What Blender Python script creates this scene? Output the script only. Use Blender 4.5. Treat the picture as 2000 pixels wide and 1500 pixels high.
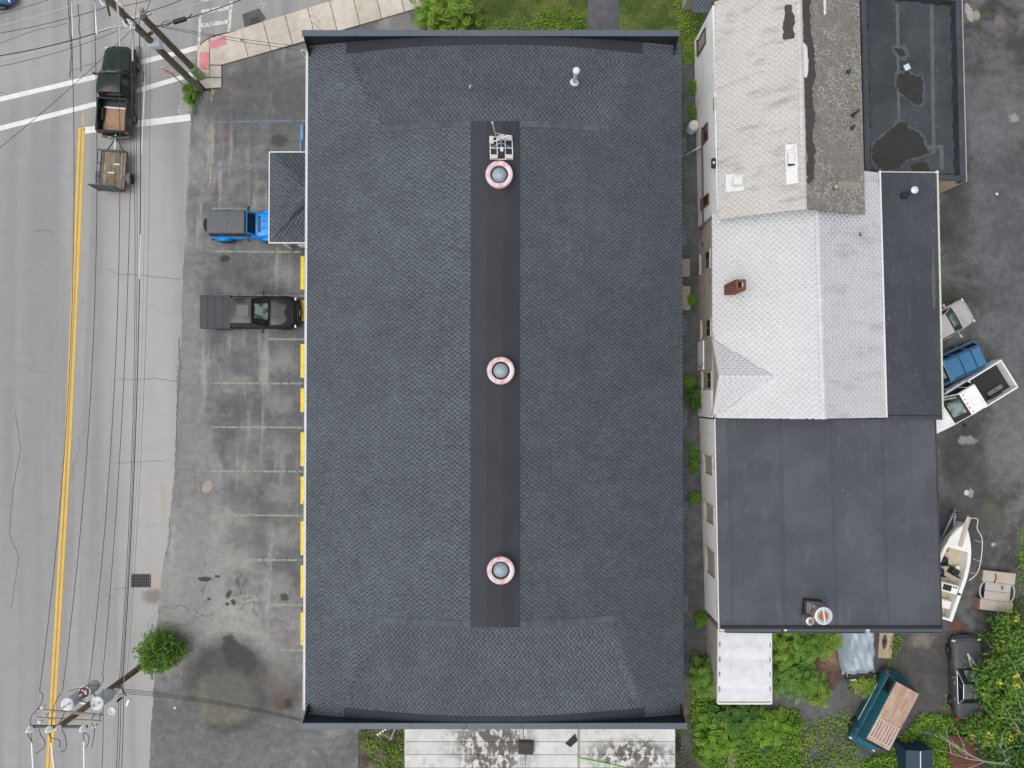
import bpy, bmesh, math, random
import numpy as np
from mathutils import Vector, Matrix
R = math.radians
random.seed(7); RNG = np.random.default_rng(11)
SC = bpy.context.scene
for o in list(bpy.data.objects): bpy.data.objects.remove(o)
COL = SC.collection
# ------------------------------------------------------------------ camera
H = 44.2; F = 1388.0; TILT = R(0.9)
cd = bpy.data.cameras.new('camera'); cam = bpy.data.objects.new('camera', cd); COL.objects.link(cam)
cam.location = (0, 0, H); cam.rotation_euler = (TILT, 0, 0)
cd.sensor_width = 36.0; cd.lens = F / 2000 * 36.0; cd.clip_start = 0.5; cd.clip_end = 2000
SC.camera = cam
SC.render.resolution_x = 1024; SC.render.resolution_y = 768
# ------------------------------------------------------------------ overcast sky
SUN_EL, SUN_AZ = 69.0, 246.0          # sun hidden behind cloud, high in the south west
w = bpy.data.worlds.new('World'); SC.world = w; w.use_nodes = True
nt = w.node_tree; nt.nodes.clear()
sky = nt.nodes.new('ShaderNodeTexSky'); sky.sky_type = 'NISHITA'; sky.sun_disc = False
sky.sun_elevation = R(SUN_EL); sky.sun_rotation = R(SUN_AZ)
sky.air_density = 1.0; sky.dust_density = 3.0; sky.ozone_density = 1.0
hs = nt.nodes.new('ShaderNodeHueSaturation'); hs.inputs['Saturation'].default_value = 0.2
bg = nt.nodes.new('ShaderNodeBackground'); bg.inputs['Strength'].default_value = 0.15
wo = nt.nodes.new('ShaderNodeOutputWorld')
nt.links.new(sky.outputs[0], hs.inputs['Color']); nt.links.new(hs.outputs[0], bg.inputs['Color']); nt.links.new(bg.outputs[0], wo.inputs['Surface'])
sl = bpy.data.lights.new('sun', 'SUN'); sl.energy = 1.2; sl.angle = R(50); sl.color = (1.0, 0.97, 0.92)
so = bpy.data.objects.new('sun', sl); COL.objects.link(so)
az = R(SUN_AZ); el = R(SUN_EL)
sd = Vector((math.sin(az) * math.cos(el), math.cos(az) * math.cos(el), math.sin(el)))
so.rotation_euler = sd.to_track_quat('Z', 'Y').to_euler(); so.location = (0, 0, 60)
vs = SC.view_settings; vs.view_transform = 'Standard'; vs.look = 'None'; vs.gamma = 1.0; vs.exposure = 0.12
vs.use_curve_mapping = False

# ------------------------------------------------------------------ helpers
CT, ST = math.cos(TILT), math.sin(TILT)
def P(px, py, z=0.0):
    """world point at height z seen at photo position px, py (2000 x 1500)"""
    x = (px - 1000) / F; y = -(py - 750) / F
    d = Vector((x, y * CT + ST, y * ST - CT)); t = (z - H) / d.z
    return Vector((d.x * t, d.y * t, z))
def L(pts, z=0.0): return [P(x, y, z) for x, y in pts]
OFF = {}
class MB:
    def __init__(s): s.v = []; s.f = []; s.a = []
    def add(s, vs, fs, a=0.5):
        b = len(s.v); s.v += [tuple(q) for q in vs]; s.f += [tuple(b + i for i in f) for f in fs]; s.a += [a] * len(fs); return s
    def box(s, c, d, rz=0.0, a=0.5, taper=1.0):
        cx, cy, cz = c; x, y, z = d[0] / 2, d[1] / 2, d[2] / 2; C, S = math.cos(rz), math.sin(rz); vs = []
        for k in (-1, 1):
            t = taper if k > 0 else 1
            for i, j in ((-1, -1), (1, -1), (1, 1), (-1, 1)):
                u, v = i * x * t, j * y * t; vs.append((cx + u * C - v * S, cy + u * S + v * C, cz + k * z))
        return s.add(vs, [(3, 2, 1, 0), (4, 5, 6, 7), (0, 1, 5, 4), (1, 2, 6, 5), (2, 3, 7, 6), (3, 0, 4, 7)], a)
    def bar(s, p, q, wd, h, a=0.5):
        p = Vector(p); q = Vector(q); d = (q - p).normalized(); up = Vector((0, 0, 1))
        if abs(d.z) > .95: up = Vector((0, 1, 0))
        r = d.cross(up).normalized() * wd / 2; u = r.cross(d).normalized() * h / 2
        vs = [p - r - u, p + r - u, p + r + u, p - r + u, q - r - u, q + r - u, q + r + u, q - r + u]
        return s.add(vs, [(3, 2, 1, 0), (4, 5, 6, 7), (0, 1, 5, 4), (1, 2, 6, 5), (2, 3, 7, 6), (3, 0, 4, 7)], a)
    def prism(s, pts, z0, z1, a=0.5):
        """pts: list of 2-D or 3-D points (z ignored), extruded z0..z1 ; counter-clockwise enforced"""
        pts = [(p[0], p[1]) for p in pts]; A = sum(pts[i - 1][0] * pts[i][1] - pts[i][0] * pts[i - 1][1] for i in range(len(pts)))
        if A < 0: pts = pts[::-1]
        n = len(pts); vs = [(x, y, z0) for x, y in pts] + [(x, y, z1) for x, y in pts]
        return s.add(vs, [tuple(range(n - 1, -1, -1)), tuple(range(n, 2 * n))] + [(i, (i + 1) % n, n + (i + 1) % n, n + i) for i in range(n)], a)
    def sheet(s, pts, a=0.5):
        pts = [tuple(p) for p in pts]; A = sum(pts[i - 1][0] * pts[i][1] - pts[i][0] * pts[i - 1][1] for i in range(len(pts)))
        if A < 0: pts = pts[::-1]
        return s.add(pts, [tuple(range(len(pts)))], a)
    def slab(s, pts, t, a=0.5):
        """3-D top outline with thickness t downwards"""
        pts = [tuple(p) for p in pts]; A = sum(pts[i - 1][0] * pts[i][1] - pts[i][0] * pts[i - 1][1] for i in range(len(pts)))
        if A < 0: pts = pts[::-1]
        n = len(pts); vs = [(x, y, z - t) for x, y, z in pts] + pts
        return s.add(vs, [tuple(range(n - 1, -1, -1)), tuple(range(n, 2 * n))] + [(i, (i + 1) % n, n + (i + 1) % n, n + i) for i in range(n)], a)
    def tube(s, pts, r, n=8, a=0.5, cap=True):
        pts = [Vector(p) for p in pts]; rr = r if hasattr(r, '__len__') else [r] * len(pts); vs = []; fs = []
        prev = None
        for i, p in enumerate(pts):
            d = (pts[min(i + 1, len(pts) - 1)] - pts[max(i - 1, 0)]).normalized()
            if prev is None:
                up = Vector((0, 0, 1)) if abs(d.z) < .9 else Vector((1, 0, 0)); e = d.cross(up).normalized()
            else:
                e = (prev - d * prev.dot(d)).normalized()
            prev = e; g = d.cross(e)
            for k in range(n):
                t = 2 * math.pi * k / n; vs.append(p + (e * math.cos(t) + g * math.sin(t)) * rr[i])
        for i in range(len(pts) - 1):
            for k in range(n):
                a0 = i * n + k; a1 = i * n + (k + 1) % n; fs.append((a0, a1, a1 + n, a0 + n))
        if cap: fs.append(tuple(range(n - 1, -1, -1))); fs.append(tuple((len(pts) - 1) * n + k for k in range(n)))
        return s.add(vs, fs, a)
    def lathe(s, c, prof, n=24, a=0.5, axis='z'):
        """prof: list of (r, h)"""
        vs = []; fs = []; m = len(prof)
        for k in range(n):
            t = 2 * math.pi * k / n
            for r, h in prof:
                q = (r * math.cos(t), r * math.sin(t), h)
                if axis == 'y': q = (q[0], q[2], -q[1])
                if axis == 'x': q = (q[2], q[0], q[1])
                vs.append((c[0] + q[0], c[1] + q[1], c[2] + q[2]))
        for k in range(n):
            k2 = (k + 1) % n
            for i in range(m - 1): fs.append((k * m + i, k2 * m + i, k2 * m + i + 1, k * m + i + 1))
        if prof[0][0] > 1e-4: fs.append(tuple(k * m for k in range(n - 1, -1, -1)))
        if prof[-1][0] > 1e-4: fs.append(tuple(k * m + m - 1 for k in range(n)))
        return s.add(vs, fs, a)
    def loft(s, secs, cap=True, closed=False, a=0.5):
        n = len(secs[0]); vs = [p for q in secs for p in q]; fs = []
        for i in range(len(secs) - 1):
            for k in range(n if closed else n - 1):
                k2 = (k + 1) % n; fs.append((i * n + k, i * n + k2, (i + 1) * n + k2, (i + 1) * n + k))
        if cap: fs.append(tuple(range(n - 1, -1, -1))); fs.append(tuple((len(secs) - 1) * n + k for k in range(n)))
        return s.add(vs, fs, a)
    def build(s, name, m, parent=None, smooth=False, bevel=0.0, seg=1, tri=False, kind=None):
        me = bpy.data.meshes.new(name); off = (0, 0, 0)
        if parent is not None: off = OFF.get(parent.name, (0, 0, 0))
        me.from_pydata([(x - off[0], y - off[1], z - off[2]) for x, y, z in s.v], [], s.f)
        at = me.attributes.new('v', 'FLOAT', 'FACE'); at.data.foreach_set('value', np.array(s.a, dtype=np.float32))
        if bevel > 0 or True:
            bm = bmesh.new(); bm.from_mesh(me)
            bmesh.ops.remove_doubles(bm, verts=bm.verts, dist=1e-5)
            if bevel > 0:
                es = [e for e in bm.edges if len(e.link_faces) == 2 and e.calc_face_angle(0) > 0.5]
                bmesh.ops.bevel(bm, geom=es, offset=bevel, segments=seg, affect='EDGES', profile=0.6, clamp_overlap=True)
            bm.to_mesh(me); bm.free()
        if smooth:
            me.polygons.foreach_set('use_smooth', [True] * len(me.polygons))
            me.set_sharp_from_angle(angle=R(38))
        me.materials.append(m if not isinstance(m, str) else M[m]); o = bpy.data.objects.new(name, me); COL.objects.link(o)
        if parent is not None: o.parent = parent; OFF[o.name] = off
        if kind: o['kind'] = kind
        return o
def tag(o, label=None, cat=None, group=None, kind=None):
    if label: o['label'] = label
    if cat: o['category'] = cat
    if group: o['group'] = group
    if kind: o['kind'] = kind
    return o
def thing(name, label, cat, loc=(0, 0, 0), rz=0.0, group=None, world=False):
    o = bpy.data.objects.new(name, None); COL.objects.link(o); o.empty_display_size = .3
    o.location = loc; o.rotation_euler = (0, 0, rz); tag(o, label, cat, group)
    OFF[o.name] = tuple(loc) if world else (0, 0, 0)
    return o
def copy_tree(o, parent=None):
    c = o.copy(); COL.objects.link(c); c.parent = parent
    for ch in [q for q in o.children]: copy_tree(ch, c)
    return c
def fastmesh(name, V, Fq, att, m, parent=None, kind=None, smooth=False):
    """numpy quads -> mesh; V (n,3), Fq (k,4), att (k,)"""
    off = np.array(OFF.get(parent.name, (0, 0, 0)) if parent is not None else (0, 0, 0))
    me = bpy.data.meshes.new(name); k = len(Fq); nn = Fq.shape[1]
    me.vertices.add(len(V)); me.vertices.foreach_set('co', (V - off).astype(np.float32).ravel())
    me.loops.add(k * nn); me.loops.foreach_set('vertex_index', Fq.astype(np.int32).ravel())
    me.polygons.add(k); me.polygons.foreach_set('loop_start', np.arange(0, k * nn, nn, dtype=np.int32))
    at = me.attributes.new('v', 'FLOAT', 'FACE'); at.data.foreach_set('value', np.asarray(att, dtype=np.float32))
    me.update(calc_edges=True); me.materials.append(M[m])
    o = bpy.data.objects.new(name, me); COL.objects.link(o)
    if parent is not None: o.parent = parent; OFF[o.name] = tuple(off)
    if kind: o['kind'] = kind
    return o
# ------------------------------------------------------------------ materials
M = {}
def srgb(r, g, b):
    f = lambda c: (c / 255 / 12.92) if c / 255 <= 0.04045 else ((c / 255 + 0.055) / 1.055) ** 2.4
    return (f(r), f(g), f(b), 1)
GAIN = 1.10           # picture brightness of a flat surface = albedo x GAIN under this sky
def px(r, g, b):      # albedo of an upward surface that reads r,g,b in the photograph
    c = srgb(r, g, b); return (c[0] / GAIN, c[1] / GAIN, c[2] / GAIN, 1)
class NT:
    def __init__(s, name):
        s.m = bpy.data.materials.new(name); s.m.use_nodes = True; s.t = s.m.node_tree; s.t.nodes.clear()
        s.out = s.n('ShaderNodeOutputMaterial'); s.b = s.n('ShaderNodeBsdfPrincipled'); s.l(s.b.outputs[0], s.out.inputs['Surface'])
        s.pos = s.n('ShaderNodeNewGeometry').outputs['Position']
        s.obj = None; M[name] = s.m
    def n(s, t, **k):
        q = s.t.nodes.new(t)
        for a, v in k.items(): setattr(q, a, v)
        return q
    def l(s, a, b): s.t.links.new(a, b)
    def set(s, sock, v):
        if hasattr(v, 'links'): s.l(v, sock)
        else: sock.default_value = v
    def oc(s):
        if s.obj is None: s.obj = s.n('ShaderNodeTexCoord').outputs['Object']
        return s.obj
    def map(s, vec, scale=(1, 1, 1), rot=(0, 0, 0), loc=(0, 0, 0)):
        q = s.n('ShaderNodeMapping'); s.l(vec, q.inputs[0]); q.inputs['Scale'].default_value = scale; q.inputs['Rotation'].default_value = rot; q.inputs['Location'].default_value = loc
        return q.outputs[0]
    def noise(s, scale, detail=4, rough=0.55, vec=None, dist=0.0):
        q = s.n('ShaderNodeTexNoise'); s.l(vec if vec is not None else s.pos, q.inputs['Vector'])
        q.inputs['Scale'].default_value = scale; q.inputs['Detail'].default_value = detail; q.inputs['Roughness'].default_value = rough; q.inputs['Distortion'].default_value = dist
        return q.outputs['Fac']
    def mr(s, v, a, b, c=0.0, d=1.0, smooth=True):
        q = s.n('ShaderNodeMapRange'); q.interpolation_type = 'SMOOTHSTEP' if smooth else 'LINEAR'
        s.set(q.inputs[0], v)
        for i, z in enumerate((a, b, c, d)): q.inputs[i + 1].default_value = z
        return q.outputs[0]
    def math(s, op, a, b=0.0, c=None):
        q = s.n('ShaderNodeMath', operation=op); s.set(q.inputs[0], a); s.set(q.inputs[1], b)
        if c is not None: s.set(q.inputs[2], c)
        return q.outputs[0]
    def mix(s, f, a, b, mode='MIX'):
        q = s.n('ShaderNodeMix', data_type='RGBA', blend_type=mode); s.set(q.inputs[0], f); s.set(q.inputs[6], a); s.set(q.inputs[7], b); return q.outputs[2]
    def mul(s, col, lo, hi, f):
        """multiply colour by value range lo..hi driven by f"""
        v = s.mr(f, 0.3, 0.7, lo, hi, False); c = s.n('ShaderNodeCombineColor')
        for i in range(3): s.l(v, c.inputs[i])
        return s.mix(1.0, col, c.outputs[0], 'MULTIPLY')
    def attr(s, name='v'):
        q = s.n('ShaderNodeAttribute', attribute_name=name); return q.outputs['Fac']
    def blob(s, cx, cy, rx, ry, rot=0, edge=0.35, nz=0.5, ns=0.8):
        """soft irregular patch on the ground, world metres"""
        q = s.n('ShaderNodeVectorMath', operation='SUBTRACT'); s.l(s.pos, q.inputs[0]); q.inputs[1].default_value = (cx, cy, 0)
        v = s.map(q.outputs[0], rot=(0, 0, -rot)); v2 = s.n('ShaderNodeVectorMath', operation='MULTIPLY'); s.l(v, v2.inputs[0]); v2.inputs[1].default_value = (1 / rx, 1 / ry, 0)
        ln = s.n('ShaderNodeVectorMath', operation='LENGTH'); s.l(v2.outputs[0], ln.inputs[0])
        ns = min(5.0, max(.7, 1.3 / min(rx, ry))); nn = s.noise(ns, 8, 0.72); d = s.math('MULTIPLY_ADD', s.math('SUBTRACT', nn, 0.5), nz * 4.5, ln.outputs['Value'])
        return s.mr(d, 1 - edge, 1 + edge, 1.0, 0.0)
    def fin(s, col, rough=0.8, bump=None, bs=0.3, bd=0.02, metal=0.0, spec=None, coat=0.0):
        s.set(s.b.inputs['Base Color'], col); s.set(s.b.inputs['Roughness'], rough); s.b.inputs['Metallic'].default_value = metal
        if spec is not None: s.set(s.b.inputs['Specular IOR Level'], spec)
        if coat: s.b.inputs['Coat Weight'].default_value = coat; s.b.inputs['Coat Roughness'].default_value = 0.05
        if bump is not None:
            q = s.n('ShaderNodeBump'); s.l(bump, q.inputs['Height']); q.inputs['Strength'].default_value = bs; q.inputs['Distance'].default_value = bd; s.l(q.outputs[0], s.b.inputs['Normal'])
        return s.m
def simple(name, col, rough=0.7, var=0.12, scale=3.0, metal=0.0, spec=None, coat=0.0, useattr=0.0, dirt=None, dirtamt=0.0, bump=0.0):
    t = NT(name); c = t.mul(col, 1 - var, 1 + var, t.noise(scale, 5, 0.6))
    if useattr: 
        v = t.attr(); vv = t.math('MULTIPLY_ADD', t.math('SUBTRACT', v, 0.5), 2 * useattr, 1.0); cc = t.n('ShaderNodeCombineColor')
        for i in range(3): t.l(vv, cc.inputs[i])
        c = t.mix(1.0, c, cc.outputs[0], 'MULTIPLY')
    if dirt: c = t.mix(t.mr(t.noise(scale * 0.7, 6, 0.7, dist=0.4), 0.5, 0.72, 0, dirtamt), c, dirt)
    t.fin(c, rough, t.noise(scale * 12, 3) if bump else None, bump, 0.01, metal, spec, coat)
    return t.m
def blobs(t, col, lst):
    for (x, y, rx, ry, rot, c, amt, edge, nz) in lst:
        p = P(x, y); b = t.blob(p.x, p.y, rx / 31.4, ry / 31.4, R(rot), edge, nz)
        col = t.mix(t.math('MULTIPLY', b, amt), col, c)
    return col
def asphalt_specks(t, col, amt=0.25):
    col = t.mul(col, 1 - amt, 1 + amt, t.noise(11, 5, 0.8)); return t.mul(col, 1 - .15 - amt * .5, 1 + .15 + amt * .5, t.noise(2.2, 8, 0.72))
# street asphalt: pale, worn, streaked along the traffic lanes
t = NT('street_asphalt'); road = t.map(t.pos, (1.1, 0.035, 1), (0, 0, R(3.0)))
c = t.mix(t.mr(t.noise(1.0, 4, 0.5, road), 0.38, 0.62), px(142, 142, 143), px(159, 158, 157))
c = t.mix(t.mr(t.noise(0.25, 6, 0.6), 0.42, 0.66, 0, 0.6), c, px(152, 152, 150))
c = blobs(t, c, [(292, 820, 60, 900, 2.5, px(172, 171, 169), 0.8, 0.6, 0.25), (60, 860, 70, 800, 2, px(140, 141, 143), 0.5, 0.6, 0.3),
                 (60, 120, 150, 60, 15, px(166, 166, 166), .5, .6, .4), (470, 30, 60, 35, 15, px(150, 150, 150), .6, .5, .4), (300, 1140, 16, 40, 0, px(176, 162, 150), .5, .5, .5),
                 (300, 1165, 22, 14, 0, px(112, 108, 100), .7, .4, .5), (318, 970, 6, 45, 5, px(172, 156, 142), .5, .5, .6), (489, 26, 24, 20, 15, px(86, 86, 88), 0.0, .2, .2),
                 (352, 770, 6, 60, 3, px(110, 106, 100), .8, .4, .6), (352, 792, 7, 8, 0, px(110, 72, 52), .9, .3, .4)])
vo = t.n('ShaderNodeTexVoronoi', feature='DISTANCE_TO_EDGE'); vv = t.n('ShaderNodeVectorMath', operation='MULTIPLY_ADD')
nv = t.n('ShaderNodeTexNoise'); t.l(t.pos, nv.inputs['Vector']); nv.inputs['Scale'].default_value = 1.3; nv.inputs['Detail'].default_value = 5
t.l(nv.outputs['Color'], vv.inputs[0]); vv.inputs[1].default_value = (1.3, 1.3, 0); t.l(t.pos, vv.inputs[2]); t.l(vv.outputs[0], vo.inputs['Vector']); vo.inputs['Scale'].default_value = 0.16
crk = t.math('MULTIPLY', t.mr(vo.outputs['Distance'], 0.0, 0.0045, 1, 0), t.mr(t.noise(0.16, 3), 0.46, 0.6))
c = t.mix(t.math('MULTIPLY', crk, 0.28), c, px(95, 95, 95)); c = t.mul(c, .94, 1.06, t.noise(13, 5, .8)); c = t.mul(c, .95, 1.05, t.noise(1.4, 7, .7))
t.fin(c, 0.9, t.noise(60, 3, 0.7), 0.35, 0.01)
# parking lot
t = NT('lot_asphalt')
c = t.mix(t.mr(t.noise(0.3, 8, 0.68, dist=0.5), 0.38, 0.62), px(98, 98, 100), px(136, 135, 134))
strk = t.map(t.pos, (0.12, 1.6, 1)); c = t.mul(c, 0.9, 1.12, t.noise(1.0, 4, 0.6, strk))
vert = t.map(t.pos, (1.8, 0.14, 1), (0, 0, R(8)))
c = blobs(t, c, [(400, 1130, 110, 160, 0, px(156, 155, 152), 0.8, 0.6, 0.45), (370, 800, 38, 420, 3, px(133, 132, 131), 0.75, .55, .4), (500, 1235, 110, 90, 10, px(158, 156, 152), .75, .55, .5),
                 (560, 780, 55, 500, 0, px(84, 84, 88), .55, .6, .5), (520, 190, 95, 90, 0, px(92, 93, 94), .7, .5, .4), (560, 320, 40, 160, 0, px(92, 92, 93), .4, .5, .5)])
c = t.mix(t.math('MULTIPLY', t.mr(t.noise(1.0, 4, 0.6, vert), 0.52, 0.68), t.mr(t.noise(0.14, 2), .42, .6, .1, .55)), c, px(172, 170, 166))
sp = []
for k, yy in enumerate((534, 620, 706, 790, 877, 962, 1050, 1137)):
    sp += [(548, yy, 26, 20, 0, px(150, 148, 144), .5, .6, .75), (470, yy, 34, 30, 0, px(84, 84, 90), .45, .6, .6)]
sp += [(405, 950, 9, 13, -30, px(172, 160, 150), .9, .15, .35), (545, 275, 18, 12, 0, px(60, 60, 60), .7, .4, .7), (440, 505, 9, 7, 0, px(52, 52, 52), .9, .3, .6), (555, 1167, 8, 8, 0, px(56, 56, 58), .85, .3, .5),
       (400, 1131, 13, 5, 0, px(60, 60, 60), .95, .15, .4), (447, 1160, 8, 5, 60, px(60, 60, 60), .9, .2, .5), (456, 1176, 5, 6, 20, px(62, 62, 62), .9, .2, .5), (424, 1126, 5, 3, 0, px(62, 62, 62), .9, .2, .5),
       (408, 1170, 4, 3, 0, px(62, 62, 62), .9, .2, .5), (444, 1180, 4, 3, 0, px(62, 62, 62), .9, .2, .5)]
c = blobs(t, c, sp)
c = blobs(t, c, [(440, 1440, 190, 110, 0, px(100, 102, 104), .85, .45, .5), (448, 1340, 86, 92, 0, px(74, 72, 70), .9, .2, .14), (452, 1272, 16, 34, 10, px(68, 66, 64), .9, .2, .3), (480, 1290, 18, 30, 20, px(70, 68, 66), .9, .2, .3),
                 (434, 1364, 66, 54, 0, px(104, 103, 97), .75, .25, .16), (440, 1398, 55, 14, 0, px(122, 119, 104), .4, .5, .6), (398, 1370, 8, 40, 0, px(130, 127, 108), .4, .6, .6), (555, 1365, 30, 22, 30, px(84, 72, 60), .8, .5, .6), (562, 1372, 8, 10, 0, px(52, 46, 42), .9, .4, .6),
                 (540, 1330, 36, 34, 0, px(112, 108, 102), .5, .5, .5)])
gz = P(440, 1470); gb = t.blob(gz.x, gz.y, 6.6, 2.6, 0, .35, .2); rough_ = t.mul(t.mul(c, .72, 1.3, t.noise(1.7, 9, .8)), .8, 1.2, t.noise(7, 5, .8)); c = t.mix(gb, c, rough_)
c = asphalt_specks(t, c, 0.12)
# cracks
vo = t.n('ShaderNodeTexVoronoi', feature='DISTANCE_TO_EDGE'); vv = t.n('ShaderNodeVectorMath', operation='MULTIPLY_ADD')
nv = t.n('ShaderNodeTexNoise'); t.l(t.pos, nv.inputs['Vector']); nv.inputs['Scale'].default_value = 1.0; nv.inputs['Detail'].default_value = 5
t.l(nv.outputs['Color'], vv.inputs[0]); vv.inputs[1].default_value = (1.6, 1.6, 0); t.l(t.pos, vv.inputs[2]); t.l(vv.outputs[0], vo.inputs['Vector']); vo.inputs['Scale'].default_value = 0.22
crk = t.math('MULTIPLY', t.mr(vo.outputs['Distance'], 0.0, 0.006, 1, 0), t.mr(t.noise(0.2, 3), 0.5, 0.6))
c = t.mix(t.math('MULTIPLY', crk, 0.6), c, px(62, 62, 62)); wh = t.mr(t.noise(34, 2, 0.5), 0.76, 0.8); c = t.mix(wh, c, px(176, 174, 168))
t.fin(c, 0.88, t.noise(45, 4, 0.7), 0.4, 0.012)
# rear yard asphalt, dark, damp and blotched
t = NT('yard_asphalt'); c = t.mix(t.mr(t.noise(0.4, 9, 0.72, dist=0.2), 0.38, 0.62), px(60, 59, 58), px(102, 102, 104))
c = t.mix(t.mr(t.noise(1.4, 7, 0.75), 0.5, 0.68, 0, 0.5), c, px(72, 69, 66))
c = blobs(t, c, [(1960, 470, 60, 300, 5, px(92, 96, 102), .6, .6, .4), (1930, 200, 80, 90, 0, px(112, 114, 116), .45, .6, .5), (1890, 900, 55, 120, 0, px(64, 63, 62), .7, .5, .45), (1975, 850, 50, 120, 0, px(116, 116, 115), .6, .6, .5),
                 (1938, 1012, 26, 30, 20, px(90, 87, 78), .85, .25, .35), (1880, 1060, 60, 70, 0, px(66, 66, 66), .6, .5, .5), (1893, 860, 14, 8, 0, px(140, 136, 132), .9, .2, .5), (1880, 860, 8, 8, 0, px(136, 132, 126), .9, .2, .5),
                 (1896, 963, 6, 8, 0, px(150, 146, 138), .9, .15, .4), (1893, 25, 7, 18, 15, px(166, 162, 156), .95, .15, .3), (1907, 30, 7, 10, 0, px(152, 142, 122), .95, .15, .3), (1952, 40, 9, 12, 0, px(112, 106, 98), .9, .25, .3), (1980, 230, 10, 8, 0, px(160, 160, 160), .7, .4, .8),
                 (1865, 300, 24, 120, 3, px(70, 68, 66), .7, .5, .5), (1900, 140, 60, 8, -3, px(70, 70, 70), .5, .5, .5), (1868, 440, 30, 80, 0, px(62, 60, 56), .6, .5, .6),
                 (1870, 1222, 16, 9, 0, px(112, 66, 44), .8, .4, .6), (1790, 1330, 90, 110, 0, px(78, 76, 74), .7, .5, .5), (1570, 1370, 110, 40, 0, px(96, 96, 96), .7, .5, .5), (1612, 1300, 36, 34, 0, px(96, 72, 56), .85, .4, .6), (1625, 1270, 26, 30, 0, px(150, 128, 102), .8, .4, .5), (1800, 1250, 20, 14, 0, px(140, 130, 116), .6, .4, .6)])
c = asphalt_specks(t, c, 0.25); wh = t.mr(t.noise(17, 2, 0.5), 0.765, 0.79); c = t.mix(wh, c, px(180, 178, 172)); t.fin(c, 0.85, t.noise(30, 5, 0.7), 0.5, 0.02)
t = NT('alley_asphalt'); c = t.mix(t.mr(t.noise(0.5, 6, 0.65), 0.38, 0.64), px(72, 74, 76), px(94, 95, 96)); c = asphalt_specks(t, c, 0.22); wh = t.mr(t.noise(12, 2, 0.5), 0.76, 0.79); c = t.mix(wh, c, px(170, 168, 160)); t.fin(c, 0.9, t.noise(30, 5), 0.4, 0.01)
t = NT('drive_asphalt'); c = t.mix(t.mr(t.noise(0.5, 6, 0.65), 0.38, 0.64), px(82, 83, 88), px(94, 94, 99)); c = asphalt_specks(t, c, 0.1); t.fin(c, 0.9, t.noise(40, 5), 0.3, 0.01)
t = NT('soil'); c = t.mix(t.mr(t.noise(0.9, 7, 0.7), 0.4, 0.62), px(66, 58, 46), px(106, 98, 84)); c = asphalt_specks(t, c, 0.3); t.fin(c, 0.95, t.noise(14, 6, 0.7), 0.7, 0.05)
t = NT('concrete_walk'); c = t.mix(t.mr(t.noise(0.6, 6, 0.6), 0.36, 0.66), px(196, 187, 174), px(208, 200, 188)); c = t.mix(t.mr(t.noise(2.2, 6, 0.7), 0.56, 0.75, 0, .35), c, px(176, 166, 152))
va = t.attr(); c = t.mul(c, 0.9, 1.1, va); c = asphalt_specks(t, c, 0.06); t.fin(c, 0.9, t.noise(40, 4), 0.25, 0.01)
t = NT('grass_soil'); c = t.mix(t.mr(t.noise(0.8, 6, 0.65), 0.38, 0.62), px(62, 84, 30), px(102, 112, 54)); c = t.mul(c, .75, 1.25, t.noise(9, 4, .7)); t.fin(c, 0.95, t.noise(25, 5), 0.8, 0.05)
def leafmat(name, a, b, cc, sc=1.2):
    t = NT(name); v = t.attr(); c = t.mix(t.mr(v, 0, 1, 0, 1, False), a, b); c = t.mix(t.mr(t.noise(sc, 4, 0.6), 0.42, 0.68, 0, .75), c, cc)
    t.fin(c, 0.6, spec=0.3); t.b.inputs['Transmission Weight'].default_value = 0.0
    tr = t.n('ShaderNodeBsdfTranslucent'); t.l(c, tr.inputs['Color']); ms = t.n('ShaderNodeMixShader'); ms.inputs[0].default_value = 0.28
    t.l(t.b.outputs[0], ms.inputs[1]); t.l(tr.outputs[0], ms.inputs[2]); t.l(ms.outputs[0], t.out.inputs['Surface'])
leafmat('leaf_grass', (0.06, 0.12, 0.015, 1), (0.16, 0.22, 0.045, 1), (0.18, 0.20, 0.06, 1), 0.6)
leafmat('leaf_shrub', (0.06, 0.16, 0.02, 1), (0.21, 0.36, 0.06, 1), (0.14, 0.27, 0.035, 1))
leafmat('leaf_bright', (0.07, 0.17, 0.02, 1), (0.23, 0.36, 0.04, 1), (0.28, 0.38, 0.05, 1))
leafmat('leaf_dark', (0.035, 0.11, 0.016, 1), (0.12, 0.24, 0.04, 1), (0.08, 0.18, 0.03, 1))
leafmat('leaf_weed', (0.07, 0.18, 0.014, 1), (0.21, 0.39, 0.035, 1), (0.26, 0.39, 0.04, 1), 0.9)
simple('petal_yellow', (0.72, 0.58, 0.07, 1), 0.6, .2, 6)
simple('dead_leaf', (0.20, 0.11, 0.06, 1), 0.9, .35, 5, useattr=.5)
simple('bark', (0.12, 0.09, 0.065, 1), 0.95, .3, 6, bump=.6); simple('bark_pale', (0.42, 0.39, 0.36, 1), 0.9, .15, 6)
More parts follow.
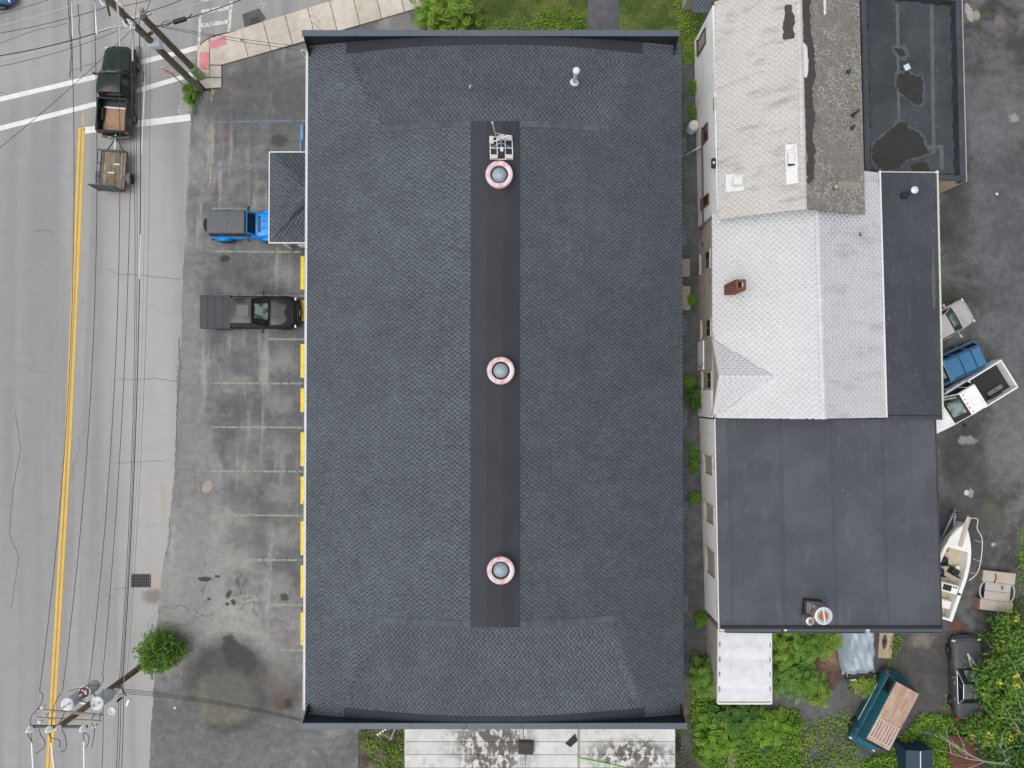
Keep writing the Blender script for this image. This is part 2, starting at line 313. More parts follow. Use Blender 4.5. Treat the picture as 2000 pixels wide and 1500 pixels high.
# markings
def paint(name, col, wear=0.5, under=None, sc=5.0):
    t = NT(name); n1 = t.noise(sc, 6, 0.75); msk = t.mr(n1, wear - .06, wear + .06); c = t.mul(col, .9, 1.1, t.noise(1.5, 4)); t.fin(c, 0.75)
    tr = t.n('ShaderNodeBsdfTransparent'); ms = t.n('ShaderNodeMixShader'); t.l(msk, ms.inputs[0]); t.l(t.b.outputs[0], ms.inputs[2]); t.l(tr.outputs[0], ms.inputs[1]); t.l(ms.outputs[0], t.out.inputs['Surface'])
paint('paint_white', px(226, 226, 222), 0.33); paint('paint_white_old', px(206, 206, 202), 0.44); paint('paint_yellow', px(222, 178, 66), 0.30)
paint('paint_green', px(146, 160, 138), 0.44, sc=6); paint('paint_blue_line', px(108, 124, 136), 0.42, sc=4); paint('paint_pink', px(214, 138, 146), 0.36, sc=4)
paint('mark_yellow', px(214, 186, 96), 0.47); paint('mark_red', px(170, 84, 88), 0.5)
simple('crack_seal', px(104, 104, 103), .9, .1)
# roofs
def shingle(name, lo, hi, tint=None, sc=0.7, streak=None, am=1.0):
    t = NT(name); v = t.attr(); c = t.mix(v, lo, hi); c = t.mul(c, 1 - .11 * am, 1 + .11 * am, t.noise(sc, 5, 0.6)); c = t.mul(c, 1 - .07 * am, 1 + .07 * am, t.noise(.16, 3, 0.5)); c = t.mul(c, 1 - .10 * am, 1 + .10 * am, t.noise(26, 3, .7))
    if streak: c = t.mix(t.mr(t.noise(1.0, 5, 0.65, t.map(t.pos, streak[0])), .5, .72, 0, streak[2]), c, streak[1])
    t.fin(c, 0.92, t.noise(70, 3), 0.4 * am, 0.006, spec=.12)
shingle('shingle_slate', px(64, 68, 73), px(104, 110, 118)); shingle('shingle_cap', px(80, 86, 91), px(93, 99, 106))
shingle('shingle_pale', px(190, 187, 182), px(210, 207, 202), streak=((.16, 1.8, 1), px(140, 136, 130), .5), am=.35); shingle('shingle_white', px(196, 198, 201), px(220, 221, 223), am=.4)
shingle('shingle_white_worn', px(206, 206, 212), px(228, 228, 233), streak=((.2, 1.2, 1), px(184, 184, 190), .8), am=.35)
t = NT('membrane_centre'); c = t.mul(px(66, 67, 72), .92, 1.08, t.noise(.5, 5)); c = t.mul(c, .85, 1.15, t.attr()); c = t.mix(t.mr(t.noise(1.0, 6, .7, t.map(t.pos, (1.5, .25, 1))), .52, .75, 0, .35), c, px(82, 83, 88)); t.fin(c, .85, spec=.12)
t = NT('flashing_dark'); c = t.mul(px(58, 61, 66), .92, 1.08, t.noise(.6, 4)); t.fin(c, .8, spec=.12)
t = NT('parapet_black'); c = t.mul((.022, .024, .028, 1), .85, 1.15, t.noise(.6, 4)); t.fin(c, .6, spec=.3)
t = NT('cap_metal'); c = t.mul(px(88, 98, 108), .93, 1.07, t.noise(.35, 4)); c = t.mix(t.mr(t.noise(1.2, 4), .6, .7, 0, .4), c, px(74, 82, 90)); t.fin(c, .5, metal=.1)
def membrane(name, a, b, chalk, camt, sc=.4):
    t = NT(name); c = t.mix(t.mr(t.noise(sc, 6, .6), .36, .64), a, b); c = t.mul(c, .95, 1.05, t.attr()); st = t.noise(1.0, 5, .7, t.map(t.pos, (2.2, .35, 1)))
    c = t.mix(t.mr(st, .55, .8, 0, camt), c, chalk); c = t.mix(t.math('MULTIPLY', t.mr(t.noise(6.5, 3, .6), .64, .68), t.mr(t.noise(.8, 3), .4, .6, .2, 1)), c, px(112, 114, 119)); c = t.mul(c, .93, 1.07, t.noise(18, 4, .7)); t.fin(c, .72, t.noise(2.5, 4), .25, .02, spec=.15)
membrane('membrane_slate', px(80, 82, 89), px(90, 92, 99), px(120, 122, 128), .4); membrane('membrane_dark', px(60, 64, 69), px(72, 76, 81), px(98, 103, 109), .5); membrane('membrane_blue', px(66, 70, 76), px(75, 79, 85), px(108, 112, 118), .45)
simple('membrane_seam', px(72, 75, 83), .7, .1); simple('seam_pale', px(86, 90, 95), .7, .15, 2)
t = NT('roof_mossy'); c = t.mix(t.mr(t.noise(9, 5, .7), .46, .58), px(112, 107, 101), px(170, 166, 160)); c = t.mix(t.mr(t.noise(.7, 5, .65), .4, .62, 0, .75), c, px(122, 117, 110)); c = t.mul(c, .85, 1.15, t.noise(2, 5, .6)); t.fin(c, .95, t.noise(12, 5), .6, .02)
simple('roof_felt', px(70, 68, 67), .95, .15, 4); simple('patch_white', px(226, 226, 226), .7, .06, 3, dirt=px(170, 170, 168), dirtamt=.6); simple('patch_beige', px(150, 142, 130), .9, .1)
t = NT('puddle'); c = t.mul((.03, .03, .027, 1), .8, 1.2, t.noise(2, 4)); t.fin(c, .25, t.noise(3, 2), .02, .01, spec=.4)
# walls
simple('wall_white', (.88, .90, .92, 1), .8, .06, 1.0, dirt=px(186, 186, 184), dirtamt=.35); simple('wall_beige', px(182, 174, 166), .85, .1, 1.2, dirt=px(132, 124, 116), dirtamt=.6)
t = NT('wall_plaster'); c = t.mix(t.mr(t.noise(.9, 6, .7, t.map(t.pos, (1, 1, .4))), .54, .7), (.9, .9, .89, 1), px(186, 180, 172)); c = t.mul(c, .92, 1.06, t.noise(6, 5)); t.fin(c, .85, t.noise(8, 4), .2, .02)
simple('wall_cream', px(196, 178, 150), .8, .08); simple('trim_white', px(222, 222, 220), .6, .05); simple('trim_green', px(196, 204, 184), .6, .08, 4, dirt=px(150, 150, 140), dirtamt=.4)
simple('frame_brown', (.10, .055, .04, 1), .7, .2); simple('frame_wood', px(182, 174, 164), .8, .15); simple('pane_dull', px(176, 170, 164), .5, .1, 2); simple('board_grey', px(158, 152, 146), .85, .12, 3)
t = NT('glass_dark'); t.fin((.015, .018, .02, 1), .08, spec=.5); t = NT('glass_green'); c = t.mix(t.mr(t.noise(1.6, 3, .5, t.oc()), .42, .6), (.05, .07, .07, 1), (.22, .29, .28, 1)); t.fin(c, .08, spec=.5)
simple('brick_red', (.20, .075, .05, 1), .9, .2, 6, useattr=.45); simple('mortar', (.22, .19, .16, 1), .95, .1); simple('black_hole', (.006, .006, .006, 1), .9, 0)
# metals, plastics
simple('galv', (.46, .49, .51, 1), .42, .1, 3, metal=.6); simple('galv_pale', (.62, .66, .69, 1), .4, .06, 3, metal=.2); simple('steel_dark', (.06, .065, .07, 1), .5, .15, 4, metal=.4); simple('chrome', (.75, .76, .77, 1), .15, .03, metal=1.0)
simple('iron', (.09, .085, .08, 1), .7, .2, 5, metal=.3); simple('rust', (.30, .12, .05, 1), .9, .35, 5); simple('black_rubber', (.018, .018, .019, 1), .8, .2); simple('black_plastic', (.016, .017, .018, 1), .45, .1); simple('grey_plastic', (.14, .145, .15, 1), .6, .1)
simple('wire_black', (.022, .022, .024, 1), .6, .1); simple('wire_grey', (.42, .42, .42, 1), .5, .1); simple('wire_white', (.80, .80, .80, 1), .45, .05); simple('porcelain', (.76, .78, .80, 1), .25, .08); simple('transformer_paint', (.50, .54, .56, 1), .4, .08)
simple('red_paint', (.55, .03, .03, 1), .4, .1); simple('red_oxide', (.13, .035, .03, 1), .7, .2); simple('green_sleeve', px(146, 178, 118), .7, .15, 4); simple('amber', (.75, .25, .02, 1), .3, .05)
t = NT('pole_wood'); c = t.mix(t.mr(t.noise(1.0, 5, .7, t.map(t.oc(), (9, 9, .6))), .4, .62), (.11, .095, .07, 1), (.21, .18, .14, 1)); c = t.mix(t.mr(t.noise(1.1, 3), .5, .7, 0, .5), c, (.11, .115, .065, 1)); t.fin(c, .95, t.noise(8, 4, vec=t.map(t.oc(), (4, 4, .4))), .5, .02)
t = NT('pole_wood_brown'); c = t.mix(t.mr(t.noise(1.0, 5, .7, t.map(t.oc(), (9, 9, .6))), .4, .62), (.12, .08, .055, 1), (.27, .19, .135, 1)); t.fin(c, .95, t.noise(8, 4, vec=t.map(t.oc(), (4, 4, .4))), .5, .02)
simple('arm_wood', px(176, 166, 156), .9, .15, 5); simple('deck_wood', px(138, 126, 108), .95, .3, 3, useattr=.35, dirt=px(70, 64, 56), dirtamt=.7); simple('dirt_load', px(164, 132, 108), .95, .2, 3, dirt=px(120, 92, 74), dirtamt=.6)
simple('stop_yellow', px(240, 214, 72), .7, .08, 2, dirt=px(196, 170, 60), dirtamt=.5); simple('stop_blue', px(104, 158, 202), .7, .1, 2, dirt=px(120, 130, 140), dirtamt=.4); simple('conc_dark', px(92, 94, 96), .9, .15)
simple('conc_block', px(206, 202, 186), .9, .06, 4); t = NT('vent_pink'); c = t.mix(t.mr(t.noise(2.5, 5, .7, t.oc()), .42, .66), px(226, 214, 216), px(222, 158, 164)); c = t.mix(t.mr(t.noise(4.5, 5, .7, t.oc()), .58, .7, 0, .8), c, px(214, 120, 128)); t.fin(c, .6)
t = NT('vent_dome'); c = t.mul(px(140, 158, 166), .85, 1.15, t.noise(3, 4, vec=t.oc())); t.fin(c, .35, spec=.4)
# vehicle paints
for nm, cl, ro, dr in (('car_black_green', (.014, .024, .022, 1), .22, None), ('car_charcoal', (.013, .014, .017, 1), .16, None), ('car_blue', (.008, .30, .85, 1), .28, None), ('car_silver', (.42, .40, .39, 1), .3, (.3, .27, .25, 1)), ('car_navy', (.05, .16, .30, 1), .2, None), ('car_white', (.78, .79, .80, 1), .25, (.6, .6, .58, 1)),
                       ('car_teal', (.018, .105, .14, 1), .4, (.035, .09, .105, 1)), ('car_dusty', (.075, .078, .088, 1), .5, (.16, .15, .145, 1)), ('car_darkgreen', (.012, .035, .035, 1), .35, None)):
    simple(nm, cl, ro, .08, 1.5, spec=.28, coat=.12 if ro < .35 else 0.0, dirt=dr, dirtamt=.6)
t = NT('hardtop_grey'); c = t.mul((.11, .115, .125, 1), .92, 1.08, t.noise(1.5, 4)); t.fin(c, .6); t = NT('vinyl_grey'); c = t.mul((.044, .048, .056, 1), .94, 1.06, t.noise(1.2, 4)); t.fin(c, .65, t.noise(60, 2), .1, .003)
t = NT('roof_rusty'); c = t.mix(t.mr(t.noise(1.6, 6, .7, t.map(t.oc(), (.5, 1.6, 1))), .42, .62), px(184, 160, 144), px(170, 134, 114)); c = t.mix(t.mr(t.noise(2.4, 6, .7, t.map(t.oc(), (.3, 2.6, 1))), .57, .66, 0, .8), c, px(126, 98, 84)); c = t.mix(t.mr(t.noise(.9, 5), .55, .7, 0, .6), c, px(190, 178, 168)); t.fin(c, .9)
simple('boat_white', px(238, 237, 233), .4, .05, 2, dirt=px(196, 190, 178), dirtamt=.5); simple('boat_floor', px(190, 182, 156), .8, .1, 3, dirt=px(140, 128, 104), dirtamt=.7); simple('boat_side', px(228, 225, 218), .5, .1, 2)
t = NT('tarp'); c = t.mul(px(160, 172, 182), .85, 1.12, t.noise(1.5, 4)); t.fin(c, .5, metal=.15)
t = NT('bed_beige'); c = t.mix(t.mr(t.noise(1.2, 5, .65, t.oc()), .42, .6), px(184, 182, 178), px(190, 172, 152)); c = t.mix(t.mr(t.noise(2.6, 6, .7, t.oc()), .56, .7, 0, .6), c, px(140, 124, 110)); t.fin(c, .7)
simple('bed_brown', px(142, 118, 102), .6, .15); simple('blue_roof', px(34, 58, 78), .6, .1); simple('rust_sheet', px(98, 62, 50), .95, .3, 3); simple('hose_green', (.35, .62, .22, 1), .5, .1); simple('cardboard', px(176, 160, 132), .95, .1, 3)
t = NT('peeling_white'); c = t.mul(px(214, 214, 212), .9, 1.07, t.noise(1.2, 5)); mk = t.mr(t.noise(2.2, 8, .74, t.map(t.pos, (1.25, .8, 1))), .455, .50)
zone = t.math('MAXIMUM', t.math('MAXIMUM', t.blob(P(960, 1455, 3).x, P(960, 1455, 3).y, 2.2, 1.9, 0, .5, .3), t.blob(P(1230, 1475, 3).x, P(1230, 1475, 3).y, 2.4, .9, 0, .5, .3)), t.mr(t.noise(.8, 3), .62, .72, 0, .5))
c = t.mix(t.math('MULTIPLY', mk, zone), c, px(104, 98, 92)); c = t.mix(t.mr(t.noise(1.1, 6, .75), .5, .66, 0, .55), c, px(176, 174, 170)); c = t.mul(c, .92, 1.04, t.attr()); t.fin(c, .8, t.noise(5, 5), .3, .01)
simple('metal_white', px(218, 220, 224), .5, .05, 1.5, dirt=px(176, 176, 176), dirtamt=.5, useattr=.06)
simple('membrane_halo', px(78, 82, 87), .8, .12, 2)
simple('mud_thin', px(96, 92, 86), .9, .1)
# ================================================================== setting
def struct(name, mb, m, parent=None, **k):
    o = mb.build(name, m, parent, **k)
    if parent is None: o['kind'] = 'structure'
    return o
def jag(pts, step=12, amp=2.0, seed=1):
    """roughen an outline given in photo pixels"""
    r = random.Random(seed); out = []
    for i in range(len(pts)):
        a = pts[i]; b = pts[(i + 1) % len(pts)]; d = math.hypot(b[0] - a[0], b[1] - a[1]); n = max(1, int(d / step))
        for k in range(n):
            t = k / n; j = amp if k else amp * .5
            out.append((a[0] + (b[0] - a[0]) * t + r.uniform(-j, j), a[1] + (b[1] - a[1]) * t + r.uniform(-j, j)))
    return out
mb = MB(); mb.sheet([(-400, -400, -.03), (400, -400, -.03), (400, 400, -.03), (-400, 400, -.03)]); struct('ground', mb, 'soil')
EDGE = [(376, 175), (374, 235), (366, 330), (360, 450), (354, 640), (348, 760), (344, 860), (336, 980), (326, 1060), (314, 1130), (306, 1230), (301, 1330), (295, 1420), (292, 1500), (280, 1800), (240, 3000)]
rr = random.Random(3); E2 = []
for i in range(len(EDGE) - 1):
    a, b = EDGE[i], EDGE[i + 1]; n = max(1, int((b[1] - a[1]) / 9)) if b[1] < 1600 else 2
    for k in range(n): E2.append((a[0] + (b[0] - a[0]) * k / n + rr.uniform(-1.6, 1.6), a[1] + (b[1] - a[1]) * k / n))
E2.append(EDGE[-1])
KERB = [(385, 152), (384, 120), (385, 96), (392, 85), (402, 77), (416, 69), (453, 61), (500, 49), (650, 0), (1250, -196), (3000, -768)]
mb = MB(); mb.sheet(L([(-3000, -3000), (3000, -3000)] + KERB[::-1] + E2 + [(-3000, 3000)], 0)); street = struct('street', mb, 'street_asphalt')
mb = MB(); mb.sheet(L(E2 + [(700, 3000), (700, 700), (832, 300), (832, 8), (700, 50), (600, 83), (432, 126), (432, 172), (395, 180)], .004)); lot = struct('parking_lot', mb, 'lot_asphalt')
mb = MB(); mb.sheet(L([(1200, 80), (1365, 80), (1372, 300), (1420, 1240), (1420, 1330), (1200, 1420)], .004)); struct('alley', mb, 'alley_asphalt')
mb = MB(); mb.sheet(L([(1420, -400), (3000, -400), (3000, 3000), (1300, 3000), (1330, 1420), (1420, 1330)], 0)); struct('rear_yard', mb, 'yard_asphalt')
mb = MB(); mb.sheet(L([(832, 300), (832, 8), (1250, -120), (1430, -120), (1420, 20), (1368, 60), (1362, 120), (1330, 128), (1330, 300)], .012)); struct('lawn', mb, 'grass_soil')
mb = MB(); mb.slab(L([(1150, -200), (1204, -200), (1210, 60), (1214, 150), (1145, 150), (1148, 60)], .045), .06); struct('garden_path', mb, 'drive_asphalt')
# sidewalk : poured slabs with open joints, raised above the street
sw = MB(); sw.slab(L([(386, 150), (386, 96), (393, 86), (403, 79), (417, 71), (453, 63), (500, 51), (650, 2), (1250, -194), (1262, -150), (820, 12), (600, 81), (432, 124), (432, 168), (400, 170)], .09), .12); walk = struct('sidewalk', sw, 'conc_dark')
def nl(x): return (x, 61 - (x - 453) * 61 / 197)
def sl_(x): return (x, 118 - (x - 462) * 104 / 358)
k = 0; x = 470.0
while x < 1010:
    g = .9 if k % 2 else .3; k += 1; w2 = 43.5; q = [nl(x + g), nl(x + w2 - g), sl_(x + w2 + 15 - g), sl_(x + 15 + g)]
    mb = MB(); mb.slab(L(q, .13 + random.uniform(-.006, .006)), .08, random.uniform(.3, .7)); mb.build('slab', 'concrete_walk', walk, bevel=.012); x += w2
for q in ([(385, 150), (385, 97), (394, 85), (408, 75), (409, 138), (409, 150)], [(410, 74), (453, 62), (470, 56), (484, 111), (432, 126), (410, 126)], [(385, 152), (432, 152), (432, 170), (400, 172)], [(410, 128), (432, 128), (432, 150), (410, 150)]):
    mb = MB(); mb.slab(L(q, .13), .08, random.uniform(.4, .6)); mb.build('slab', 'concrete_walk', walk, bevel=.012)
for q in ([(407, 82), (440, 70), (442, 87), (409, 96)], [(390, 102), (408, 102), (408, 136), (389, 136)]):
    mb = MB(); mb.slab(L(q, .142), .006); p = mb.build('tactile_pad', 'paint_pink', walk); p['label'] = 'faded pink tactile paving pad at the corner'
# painted markings on the street (thin sheets)
def stripe(name, parent, pts, wpx, m, z=.008):
    mb = MB(); W = [P(x, y, z) for x, y in pts]; a = []; b = []
    for i, p in enumerate(W):
        d = (W[min(i + 1, len(W) - 1)] - W[max(i - 1, 0)]); d.z = 0; d.normalize(); s = Vector((-d.y, d.x, 0)) * wpx / 31.4 / 2; a.append(p + s); b.append(p - s)
    for i in range(len(W) - 1): mb.add([a[i], b[i], b[i + 1], a[i + 1]], [(0, 1, 2, 3)])
    return mb.build(name, m, parent)
yl = [(159, 250), (155, 350), (149, 500), (142, 650), (134, 830), (125, 1000), (113, 1200), (102, 1390), (95, 1510), (60, 2000)]
stripe('centre_line', street, [(x - 3.6, y) for x, y in yl], 5.0, 'paint_yellow'); stripe('centre_line', street, [(x + 4.0, y) for x, y in yl], 5.0, 'paint_yellow')
stripe('stop_bar', street, [(164, 255), (372, 229)], 13, 'paint_white'); 
stripe('crosswalk_line', street, [(-60, 208), (187, 150), (270, 123), (386, 93)], 9.5, 'paint_white'); stripe('crosswalk_line', street, [(-60, 266), (187, 203), (262, 179), (376, 145)], 9.5, 'paint_white')
for q, wd in (([(388, 93), (391, 30)], 5), ([(447, 62), (452, 2)], 6), ([(393, 24), (449, 14)], 9), ([(393, 50), (447, 42)], 8), ([(392, 0), (452, -14)], 8)): stripe('crosswalk_bar', street, q, wd, 'paint_white_old')
stripe('turn_mark', street, [(162, 248), (163, 222)], 3, 'mark_yellow')
def curvepts(c, r, a0, a1, n=10): return [(c[0] + r * math.cos(R(a0 + (a1 - a0) * i / n)), c[1] + r * math.sin(R(a0 + (a1 - a0) * i / n))) for i in range(n + 1)]
stripe('survey_six', street, [(355, 206), (350, 209), (348, 214), (348, 219)] + curvepts((351.5, 218), 3.4, 180, -180, 12), 1.4, 'paint_white_old')
stripe('survey_seven', street, [(509, 9), (519, 5), (514, 16)], 1.6, 'paint_white_old')
for q in ([(350, 118), (388, 111)], [(352, 121), (352, 114), (362, 112)]): stripe('survey_mark', street, q, 2.0, 'mark_yellow')
# cracks that were sealed or opened on the street
def crack(parent, pts, wpx, seed, z=.007, m='crack_seal'):
    r = random.Random(seed); out = []
    for i in range(len(pts) - 1):
        a, b = pts[i], pts[i + 1]; n = max(2, int(math.hypot(b[0] - a[0], b[1] - a[1]) / 7))
        for k in range(n): out.append((a[0] + (b[0] - a[0]) * k / n + r.uniform(-1.2, 1.2), a[1] + (b[1] - a[1]) * k / n + r.uniform(-1.2, 1.2)))
    out.append(pts[-1]); return stripe('crack', parent, out, wpx, m, z)
for i, (q, wd) in enumerate((([(233, 537), (255, 536), (300, 540), (355, 545)], .9), ([(230, 740), (262, 742), (300, 739), (345, 745)], .9), ([(222, 906), (260, 902), (320, 900)], .8), ([(134, 0), (136, 60), (139, 100), (137, 152)], 3.0), ([(153, 10), (156, 80), (158, 140)], 2.6), ([(0, 84), (60, 62), (130, 45)], 1.2),
                             ([(30, 800), (40, 880), (26, 950), (18, 1040), (36, 1090), (22, 1190)], 1.0), ([(207, 525), (232, 537)], .7), ([(163, 128), (190, 124)], 1.2), ([(222, 1150), (255, 1148)], .8), ([(139, 138), (158, 134)], 1.0), ([(66, 452), (85, 449), (106, 454)], 1.0), ([(0, 180), (30, 190)], .8), ([(205, 1158), (222, 1170)], .7))): crack(street, q, wd, i)
for i, (q, wd) in enumerate((([(388, 725), (388, 800)], .8), ([(376, 905), (380, 925), (378, 975)], .8), ([(344, 918), (370, 918), (415, 930)], .9), ([(360, 750), (387, 754)], .8), ([(330, 1010), (334, 1040), (325, 1090)], 1.2), ([(407, 165), (410, 280), (407, 360)], .8), ([(349, 660), (352, 720), (346, 800), (344, 870)], 2.2), ([(410, 322), (440, 335), (455, 332)], 1.0), ([(400, 1245), (440, 1235), (480, 1240)], .7))): crack(lot, q, wd, 40 + i, .0085)
# parking stall lines and utility marks on the lot
for y, x0, x1 in ((407, 415, 527), (491, 412, 590), (577, 420, 596), (662, 525, 598), (748, 412, 591), (834, 412, 591), (920, 410, 591), (1006, 408, 590), (1093, 425, 590), (1181, 530, 590), (1269, 548, 592)): stripe('stall_line', lot, [(x0, y), (x1, y + 1)], 3.6, 'paint_green', .012)
for y, x0, x1 in ((236, 412, 596), (325, 415, 528)): stripe('stall_line', lot, [(x0, y + 2), (x1, y)], 4, 'paint_blue_line', .012)
for q in ([(415, 170), (413, 198)], [(411, 245), (410, 285)], [(410, 333), (410, 360)], [(418, 176), (416, 186)]): stripe('survey_mark', lot, q, 1.6, 'mark_yellow', .012)
for q in ([(440, 130), (444, 175), (444, 205)], [(443, 240), (443, 268)]): stripe('survey_mark', lot, q, 1.8, 'mark_red', .012)
# street ironwork
def grate(label, cx, cy, wx, wy, rz, nb, frame='iron', pc=False):
    g = thing('storm_drain', label, 'drain', P(cx, cy, .0), rz); W_, D_ = wx / 31.4, wy / 31.4
    mb = MB(); mb.box((0, 0, .005), (W_ * .96, D_ * .96, .006)); mb.build('pit', 'black_hole', g)
    mb = MB()
    for s in (-1, 1): mb.box((0, s * D_ / 2, .02), (W_ + .06, .06, .03)); mb.box((s * W_ / 2, 0, .021), (.06, D_ - .06, .03))
    mb.build('frame', frame, g)
    for i in range(nb):
        mb = MB(); mb.box((-W_ / 2 + W_ * (i + .5) / nb, 0, .018), (W_ / nb * .42, D_ - .05, .022)); mb.build('bar', 'iron', g)
    for i in range(3):
        mb = MB(); mb.box((0, -D_ / 2 + D_ * (i + 1) / 4, .0165), (W_ - .05, .04, .016)); mb.build('cross_bar', 'iron', g)
    return g
grate('rectangular iron drain grate set in the pale street shoulder by the power pole', 275, 1134, 37, 24, 0, 11)
g = grate('small kerb inlet drain with a dark patched surround beside the sidewalk', 498, 41, 18, 13, R(14), 6)
mb = MB(); mb.sheet(L([(473, 28), (506, 16), (520, 36), (500, 50), (478, 55)], .004)); mb.build('asphalt_patch', 'drive_asphalt', street)
mh = thing('manhole_cover', 'round iron manhole cover with diamond lattice beside the black pickup', 'manhole', P(272, 97, 0))
mb = MB(); mb.lathe((0, 0, 0), [(.27, .004), (.27, .012), (.0, .012)], 28); mb.build('lid', 'galv', mh)
for i in range(-3, 4):
    for s in (45, -45):
        hl = math.sqrt(max(.01, .25 ** 2 - (i * .075) ** 2)); c = Vector((math.cos(R(s + 90)), math.sin(R(s + 90)), 0)) * i * .075; d = Vector((math.cos(R(s)), math.sin(R(s)), 0)) * hl
        mb = MB(); mb.bar(c - d + Vector((0, 0, .016)), c + d + Vector((0, 0, .016)), .03, .01 + (.002 if s > 0 else 0)); mb.build('rib', 'iron', mh)
# wheel stops
ws = [(501, 566, 'y'), (587, 627, 'y'), (672, 738, 'y'), (758, 805, 'y'), (844, 910, 'y'), (930, 984, 'y'), (1017, 1083, 'y'), (1103, 1166, 'y'), (1195, 1258, 'y')]
nm = ['yellow wheel stop just below the white-trimmed porch roof', 'short yellow wheel stop in front of the charcoal pickup', 'yellow wheel stop in the stall just below the charcoal pickup', 'short yellow wheel stop, fourth from the porch', 'yellow wheel stop, fifth from the porch', 'yellow wheel stop, fourth from the bottom end of the row', 'yellow wheel stop, third from the bottom end of the row', 'yellow wheel stop, second from the bottom end of the row', 'yellow wheel stop at the bottom end of the row']
def wheel_stop(y0, y1, xc, m, label, wd=.30, h=.15):
    a = P(xc, y0); b = P(xc, y1); Ln = (a - b).length; t_ = thing('wheel_stop', label, 'wheel stop', (a + b) / 2 + Vector((0, 0, .004)), 0, 'wheel stops along the building')
    mb = MB(); n = wd / 2; prof = [(-n, 0), (-n, h * .6), (-n * .6, h), (n * .6, h), (n, h * .6), (n, 0)]
    mb.loft([[(x, y, z) for x, z in prof] for y in (-Ln / 2, Ln / 2)][::-1]); mb.build('block', m, t_, bevel=.012)
    for s in (-1, 1):
        mb = MB(); mb.lathe((0, s * Ln * .36, h), [(.022, .0), (.02, .008), (0, .01)], 10); mb.build('anchor_pin', 'iron', t_)
for (y0, y1, c), lb in zip(ws, nm): wheel_stop(y0, y1, 592.5, 'stop_yellow', lb)
wheel_stop(245, 275, 591, 'stop_blue', 'thick faded blue wheel stop at the top of the lot', .22); wheel_stop(276, 299, 588.5, 'stop_blue', 'thin blue wheel stop end running under the porch roof', .12, .1)
# ================================================================== main building
ZE = 4.5; RISE = 2.7
a = P(599, 700, ZE).x; b = P(1333, 700, ZE).x; XW, XE = a, b; XC = (XW + XE) / 2; HW = (XE - XW) / 2
YN = P(1000, 93, ZE).y; YS = P(1000, 1391, ZE).y; RN = P(1000, 241, ZE + RISE).y; RS = P(1000, 1219, ZE + RISE).y
SX0, SX1 = P(920, 700, ZE + RISE).x, P(1014.5, 700, ZE + RISE).x
def ub(d): return .785 + (.575 - .785) * np.clip(d, 0, 1)
def roofz(x, y):
    x = np.asarray(x, float); y = np.asarray(y, float); u = np.abs(x - XC) / HW; u = np.clip(u, 0, 1.02)
    V = RISE * (1 - u ** 2); Af = 1.12 * (1 - u ** 2)
    d = np.where(y > RN, (YN - y) / (YN - RN), np.where(y < RS, (y - YS) / (RS - YS), 1.0)); d = np.clip(d, 0, 1)
    sd = np.clip(d * 2.6, 0, 1); V = np.where(d < 1, Af + (V - Af) * (sd * sd * (3 - 2 * sd)), V); V0 = RISE * (1 - u ** 2)
    zn = Af + (V0 - Af) * (1 - (1 - d) ** 1.25); w_ = np.clip((ub(d) + .025 - u) / .05, 0, 1); w_ = w_ * w_ * (3 - 2 * w_)
    return ZE + V * (1 - w_) + zn * w_
main = thing('garage_building', 'long low building with an arched slate shingle roof between black parapets', 'building', (XC, (YN + YS) / 2, 0), world=True)
# walls
for nm_, c, d in (('wall', (XW + .35, (YN + YS) / 2, 2.2), (.3, YN - YS - .1, 4.4)), ('wall', (XE - .35, (YN + YS) / 2, 2.2), (.3, YN - YS - .1, 4.4)), ('wall', (XC, YN + .1, 2.2), (2 * HW - .9, .3, 4.4)), ('wall', (XC, YS - .1, 2.2), (2 * HW - .9, .3, 4.4))):
    mb = MB(); mb.box(c, d); mb.build(nm_, 'wall_beige', main)
# roof deck : grid over the arched surface
nx, ny = 90, 150; xs = np.linspace(XW, XE, nx); ys = np.linspace(YS - .25, YN + .25, ny); GX, GY = np.meshgrid(xs, ys); GZ = roofz(GX, np.clip(GY, YS, YN)) - .012
V = np.stack([GX.ravel(), GY.ravel(), GZ.ravel()], 1); i = np.arange(ny - 1)[:, None] * nx + np.arange(nx - 1)[None]; Fq = np.stack([i, i + 1, i + nx + 1, i + nx], -1).reshape(-1, 4)
deck = fastmesh('roof', V, Fq, np.full(len(Fq), .6), 'shingle_slate', main)
